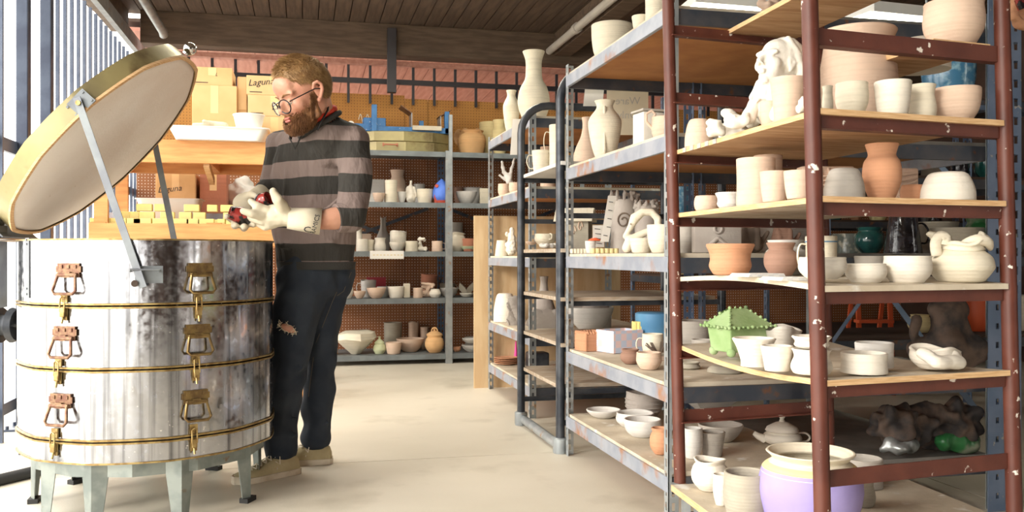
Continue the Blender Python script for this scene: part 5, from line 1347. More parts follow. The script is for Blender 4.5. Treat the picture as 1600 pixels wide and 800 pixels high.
run(.086, bk, 'pots on the bottom shelf of the wall shelving', [
 ('jar', 'lidded_jar', 'jar', 'small yellow-green lidded jar on the bottom shelf', 593, 536, 20, 'greenish', 7.98, dict(ex=[('lid',)])),
 ('cup', B, B, 'small pinkish bowl right of the yellow-green jar', 615, 535, 25, 'pink_clay', 7.95),
 ('cyl', 'painted_pot', 'pot', 'tall pot painted with leaves at the rear of the bottom shelf', 614, 504, 28, 'stoneware', 8.3),
 ('bowl', B, B, 'wide shallow pinkish bowl on the bottom shelf', 641, 529, 44, 'pink_clay', 8.1),
 ('cyl', 'torn_cylinder', 'pot', 'cylinder with torn jagged rim on the bottom shelf', 645, 504, 16, 'pink_clay', 8.32, dict(wob=.15)),
 ('cyl', 'cylinder_pot', 'pot', 'plain pinkish cylinder beside the torn one', 663, 511, 13, 'pink_clay', 8.34),
 ('belly', 'lidded_pot', 'pot', 'orange round pot with arched lid handle on the bottom shelf', 679, 523, 30, 'orange_clay', 7.97, dict(ex=[('lid',), ('arch',)])),
 ('plate', B, B, 'lower footed white bowl of the pair at the bottom right', 736, 539, 30, 'pale_grey', 7.96),
 ('bowl', B, B, 'wide grey bowl behind the footed pair at the bottom right', 741, 527, 32, 'grey_clay', 8.15),
])
run(.165, bk, 'pots on the bottom shelf of the wall shelving', [('bowl', B, B, 'upper white bowl of the pair at the bottom right', 736, 529, 28, 'pale_grey', 7.96)])

def smoothprof3(p, sub=4):
    a = smoothprof([(q[0], q[1]) for q in p], sub); b = smoothprof([(q[2], q[2]) for q in p], sub)
    return [(u[0], u[1], v[0]) for u, v in zip(a, b)]
# ---- other shapes
def blobo(name, label, cat, els, m, vox=.006, sm=3, disp=0, ds=20, zs=None, group=None, seed=1):
    me = blob(els, vox, sm, disp, ds, seed)
    if zs is not None:
        dz = zs-min(v.co.z for v in me.vertices)
        me.transform(Matrix.Translation((0, 0, dz)))
    o = put(name, me, M[m], rebase=True); return tag(o, label, cat, group)
# veiled bust on the cart
dB = 2.5
def q(px, py, dd=0): return P(px, py, dB+dd)
BE = lambda a, r: ('e', a, r)
bs_ = .60; by_, bp_ = math.radians(35), math.radians(-14)
bF = camv(-math.cos(bp_)*math.cos(by_), -math.cos(bp_)*math.sin(by_), -math.sin(bp_)); bL = camv(math.sin(by_), -math.cos(by_), 0); bU = bF.cross(bL).normalized()
if bU.z < 0: bU = -bU
bO = P(1213, 103, 2.49)
bM = Matrix(((bF.x*bs_, bL.x*bs_, bU.x*bs_, bO.x), (bF.y*bs_, bL.y*bs_, bU.y*bs_, bO.y), (bF.z*bs_, bL.z*bs_, bU.z*bs_, bO.z), (0, 0, 0, 1))); bR = bM.to_3x3()
def bh(x, y, z): return bM @ Vector((x, y, z))
def bE(c, r): return ('e', bh(*c), r, bR)
def bC(a, ra, b, rb): return ('c', bh(*a), ra*bs_, bh(*b), rb*bs_)
els = [bE((-.012, 0, .045), (.098, .077, .09)), bE((.03, 0, -.01), (.066, .06, .085)), bE((.035, 0, -.065), (.05, .048, .045)), bE((.07, 0, -.092), (.024, .026, .02)),
       bC((.092, 0, .022), .010, (.12, 0, -.016), .011), bE((.106, .013, -.026), (.010, .008, .007)), bE((.106, -.013, -.026), (.010, .008, .007)),
       bE((.096, 0, -.050), (.011, .024, .006)), bE((.095, 0, -.062), (.010, .02, .006))]
for s_ in (-1, 1):
    els += [bC((.094, s_*.012, .036), .012, (.078, s_*.052, .038), .011), bE((.058, s_*.042, -.012), (.032, .026, .028)), bE((.081, s_*.032, .010), (.015, .018, .012)),
            bC((-.002, s_*.078, .03), .010, (-.02, s_*.088, .012), .009), bC((-.02, s_*.088, .012), .009, (-.006, s_*.078, -.028), .010), bC((.004, s_*.076, .02), .008, (-.002, s_*.078, -.02), .008)]
els += [bC((-.02, 0, -.05), .055, (-.06, 0, -.16), .065), bC((-.05, 0, -.13), .085, (-.05, 0, -.19), .10),
        bE((-.045, 0, .055), (.10, .096, .105)), bC((-.02, .075, .075), .022, (-.07, .095, -.02), .026), bC((-.07, .095, -.02), .028, (-.075, .11, -.22), .04), bC((.01, .05, .125), .014, (-.02, .08, .07), .018),
        bC((-.06, -.09, 0), .03, (-.02, -.11, -.24), .04), bC((.03, -.05, -.12), .022, (.06, -.06, -.26), .035), bC((.02, .05, -.14), .02, (.03, .07, -.26), .03)]
for k in range(5): els.append(bC((.07-.012*k, -.03+.018*k, -.10), .012, (.075-.01*k, -.05+.028*k, -.17-.01*(k % 2)), .012))
bust = blobo('veiled_bust', 'white clay bust of a bearded head under a veil', 'sculpture', els, 'plaster', .0034, 2, .002, 60, 1.297)
dzb = Vector((0, 0, 0))
def knot(label, cx, cy, d, w, h, zs, m='plaster', seed=1, name='clay_figure', cat='figurine', disp=.012, vox=.005, n=7, group='crumpled clay figures'):
    r = random.Random(seed); els = []; s = d/F
    for i in range(n):
        a = P(cx+r.uniform(-.38, .38)*w, cy+r.uniform(-.3, .38)*h, d+r.uniform(-.25, .25)*w*s); b = P(cx+r.uniform(-.38, .38)*w, cy+r.uniform(-.38, .38)*h, d+r.uniform(-.25, .25)*w*s)
        els.append(('c', a, r.uniform(.09, .15)*w*s, b, r.uniform(.06, .13)*w*s))
    els.append(('c', P(cx-.25*w, cy+.3*h, d), .17*min(w, h)*s*1.2, P(cx+.25*w, cy+.3*h, d), .17*min(w, h)*s*1.2))
    return blobo(name, label, cat, els, m, max(vox, w*s/36), 2, disp, 30, zs, group, seed)
knot('white crumpled clay knot left of the bust, higher one', 1150, 170, 2.76, 62, 56, 1.297, seed=4)
knot('small white clay knot on the board edge left of the bust', 1118, 190, 2.62, 30, 34, 1.297, seed=5)
knot('white lumpy clay roll in front of the bust', 1150, 190, 2.46, 44, 24, 1.297, seed=6)
knot('white clay hand shape beside the front cart post', 1253, 150, 2.19, 20, 42, 1.297, seed=8, m='bisque_white')
bm = bmesh.new(); 
pot('dome', 'upturned_dish', 'white upturned dish glimpsed behind the very large beige pot', 'dish', 1440, 60, 84, 'bisque_white', 1.492, 2.62)
knot('pinkish modelled clay lump on the top of the large shelving', 1205, -2, 3.3, 46, 34, 1.822, m='pink_clay', seed=41)
pot('waist', 'clay_hourglass', 'little cream hourglass shape beside the front cart post', 'figurine', 1293, 135, 18, 'cream', 1.297, 2.16)
# relief tiles behind the vase: strap scrolls
def relief_box(name, label, cx, cy, w, h, d, dep, m, zs, rel, cat='tile', tilt=0, m2=None):
    s = d/F; hw = w*s/2; hh_ = h*s; c = P(cx, 400, d); c.z = zs
    t = empty(name, c, label, cat); t.rotation_euler.z = -PSI; t['local'] = 1
    bm = bmesh.new(); box(bm, (-hw, 0, 0), (hw, dep, hh_), None, .006); fin('slab', bm, M[m], t, loc=(0, 0, 0), smooth=True)
    bm = bmesh.new()
    for pts, r in rel: tube(bm, [(x*hw, -.002, (z)*hh_) for x, z in pts], r, 8)
    fin('relief', bm, M[m2 or m], t, loc=(0, 0, 0), smooth=True); return t
sc = lambda x0, z0, x1, z1, b: [(x0+(x1-x0)*k/8+b*math.sin(PI*k/8), z0+(z1-z0)*k/8) for k in range(9)]
relief_box('relief_slab', 'pale slab carved with flowing hair lines behind the grey dome', 1294, 262, 84, 62, 2.53, .05, 'pink_clay', 1.092, [(sc(-.9, .1+.12*k, .9, .3+.1*k, .0), .0035) for k in range(6)]+[(sc(-.6+.25*k, .05, -.3+.3*k, .95, .2), .004) for k in range(5)])
relief_box('relief_slab', 'narrow scroll-carved slab right behind the terracotta vase', 1418, 255, 36, 58, 2.5, .07, 'pink_clay', 1.092, [(sc(-.8, .2+.15*k, .8, .4+.12*k, .1), .005) for k in range(5)])
relief_box('relief_tile', 'square grey tile with a raised winged ornament', 1122, 365, 74, 52, 3.42, .06, 'wet_grey', .962, [(sc(-.5, .15, 0, .45, .0), .008), (sc(.5, .15, 0, .45, 0), .008), ([(.16*math.cos(a), .72+.12*math.sin(a)) for a in [PI*2*k/12 for k in range(13)]], .006)])
# glove-like newspapers
for (a, b, y, z, lb, m) in ((1150, 1215, 2.46, .894, 'folded newspaper under the brown pot on the cart', 'newsprint'), (1200, 1255, 2.3, .888, 'printed paper bundle at the edge of the cart board', 'newsprint')):
    c = P((a+b)/2, 400, y); w = (b-a)*y/F; bm = bmesh.new()
    for k in range(3): box(bm, (-w/2+.004*k, -.05+.003*k, .003*k), (w/2, .05, .003*k+.0026))
    o = fin('newspaper', bm, M[m], loc=(c.x, c.y, z)); o.rotation_euler.z = -PSI+.3; tag(o, lb, 'paper')
# crumpled jug at the right of the cart
c = P(1500, 405, 2.3); jg = pot('shoulder', 'crumpled_jug', 'big cream jug with collapsed folded neck at the right of the cart', 'jug', 1501, 388, 96, 'cream', .882, 2.31, th=.012)
bm = bmesh.new(); n_ = 56; hz = H+(400-388)*2.31/F-.882; rg = []
r0 = 96*2.31/F/2*.62
for i in range(9):
    t = i/8; ring = []
    for k in range(n_):
        a = 2*PI*k/n_; r = r0*(1-.05*t)+.012*t*math.sin(3*a+.4)+.006*t*math.sin(5*a+1)+.012*t**4
        ring.append(bm.verts.new((r*math.cos(a), r*math.sin(a), hz-.006+t*.034+t*.014*math.sin(2*a+2.6)+.005*t*math.sin(5*a))))
    rg.append(ring)
for a, b in zip(rg, rg[1:]):
    for k in range(n_): bm.faces.new((a[k], a[(k+1) % n_], b[(k+1) % n_], b[k]))
bmesh.ops.recalc_face_normals(bm, faces=bm.faces); bmesh.ops.solidify(bm, geom=bm.faces[:], thickness=.009)
fin('folded_neck', bm, M['cream'], jg, loc=(0, 0, 0), smooth=2)
bm = bmesh.new(); tube(bm, smoothprof3([(-.07, -.02, hz-.02), (-.074, -.02, hz+.012), (-.064, -.02, hz+.03), (-.048, -.02, hz+.026), (-.05, -.02, hz+.008)]), [.009]*17, 10, flat=1.6); fin('scroll_handle', bm, M['cream'], jg, loc=(0, 0, 0), smooth=2)
bm = bmesh.new(); tube(bm, smoothprof3([(-.02, -.045, hz+.012), (.01, -.055, hz+.022), (.045, -.045, hz+.016), (.066, -.02, hz-.002)]), [.006+.008*math.sin(PI*k/12) for k in range(13)], 10); fin('fold', bm, M['cream'], jg, loc=(0, 0, 0), smooth=2)
# folded white bowl
fb = pot('round', 'folded_bowl', 'white bowl with its rim folded over at the right of the cart', 'bowl', 1462, 546, 74, 'bisque_white', .662, 2.3, th=.01, wob=.12)
me = blob([('c', P(1440, 552, 2.24), .016, P(1462, 566, 2.2), .018), ('c', P(1462, 566, 2.2), .018, P(1498, 566, 2.24), .02), ('c', P(1488, 556, 2.26), .018, P(1500, 568, 2.26), .012)], .005, 3, .004, 30); me.transform(Matrix.Translation(-fb.location)); o = link('fold', me, M['bisque_white'], fb); o.rotation_euler.z = PSI
# green leafy box
gc = P(1153, 560, 2.66); gc.z = .657
g = empty('leafy_box', gc, 'green clay box with leaf-covered pitched lid and scalloped edges', 'box'); g.rotation_euler.z = -PSI+.45; g['local'] = 1
bm = bmesh.new(); box(bm, (-.062, -.045, .012), (.062, .045, .085), None, .004)
for v in bm.verts: v.co.x *= 1+.18*(v.co.z/.085); v.co.y *= 1+.18*(v.co.z/.085)
fin('box_body', bm, M['leaf_green'], g, loc=(0, 0, 0))
bm = bmesh.new(); ps = [(-.085, -.066, .085), (.085, -.066, .085), (.085, .066, .085), (-.085, .066, .085), (-.03, 0, .138), (.03, 0, .138)]
V_ = [bm.verts.new(p) for p in ps]
for f in ((3, 2, 1, 0), (0, 1, 5, 4), (2, 3, 4, 5), (1, 2, 5), (3, 0, 4)): bm.faces.new([V_[i] for i in f])
fin('lid', bm, M['leaf_green'], g, loc=(0, 0, 0))
bm = bmesh.new(); k_ = 0
for (a, b) in ((0, 1), (1, 2), (2, 3), (3, 0), (0, 4), (1, 5), (2, 5), (3, 4), (4, 5)):
    a = Vector(ps[a]); b = Vector(ps[b]); n = max(3, int((b-a).length/.016))
    for i in range(n+1):
        bmesh.ops.create_icosphere(bm, subdivisions=1, radius=.0042+.0012*((i*7+k_) % 3), matrix=Matrix.Translation(a.lerp(b, i/n)+Vector((0, 0, .002*((i+k_) % 2)))))
    k_ += 1
for x in (-.058, .058):
    for y in (-.04, .04): b5 = bmesh.new(); bmesh.ops.create_icosphere(b5, subdivisions=2, radius=.014, matrix=Matrix.Translation((x, y, .012))); fin('foot', b5, M['leaf_green'], g, loc=(0, 0, 0), smooth=True)
fin('scalloped_edge', bm, M['leaf_green'], g, loc=(0, 0, 0), smooth=True)
for i, (x, sy) in enumerate(((-.035, -1), (.0, -1), (.038, -1), (-.035, 1), (.0, 1), (.038, 1))):
    bm = bmesh.new(); vs = []
    for k in range(10):
        t = k/9; w = .018*math.sin(PI*t)**.7
        y = -.06*(1-t)*1.0; z = .09+.046*t
        vs.append((x-w, y, z, x+w))
    L1 = [bm.verts.new((a, y*-sy*-1 if sy < 0 else -y, z+.003)) for a, y, z, b in vs]; L2 = [bm.verts.new((b, y*-sy*-1 if sy < 0 else -y, z+.006)) for a, y, z, b in vs]
    for k in range(9): bm.faces.new((L1[k], L1[k+1], L2[k+1], L2[k]))
    r_ = bmesh.ops.solidify(bm, geom=bm.faces[:], thickness=.002); fin('leaf', bm, M['leaf_green'], g, loc=(0, 0, 0))
# shell-like cup on the base board, dish, teapot
me = blobo('curled_shell_cup', 'white curled shell-shaped cup standing behind the grey pot', 'cup', [('c', P(1150, 712, 2.7), .014, P(1152, 730, 2.7), .02), ('c', P(1150, 712, 2.7), .01, P(1172, 716, 2.72), .01), ('c', P(1172, 716, 2.72), .012, P(1178, 734, 2.7), .018), ('c', P(1152, 732, 2.7), .022, P(1176, 738, 2.7), .022), ('c', P(1158, 716, 2.76), .01, P(1165, 736, 2.76), .02)], 'bisque_white', .004, 3, .003, 30, .2115)
bm = bmesh.new(); lathe(bm, smoothprof([(.02, 0), (.08, .035), (.14, .075)], 3)+[(.134, .075), (.06, .03), (0, .02)], 4, ang=PI/4); 
c = P(1106, 640, dA(1106, .62)); o = fin('square_dish', bm, M['pale_grey'], loc=(c.x, c.y, .205), smooth=True); tag(o, 'large pale square dish propped at the rear of the lowest shelf', 'dish')
tp = pot('belly', 'teapot', 'white lidded teapot with short spout on the lowest shelf', 'teapot', 1222, 672, 60, 'bisque_white', .202, dA(1222, .62), ex=[('spout', -1), ('lid',), ('handle', 1)])
# big reptile/houses on shelf A level 3
def AZ(px, s, z): return P(px, 400, dA(px, s)) + UP*(z-H)
# ceramic house
hc_ = P(899, 400, 4.68); hc_.z = .988; ho = empty('ceramic_house', hc_, 'small ceramic house with shingled pitched roof and carved walls', 'model house'); ho.scale = (1.2, 1.2, 1.12); ho.rotation_euler.z = -PSI-.25; ho['local'] = 1
bm = bmesh.new(); box(bm, (-.065, -.05, 0), (.065, .05, .13)); fin('wall', bm, M['stoneware'], ho, loc=(0, 0, 0))
bm = bmesh.new(); V_ = [bm.verts.new(p) for p in ((-.066, -.05, .13), (-.066, .05, .13), (-.066, 0, .19), (.066, -.05, .13), (.066, .05, .13), (.066, 0, .19))]; bm.faces.new(V_[:3]); bm.faces.new(V_[3:]); bm.faces.new((V_[0], V_[1], V_[4], V_[3])); bm.faces.new((V_[0], V_[3], V_[5], V_[2])); bm.faces.new((V_[1], V_[2], V_[5], V_[4])); fin('gable', bm, M['bisque_white'], ho, loc=(0, 0, 0))
me_ = None
for side in (-1, 1):
    for r_ in range(4):
        for c_ in range(6):
            if me_ is None:
                bm = bmesh.new(); box(bm, (-.0135, -.011, 0), (.0135, .011, .003)); ob = fin('shingle', bm, M['cream'], ho, loc=(0, 0, 0)); me_ = ob.data
            else: ob = link('shingle', me_, None, ho)
            t = r_/4; ob.location = (-.07+c_*.028, side*(.06-.056*t), .128+.062*t+.004); ob.rotation_euler.x = side*-.8
bm = bmesh.new()
for i in range(3): tube(bm, [(-.03+.03*i+.012*math.cos(a)*(1-k/14), -.052, .06+.02*i+.03*math.sin(a)*(1-k/14)) for k, a in [(k, k*.6) for k in range(12)]], .003, 6)
fin('carved_vine', bm, M['pink_clay'], ho, loc=(0, 0, 0)); bm = bmesh.new(); tube(bm, [(-.067, 0, .07), (-.063, 0, .07)], .014, 14); fin('round_hole', bm, M['joint_dark'], ho, loc=(0, 0, 0))
# swan
dS = dA(1005, .13)
S_ = lambda px, py, dd=0: P(px, py, dS+dd)
sw = blobo('swan_figure', 'cream clay swan with a long curved neck bent to its beak', 'figurine', [('c', S_(976, 372), .009, S_(986, 356), .014), ('c', S_(986, 356), .014, S_(992, 343), .021), ('c', S_(992, 343), .021, S_(1004, 334), .016), ('c', S_(1004, 334), .016, S_(1018, 334), .015), ('c', S_(1018, 334), .015, S_(1028, 344), .015), ('c', S_(1028, 344), .015, S_(1028, 360), .016), ('c', S_(1028, 360), .016, S_(1008, 366), .016), ('c', S_(1008, 366), .016, S_(984, 378), .02), ('c', S_(984, 378), .02, S_(980, 390), .022), ('c', S_(990, 386, .03), .024, S_(1024, 384, .03), .026)], 'cream', .0045, 3, .001, 40, .962)
bm = bmesh.new(); bmesh.ops.create_icosphere(bm, subdivisions=2, radius=.004); fin('eye', bm, M['wet_grey'], sw, loc=S_(985, 350, -.02)-sw.location)
# grey crowned castle pots
def crown(label, cx, top, w, s, seed, scroll=True):
    d = dA(cx, s); o = pot('cyl', 'crowned_pot', label, 'pot', cx, top+22, w, 'wet_grey', .962, d, 'grey pots with modelled crowns', th=.008, wob=.05)
    hz = (H+(400-top-22)*d/F)-.962; r = w*d/F/2; rr = random.Random(seed); els = []
    for k in range(11):
        a = 2*PI*k/11; b = Vector((math.cos(a)*r*.95, math.sin(a)*r*.95, hz))
        els += [('c', b, .010, b+Vector((0, 0, rr.uniform(.01, .045))), .006)]
        for j in range(2): els.append(('s', b+Vector((rr.uniform(-.01, .01), rr.uniform(-.01, .01), rr.uniform(0, .035))), .009))
    me = blob(els, .004, 1, .004, 60); link('crown', me, M['wet_grey'], o)
    if scroll:
        bm = bmesh.new(); pts = []
        for k in range(26):
            a = k*.36; q_ = .034*(1-k/34); an = -PI/2-.2+(q_*math.cos(a))/r; pts.append(((r+.003)*math.cos(an), (r+.003)*math.sin(an), hz*.6+q_*math.sin(a)*1.2))
        tube(bm, pts, .004, 6); fin('scroll', bm, M['dark_brown'], o, loc=(0, 0, 0))
crown('grey castle-like pot with spiked crown and curling scroll', 976, 290, 44, .26, 3)
crown('second grey crowned pot behind the swan neck', 1010, 302, 38, .33, 4, False)
knot('small blue-grey crumpled shape right of the crowned pots', 1022, 306, dA(1022, .5), 22, 26, .962+.24, m='foil', seed=12, name='clay_shell', cat='shell') if 0 else None
# paper tag, card, red mushroom, sticks
def sheet(name, label, px0, py0, px1, py1, d, m, cat='paper', bend=.02, lean=0, lines=0, parent=None):
    bm = bmesh.new(); n = 8; A_ = []; a0 = P(px0, py0, d); b1 = P(px1, py1, d)
    for i in range(n+1):
        t = i/n; r1 = []
        for s_ in (0, 1):
            p = P(px0+(px1-px0)*s_+lean*t, py0+(py1-py0)*t, d+bend*math.sin(PI*t)+.004*s_); r1.append(bm.verts.new(p))
        A_.append(r1)
    for p_, q_ in zip(A_, A_[1:]): bm.faces.new((p_[0], p_[1], q_[1], q_[0]))
    bmesh.ops.solidify(bm, geom=bm.faces[:], thickness=.0012)
    o = fin(name, bm, M[m], smooth=True, rebase=True, parent=None); tag(o, label, cat)
    if lines:
        bm = bmesh.new()
        for k in range(lines):
            t = (k+.7)/(lines+.5); y = py0+(py1-py0)*t; x0 = px0+lean*t+3+(k*5 % 4); x1 = x0+(px1-px0)*.5
            bar(bm, P(x0, y, d+bend*math.sin(PI*t)-.004)-o.location, P(x1, y+1, d+bend*math.sin(PI*t)-.004)-o.location, .0012, .003)
        fin('writing', bm, M['ink'], o, loc=(0, 0, 0))
    return o
sheet('paper_strip', 'long white paper strip with faint writing hanging on the castle-like pot', 950, 306, 963, 378, dA(955, .12), 'paper', lean=-12, lines=5)
sheet('printed_card', 'small white printed card behind the red mushroom', 926, 352, 944, 386, dA(935, .11), 'paper', lines=4, bend=0)
mu = pot('cone', 'mushroom', 'tiny red clay mushroom on a pale stem', 'figurine', 930, 376, 8, 'pink_clay', .962, dA(930, .1))
bm = bmesh.new(); hz = H+(400-376)*dA(930, .1)/F-.962; lathe(bm, [(0, hz+.018), (.012, hz+.014), (.032, hz+.004), (.034, hz), (.02, hz-.001), (0, hz)], 20); fin('cap', bm, M['orange_red'], mu, loc=(0, 0, 0), smooth=True)
for (px, w, s, m, lb) in ((906, 30, .02, 'cream', 'flat cream scalloped tile at the far end'), (944, 44, .06, 'yellow_clay', 'flat yellowish carved tile below the paper strip')):
    c = AZ(px, s+.02, .962); d = dA(px, s); bm = bmesh.new(); w2 = w*d/F/2; box(bm, (-w2, -.03, 0), (w2, .03, .022), None, .004)
    for k in range(6): lathe(bm, [(0, 0), (w2*.16, 0), (w2*.16, .021), (0, .021)], 10, -w2+w2/6+k*w2/3, -.028)
    o = fin('clay_tile', bm, M[m], loc=c); o.rotation_euler.z = -PSI; tag(o, lb, 'tile')
# shelf A level 2: white box, sign sheet, paper flag
c = AZ(1013, .2, 1.38); ob = empty('plaster_box', c, 'white plaster block with ragged top behind the hook-handled jug', 'box'); ob['local'] = 1; ob.rotation_euler.z = -PSI+.35
bm = bmesh.new(); box(bm, (-.05, -.05, 0), (.05, .05, .175), None, .008); fin('block', bm, M['plaster'], ob, loc=(0, 0, 0), smooth=True)
bm = bmesh.new(); box(bm, (-.056, -.056, .177), (.056, .056, .187), None, .004); fin('top_slab', bm, M['grey_clay'], ob, loc=(0, 0, 0))
o = sheet('ware_sign', 'translucent paper sign hanging behind the tall pitcher, lettering seen reversed', 948, 138, 1013, 211, dA(980, .315), 'paper_cream', 'sign', bend=0)
for wd, py in (('Ware', 158), ('Only', 180)):
    me = textmesh(wd, .052); sc_ = Matrix.Scale(-1, 4, (1, 0, 0)); me.transform(Matrix.Translation(P(981, py, dA(980, .315)-.006)-o.location) @ Matrix.Rotation(-PSI, 4, 'Z') @ Matrix.Rotation(PI/2, 4, 'X') @ sc_); link('lettering', me, M['faint_ink'], o, loc=(0, 0, 0))
sheet('curled_paper', 'curled white paper taped to the bent black pipe', 914, 138, 944, 166, dA(925, .33), 'paper', bend=.05, lean=-3)
sheet('hanging_paper', 'white paper tag hanging from the further shelving beam', 801, 186, 820, 242, dZ(808, -.02), 'paper', bend=.0, lean=-4)
bm = bmesh.new(); cJ = P(1040, 190, dA(1040, .12)); tube(bm, [P(1022, 204, dA(1040, .12)), P(1010, 190, dA(1040, .12)), P(1010, 178, dA(1040, .12)), P(1018, 173, dA(1040, .12)), P(1024, 178, dA(1040, .12)), P(1020, 186, dA(1040, .12))], .0055, 8)
jo = [o for o in bpy.data.objects if o.get('label', '').startswith('pinkish jug')][0]
for v in bm.verts: v.co = Matrix.Rotation(PSI, 3, 'Z') @ (v.co-jo.location)
fin('hook_handle', bm, M['pink_clay'], jo, loc=(0, 0, 0), smooth=True)
knot('white clay fragments resting beside the plaster block', 988, 205, dA(988, .12), 24, 12, 1.38, m='bisque_white', seed=14)
knot('clay rose ornaments lined up along the rear of the second shelf', 1080, 185, dA(1080, .4), 30, 20, 1.38, m='grey_clay', seed=15)
# level 4: brick pot, checkered box, blocks, feather bowl, drum
c = AZ(922, .075, .512); t = empty('brick_pot', c, 'square brick-red pot with scratched walls and scalloped rim', 'pot'); t.rotation_euler.z = -PSI+.5; t['local'] = 1
bm = bmesh.new(); a = .052
for s_ in range(4):
    Mx = Matrix.Rotation(s_*PI/2, 4, 'Z'); box(bm, (-a, -a, 0), (a, -a+.01, .082), Mx)
box(bm, (-a+.005, -a+.005, 0), (a-.005, a-.005, .01)); fin('wall', bm, M['terracotta'], t, loc=(0, 0, 0))
bm = bmesh.new()
for s_ in range(4):
    Mx = Matrix.Rotation(s_*PI/2, 4, 'Z')
    for k in range(7): tube(bm, [Mx @ Vector((-a+.015*k+.004, -a+.001, .084)), Mx @ Vector((-a+.015*k+.012, -a+.009, .084))], .007, 8)
    for k in range(8): box(bm, (-a+.004, -a-.002, .006+k*.009), (a-.004, -a+.001, .010+k*.009), Mx)
fin('scalloped_rim', bm, M['terracotta'], t, loc=(0, 0, 0))
c = AZ(968, .19, .512); t = empty('checkered_box', c, 'pink and blue checkered open box', 'box'); t.rotation_euler.z = -PSI+.55; t['local'] = 1
for s_, nm in enumerate(('side', 'side', 'side', 'side')):
    Mx = Matrix.Rotation(s_*PI/2, 4, 'Z'); hw = (.085, .065)[s_ % 2]; hd = (.065, .085)[s_ % 2]
    bm = bmesh.new(); box(bm, (-hw, -hd, 0), (hw-.008, -hd+.008, .1), Mx); fin('side', bm, M['pink_blue_check'], t, loc=(0, 0, 0))
boxo('bottom', (-.08, -.06, 0), (.08, .06, .008), M['pink_clay'], t, loc=(0, 0, 0))
c = AZ(995, .28, .512); bm = bmesh.new(); box(bm, (-.022, -.02, 0), (.022, .02, .135), None, .003)
for x in (-.008, .008): box(bm, (x-.002, -.023, .003), (x+.002, -.019, .132))
o = fin('yellow_block', bm, M['kiln_post'], loc=c); o.rotation_euler.z = -PSI; tag(o, 'upright pale yellow grooved block behind the checkered box', 'block')
c = AZ(1022, .37, .512); bm = bmesh.new(); lathe(bm, [(0, 0), (.085, 0), (.088, .006), (.084, .012), (.084, .11), (.088, .116), (.088, .17), (.08, .175), (0, .175)], 28); o = fin('blue_drum', bm, M['drum_blue'], loc=c, smooth=True); tag(o, 'blue plastic drum at the rear of the knee-high shelf', 'drum')
fw = pot('bowl', 'leafy_bowl', 'pink bowl bristling with dark leafy fragments by the rusty post', 'bowl', 1032, 560, 46, 'pink_clay', .512, dA(1032, .26), wob=.2)
bm = bmesh.new(); rr = random.Random(5)
for k in range(16):
    a = rr.uniform(0, 2*PI); p0 = Vector((.03*math.cos(a), .03*math.sin(a), .03)); p1 = p0+Vector((.035*math.cos(a), .035*math.sin(a), rr.uniform(.02, .05))); bar(bm, p0, p1, .014, .003)
fin('dry_leaves', bm, M['dark_brown'], fw, loc=(0, 0, 0))
# dark cats, white backdrop slabs, on A level 3 behind cart
def ZA3(px, s): return AZ(px, s, .962)
def cat_fig(label, px, s, m, sc_=1):
    c = ZA3(px, s); els = [('c', c+UP*.04*sc_, .038*sc_, c+UP*.09*sc_, .026*sc_), ('e', c+UP*.125*sc_, (.028*sc_, .026*sc_, .024*sc_)), ('c', c+UP*.02*sc_+RT*.02*sc_, .026*sc_, c+UP*.02*sc_-RT*.02*sc_, .026*sc_)]
    for sg in (-1, 1): els += [('c', c+UP*.14*sc_+RT*.016*sg*sc_, .009*sc_, c+UP*.162*sc_+RT*.02*sg*sc_, .003*sc_), ('c', c+UP*.07*sc_+RT*.02*sg*sc_-FW*.02*sc_, .011*sc_, c+UP*.012*sc_+RT*.016*sg*sc_-FW*.035*sc_, .012*sc_)]
    els += [('c', c+RT*.035*sc_+UP*.02*sc_, .009*sc_, c+RT*.06*sc_+UP*.06*sc_, .007*sc_), ('s', c+UP*.118*sc_-FW*.024*sc_, .011*sc_)]
    return blobo('cat_figurine', label, 'figurine', els, m, .004, 2, 0, 20, .962, 'dark clay cats')
cat_fig('dark brown seated clay cat right of the winged tile', 1170, .5, 'dark_brown', 1.25)
cat_fig('brown seated clay cat behind the dark brown pot', 1222, .62, 'brown_clay', 1.15)
for (px, w, m, lb) in ((1090, 34, 'bisque_white', 'white upright slab at the left of the winged tile'), (1195, 44, 'plaster', 'white plaster slab between the two clay cats'), (1250, 30, 'pale_grey', 'pale slab right of the brown clay cat')):
    s3 = .78 if px > 1240 else .6; c = ZA3(px, s3); w2 = w*dA(px, s3)/F/2; o = boxo('plaster_slab', c+Vector((-w2, 0, 0)), c+Vector((w2, .05, .15)), M[m], bev=.008, rebase=True); tag(o, lb, 'slab')
# figurines on Z and the slab on the pipe rack
knot('white branching coral figurine on the second shelf', 794, 268, dZ(794, .1), 26, 46, 1.362+.055, m='pale_grey', seed=21, n=9) if 0 else None
dz_ = dZ(795, .14); fg = lambda px, py: P(px, py, dz_)
blobo('coral_figurine', 'white branching coral figurine on the second shelf', 'figurine', [('c', fg(794, 300), .022, fg(796, 272), .024), ('c', fg(796, 272), .022, fg(787, 262), .014), ('c', fg(787, 262), .014, fg(784, 246), .008), ('c', fg(797, 270), .018, fg(801, 252), .012), ('c', fg(801, 252), .012, fg(804, 242), .007), ('c', fg(790, 275), .012, fg(781, 268), .008), ('c', fg(799, 280), .02, fg(804, 292), .016)], 'pale_grey', .005, 2, .006, 40, 1.362)
dz_ = dZ(800, .12); blobo('spiral_figurine', 'white stacked spiral figurine behind the black pipe', 'figurine', [('c', fg(799, 394), .04, fg(799, 384), .032), ('c', fg(799, 384), .034, fg(800, 368), .018), ('s', fg(800, 362), .016)]+[('s', fg(799+8*math.cos(k), 394-k*2.6), .012) for k in range(12)], 'bisque_white', .005, 1, .005, 60, .952)
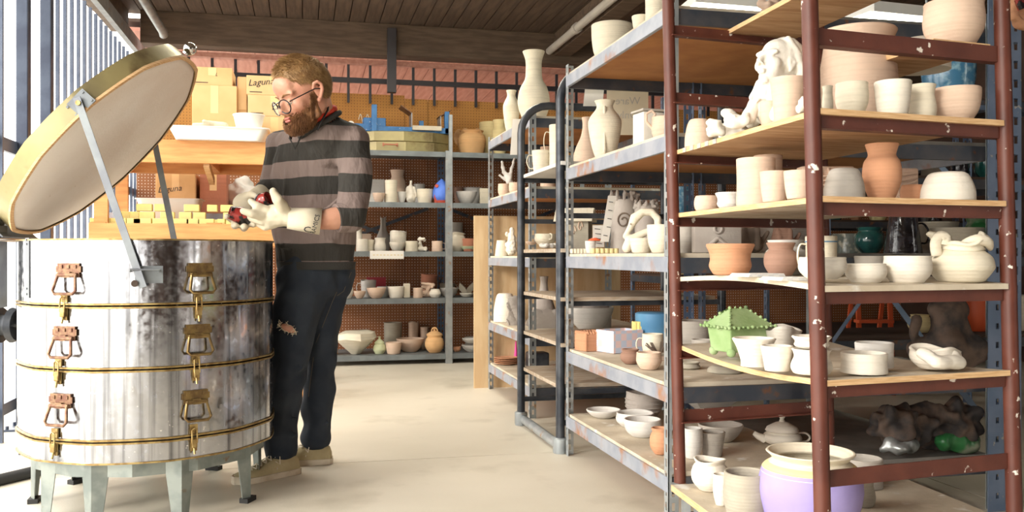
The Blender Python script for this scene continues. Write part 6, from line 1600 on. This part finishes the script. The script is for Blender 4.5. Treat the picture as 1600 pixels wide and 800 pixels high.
bm = bmesh.new(); dz_ = dZ(806, .08)
c = P(806, 400, dz_); c.z = .492
for k in range(9):
    pts = [Vector((-.05+.1*i/10, -.0+.004*math.sin(i+k), .006+k*.019+.006*math.sin(i*1.2+k))) for i in range(11)]; tube(bm, [c+p for p in pts], .0085, 8, flat=4)
o = fin('wavy_slab_stack', bm, M['wet_grey'], smooth=True, rebase=True); tag(o, 'grey stack of wavy clay sheets behind the black pipe', 'clay')
bm = bmesh.new(); c = P(851, 400, dZ(851, .2)); c.z = .492
for k in range(4):
    tube(bm, [c+Vector((-.1+.2*i/12, 0, .012+k*.02+.008*math.sin(i*1.6+k))) for i in range(13)], .009, 8, flat=5)
o = fin('wavy_plates', bm, M['wet_grey'], smooth=True, rebase=True); tag(o, 'stack of grey wavy-edged plates below the stoppered bottle', 'plate')
o = put('lumpy_slab', blob([('b', P(812, 395, 4.95)+Vector((0, 0, 0)), P(812, 395, 4.95)+Vector((.22, .12, .02)))]+[('s', P(815+9*k, 392, 4.9)+Vector((0, .02*(k % 3), 0)), .014) for k in range(6)], .006, 2, .006, 40), M['pale_grey'], rebase=True); o.location = (1.33, 4.55, .988); tag(o, 'pale lumpy clay slab on the middle board of the pipe rack', 'slab')
c = P(843, 400, dZ(843, .25)); o = boxo('black_box', (c.x-.07, c.y, .192), (c.x+.07, c.y+.12, .30), M['black_steel'], bev=.012, rebase=True); tag(o, 'black box at the bottom of the further shelving', 'box')
c = P(806, 400, dZ(806, .2)); bm = bmesh.new(); lathe(bm, [(0, 0), (.02, 0), (.012, .05), (.004, .14), (0, .145)], 12); o = fin('magenta_cone', bm, M['magenta'], loc=(c.x, c.y, .192), smooth=True); tag(o, 'slim magenta cone on the lowest further shelf', 'cone')
# blue rocket, animals, etc. on back wall shelves
c = P(690, 400, 8.02); c.z = 1.421; rk = empty('rocket_model', c, 'blue clay rocket with red fins on the wall shelving', 'rocket'); rk['local'] = 1
bm = bmesh.new(); lathe(bm, smoothprof([(.06, .02), (.078, .06), (.076, .12), (.045, .18), (.001, .222)], 4), 28); lathe(bm, [(0, .02), (.06, .02)], 28); fin('hull', bm, M['blue_paint'], rk, loc=(0, 0, 0), smooth=True)
for k in range(4):
    a = k*PI/2+.5; d_ = Vector((math.cos(a), math.sin(a), 0)); bm = bmesh.new(); bar(bm, d_*.07+UP*.0, d_*.07+UP*.075, .018, .02); fin('fin', bm, M['red_fin'], rk, loc=(0, 0, 0))
bm = bmesh.new(); lathe(bm, [(0, .002), (.062, .002), (.068, .025), (0, .025)], 24); fin('base_ring', bm, M['red_fin'], rk, loc=(0, 0, 0)); bm = bmesh.new(); tube(bm, [Vector((-.05, -.052, .15)), Vector((-.054, -.06, .152))], .016, 14); fin('porthole', bm, M['red_fin'], rk, loc=(0, 0, 0))
def figs(label, px, py0, py1, w, Y, zs, seed, m='bisque_white', grp='small figurines on the wall shelving'):
    d = dY(px, Y); return knot(label, px, (py0+py1)/2, d, w, (py1-py0), zs, m=m, seed=seed, vox=.006, disp=.008, group=grp)
d_ = dY(642, 8.05); blobo('robed_figurine', 'white draped standing figurine on the upper wall shelf', 'figurine', [('c', P(642, 310, d_), .042, P(642, 295, d_), .028), ('c', P(642, 295, d_), .026, P(642, 286, d_), .014), ('s', P(642, 283, d_), .014), ('c', P(637, 292, d_), .012, P(634, 306, d_), .014), ('c', P(647, 292, d_), .012, P(650, 306, d_), .014)], 'bisque_white', .006, 2, .008, 30, 1.421)
figs('white animal figurine with pricked ears on the middle wall shelf', 660, 364, 392, 18, 8.0, .991, 31)
figs('pinkish horned figurine on the fourth wall shelf', 668, 440, 465, 26, 8.05, .578, 32, 'pink_clay')
figs('grey crumpled pot by the cross braces on the middle wall shelf', 705, 376, 392, 22, 8.0, .991, 33, 'stoneware') if 0 else None
o = boxo('red_square', (P(573, 0, dY(573, 8.38)).x, 8.38, .578), (P(603, 0, dY(603, 8.38)).x, 8.4, .578+.175), M['red_matte'], rebase=True); tag(o, 'dark red square panel standing on the fourth wall shelf', 'panel')
for (px, w, yt, zs, Y, lb, m) in ((589, 24, 280, 1.421, 8.3, 'large pale block at the rear of the upper wall shelf', 'pale_grey'), (757, 14, 294, 1.421, 8.0, 'small cream block at the right of the upper wall shelf', 'cream'), (636, 10, 443, .578, 7.98, 'thin cream block standing on the fourth wall shelf', 'cream'), (571, 18, 365, .991, 8.3, 'pinkish block at the rear of the middle wall shelf', 'pink_clay')):
    d = dY(px, Y); c = P(px, 400, d); hw = w*d/F/2; o = boxo('clay_block', (c.x-hw, c.y, zs), (c.x+hw, c.y+.06, H+(400-yt)*d/F), M[m], bev=.006, rebase=True); tag(o, lb, 'block')
pot('plate', 'dish', 'greenish dish under the orange cup', 'dish', 732, 385, 24, 'greenish', .991, dY(732, 8.03))
# big faceted white bowl
d = dY(556, 8.02); bm = bmesh.new(); r = 33*d/F; lathe(bm, [(0, 0), (r*.22, 0), (r*1.0, r*.72), (r*.86, r*.98), (r*.5, r*1.13), (r*.1, r*1.08), (0, r*.9)], 9)
for v in bm.verts: v.co += Vector((noise.noise(v.co*8), noise.noise(v.co*8+Vector((5, 0, 0))), noise.noise(v.co*8+Vector((0, 5, 0)))))*.02*(v.co.z > .02)
c = P(556, 400, d); o = fin('faceted_form', bm, M['cream'], loc=(c.x, c.y, .086), smooth=True); tag(o, 'big cream faceted fan-shaped vessel on the bottom wall shelf', 'vessel')
# basket of coils
for k in range(5):
    pot('ring', 'clay_ring', ['lowest', 'second lowest', 'middle', 'second highest', 'topmost'][k]+' of the stacked terracotta rings beside the jeans', 'ring', 516, 0, 21, 'orange_clay', .086+k*.02, dY(516, 8.0), 'stacked terracotta rings') if 0 else None
for k in range(5):
    d = dY(516, 8.02); bm = bmesh.new(); rr_ = .058; tube(bm, [(rr_*math.cos(a), rr_*math.sin(a), .0) for a in [2*PI*i/20 for i in range(21)]], .0095, 8, cap=False)
    c = P(516, 400, d); o = fin('clay_ring', bm, M['orange_clay'], loc=(c.x, c.y, .0958+k*.0205), smooth=True); tag(o, ['lowest', 'second lowest', 'middle', 'second highest', 'topmost'][k]+' of the five stacked orange clay rings beside the jeans', 'ring', 'stacked orange clay rings')
# leaf bowl
d = dY(729, 8.0); c = P(729, 400, d); lb_ = pot('bowl', 'petal_bowl', 'white bowl of spreading leaf petals on a beaded foot', 'bowl', 729, 458, 22, 'bisque_white', .578, d, ex=[('beads',)])
for k, a in enumerate((0, 1.1, 2.2, 3.14, 4.2, 5.3)):
    bm = bmesh.new(); t0 = Vector((math.cos(a), math.sin(a), 0)); t1 = Vector((-t0.y, t0.x, 0)); L1 = []; L2 = []
    for i in range(7):
        t = i/6; w = .035*math.sin(PI*min(1, t*.85+.15)); p = t0*(.03+.085*t)+UP*(.03+.1*t); L1.append(bm.verts.new(p-t1*w)); L2.append(bm.verts.new(p+t1*w))
    for i in range(6): bm.faces.new((L1[i], L1[i+1], L2[i+1], L2[i]))
    bmesh.ops.solidify(bm, geom=bm.faces[:], thickness=.004); fin('petal', bm, M['bisque_white'], lb_, loc=(0, 0, 0), smooth=True)
pot('round', 'clay_ball', 'small pink ball-shaped pot right of the tall post', 'pot', 714, 542, 12, 'terracotta', .086, dY(714, 8.0))
# petal ears of the orange pot
eo = [o for o in bpy.data.objects if o.get('label', '').startswith('orange pot with petal')][0]
for sx_ in (-.055, .055, -.12):
    bm = bmesh.new(); els = [bm.verts.new((sx_+.045*math.cos(a), -.075 if sx_ > -.1 else 0, .17+.075*math.sin(a))) for a in [2*PI*k/20 for k in range(20)]]; bm.faces.new(els); bmesh.ops.solidify(bm, geom=bm.faces[:], thickness=.012); fin('petal_ear', bm, M['orange_clay'], eo, loc=(0, 0, 0))
# paper label on the shelf lip
o = boxo('shelf_label', (P(578, 0, dY(578, 7.83)).x, 7.832, .925), (P(631, 0, dY(631, 7.83)).x, 7.836, .995), M['paper'], rebase=True); tag(o, 'white paper label taped to the middle wall shelf', 'label')
bm = bmesh.new(); w2 = .12
for k in range(9): box(bm, (-w2+.03*k, -.0032, .03), (-w2+.03*k+.016, -.0022, .037))
fin('writing', bm, M['yellow_clay'], o, loc=(0, 0, 0))
# two kiln rings and blue machine on top of the wall shelving
def oct_slab(name, label, px0, px1, py0, py1, Y, m):
    d = dY((px0+px1)/2, Y); c = P((px0+px1)/2, 400, d); r = (px1-px0)*d/F/2; z0 = H+(400-py1)*d/F; z1 = H+(400-py0)*d/F
    bm = bmesh.new(); lathe(bm, [(0, z0), (r-.01, z0), (r, z0+.004), (r, z1-.004), (r-.01, z1), (0, z1)], 10, c.x, c.y+.0, sy=.5, ang=.3)
    o = fin(name, bm, M[m], rebase=True); tag(o, label, 'kiln ring', 'kiln sections on the wall shelving'); return o, c, r, z0, z1
o1, c1, r1, z0_, z1_ = oct_slab('kiln_ring', 'lower tarnished kiln section on top of the wall shelving', 556, 706, 220.5, 236, 8.12, 'tarnish')
dzz = 1.871-(min(v.co.z for v in o1.data.vertices)+o1.location.z); o1.location.z += dzz
o2, c2, r2_, z02, z12 = oct_slab('kiln_ring', 'upper shinier kiln section under the blue machine', 552, 704, 203.5, 219, 8.12, 'tarnish'); o2.location.z = o1.location.z + (z1_-z0_)+.001
zm = o2.location.z+(z12-z02)+.001
bm = bmesh.new(); yf = 8.12-.24; x0 = P(610, 0, dY(610, yf)).x; box(bm, (x0-.07, yf-.02, zm-.075), (x0-.055, yf-.01, zm-.045)); box(bm, (x0+.05, yf-.02, zm-.075), (x0+.065, yf-.01, zm-.045)); tube(bm, [(x0-.06, yf-.03, zm-.06), (x0+.06, yf-.03, zm-.06)], .007, 8)
for v in bm.verts: v.co.z -= .07; v.co -= o1.location
fin('carrying_handle', bm, M['dark_terracotta'], o1, loc=(0, 0, 0))
mc = empty('blue_machine', (c2.x, 8.1, zm), 'blue steel bench machine with angled plates on top of the kiln sections', 'machine')
def XW(px, Y=8.05): return P(px, 0, dY(px, Y)).x
boxo('bed', (XW(586), 8.0, zm), (XW(702), 8.08, zm+.05), M['machine_blue'], mc, bev=.003)
boxo('bed', (XW(586), 8.2, zm), (XW(702), 8.26, zm+.05), M['machine_blue'], mc, bev=.003)
boxo('upright', (XW(580), 7.97, zm), (XW(588), 8.03, zm+.235), M['machine_blue'], mc, bev=.003)
boxo('upright', (XW(694), 8.0, zm), (XW(701), 8.06, zm+.2), M['machine_blue'], mc, bev=.003)
boxo('motor_box', (XW(568), 8.05, zm+.01), (XW(603), 8.22, zm+.13), M['machine_blue'], mc, bev=.006)
boxo('arm', (XW(546), 8.05, zm+.02), (XW(570), 8.12, zm+.075), M['machine_blue'], mc, bev=.004)
bm = bmesh.new(); tube(bm, [(XW(548), 8.0, zm+.06), (XW(548), 8.06, zm+.06)], .028, 20); fin('roller_end', bm, M['paper'], mc, smooth=True)
bm = bmesh.new(); tube(bm, [(XW(548), 7.998, zm+.06), (XW(548), 8.0, zm+.06)], .012, 14); fin('roller_bore', bm, M['ink'], mc)
boxo('cream_bar', (XW(643), 7.96, zm+.02), (XW(688), 8.0, zm+.06), M['cream'], mc, bev=.003)
boxo('peg', (XW(657), 8.14, zm+.05), (XW(664), 8.18, zm+.13), M['machine_blue'], mc)
for (xa, za, xb, zb, dy) in ((643, .05, 643, .18, 0), (643, .18, 626, .245, 0), (688, .05, 688, .16, 0), (686, .16, 704, .215, 0)):
    bm = bmesh.new(); bar(bm, (XW(xa), 8.12, zm+za), (XW(xb), 8.12, zm+zb), .2, .006, Vector((1, 0, 0)) if xa == xb else UP); fin('angled_plate', bm, M['rusty'] if xb != xa else M['galv'], mc)
bm = bmesh.new(); tube(bm, [(XW(562)+.005*k, 8.2, zm+.13+.05*math.sin(k*.5)) for k in range(20)], .004, 6); fin('cord', bm, M['cream'], mc, smooth=True)
# ---- right rear: blue bowl on dark bracket shelf, dark sculpture, tall rack behind with coloured things
pot('deep', 'glazed_bowl', 'blue glazed bowl on the slanting rear shelf', 'bowl', 1482, 94, 80, 'blue_glaze', 1.519, 3.42)
o = boxo('small_shelf', (2.1, 2.885, 1.5), (2.535, 3.75, 1.518), M['rack_blue'], rebase=True); o['label'] = 'steel rear shelf holding the blue glazed bowl'; o['category'] = 'shelf'
ds = dA(1462, 1.1); s_ = lambda px, py, dd=0: P(px, py, ds+dd)
blobo('dark_sculpture', 'dark mottled clay sculpture crouching at the rear of the knee-high shelf', 'sculpture', [('c', s_(1462, 480), .04, s_(1500, 482), .035), ('c', s_(1475, 480), .05, s_(1482, 530), .09), ('c', s_(1440, 540), .05, s_(1482, 535), .08), ('c', s_(1482, 540), .09, s_(1520, 550), .06), ('c', s_(1430, 500, -.02), .015, s_(1428, 530, -.02), .02)], 'dark_clutter', .01, 2, .03, 14, .512)
bm = bmesh.new(); d0 = 2.95; c = P(1440, 400, d0)
blobo('glazed_rubble', 'heap of dark glazed ceramic with a green patch on the lowest rear shelf', 'pottery', [('c', P(1390, 745, 3.35), .06, P(1492, 740, 3.45), .07), ('e', P(1400, 735, 3.35), (.09, .07, .06)), ('e', P(1490, 732, 3.42), (.11, .08, .07))], 'dark_clutter', .008, 1, .05, 22, .202)
blobo('foil_lump', 'crumpled silvery foil lump on the dark glazed heap', 'foil', [('e', P(1400, 696, 3.3), (.05, .05, .03)), ('c', P(1382, 700, 3.3), .02, P(1425, 694, 3.3), .025)], 'foil', .007, 1, .02, 26)
blobo('green_shard', 'green glazed shard lying on the dark glazed heap', 'shard', [('c', P(1475, 690, 3.36), .035, P(1515, 690, 3.4), .04)], 'green_glaze', .007, 1, .02, 20)
# rear rack with clutter
uE = rack('shelving_unit', 'dark storage rack far behind on the right', 2.75, 6.0, 6.6, 7.3, [.35, .80, 1.25, 1.72], 2.2, bm_mat='dark_shelf', post_mat='rack_blue', board_mat='dark_wall', under='dark_wall', group='storage racks at the rear right')
uF = rack('shelving_unit', 'blue-posted rack just behind the large shelving', 2.75, 4.2, 4.35, 5.0, [.5, .96, 1.40, 1.85], 2.3, bm_mat='dark_shelf', post_mat='rack_blue', board_mat='dark_wall', under='dark_wall', group='storage racks at the rear right')
cols = ['teal_glaze', 'black_glaze', 'orange_red', 'blue_glaze', 'yellow_clay', 'brown_clay', 'green_glaze', 'grey_glaze', 'dark_brown', 'stoneware', 'terracotta', 'cream']
cn = {'teal_glaze': 'dark teal', 'black_glaze': 'glossy black', 'orange_red': 'bright orange-red', 'blue_glaze': 'blue glazed', 'yellow_clay': 'yellow ochre', 'brown_clay': 'brown', 'green_glaze': 'green glazed', 'grey_glaze': 'speckled grey', 'dark_brown': 'dark brown', 'stoneware': 'stone-coloured', 'terracotta': 'terracotta', 'cream': 'cream'}
rr = random.Random(11)
for (lev, zz, Y0, x0, x1, nm) in (('top', 1.721, 6.75, 2.9, 5.8, 'far dark rack'), ('second', 1.251, 6.75, 2.9, 5.8, 'far dark rack'), ('third', .801, 6.75, 2.9, 5.8, 'far dark rack'), ('upper', 1.401, 4.6, 2.9, 4.1, 'blue-posted rack'), ('middle', .961, 4.6, 3.45, 4.1, 'blue-posted rack'), ('lower', .501, 4.6, 3.45, 4.1, 'blue-posted rack')):
    x = x0; i = 0; cc_ = cols[:]; rr.shuffle(cc_)
    while x < x1 and i < len(cc_):
        w = rr.uniform(.13, .24); d = (Vector((x+w/2, Y0, 0))).dot(FW); px = 800+F*Vector((x+w/2, Y0, 0)).dot(RT)/d; h = rr.uniform(.1, .26); yt = 400-(zz+h-H)*F/d
        pf = rr.choice(['jar', 'cyl', 'olla', 'round', 'taper', 'belly'])
        pot(pf, 'glazed_pot', cn[cc_[i]]+' '+{'jar': 'round-shouldered jar', 'cyl': 'cylinder pot', 'olla': 'necked pot', 'round': 'round bowl', 'taper': 'tapered pot', 'belly': 'bellied pot'}[pf]+' on the '+lev+' shelf of the '+nm, 'pot', px, yt, w*F/d*.8, cc_[i], zz, d, 'pots on the '+nm, n=24)
        x += w+.03; i += 1
# red step stool
st = empty('step_stool', (2.95, 5.9, 0), 'bright orange-red metal step ladder behind the shelving', 'ladder'); A4 = P(1368, 400, 6.1); A4.z = 0
st.location = A4
for (dx, dy) in ((-.1, 0), (.12, 0)):
    bm = bmesh.new(); bar(bm, A4+RT*dx, A4+RT*(dx+.03)+FW*.15+UP*.95, .03, .02, FW); fin('rail', bm, M['orange_red'], st)
    bm = bmesh.new(); bar(bm, A4+RT*dx+FW*.35, A4+RT*(dx+.03)+FW*.17+UP*.93, .025, .02, FW); fin('rear_leg', bm, M['orange_red'], st)
for k in range(3):
    bm = bmesh.new(); z = .25+.25*k; f_ = .15*z/.95; bar(bm, A4+RT*-.1+FW*f_+UP*z, A4+RT*.14+FW*f_+UP*z, .1, .02); fin('step', bm, M['orange_red'], st)
# mask pot hanging at top right
t = blobo('clay_mask', 'pink clay mask with dark red glaze hanging at the upper right corner', 'mask', [('e', P(1598, 8, 2.5), (.045, .03, .07)), ('c', P(1584, -10, 2.46), .014, P(1583, 25, 2.46), .012), ('c', P(1585, 25, 2.46), .014, P(1600, 42, 2.48), .014)], 'terracotta', .005, 2, .006, 40)
bm = bmesh.new(); tube(bm, [P(1592, -2, 2.44)-t.location, P(1598, 14, 2.44)-t.location], .012, 8); fin('glaze_patch', bm, M['red_glaze'], t, loc=(0, 0, 0), smooth=True)
bm = bmesh.new(); tube(bm, [P(1598, -20, 2.5)-t.location, Vector((P(1598, -20, 2.5).x, P(1598, -20, 2.5).y, 3.05))-t.location], .002, 6); fin('cord', bm, M['joint_dark'], t, loc=(0, 0, 0))
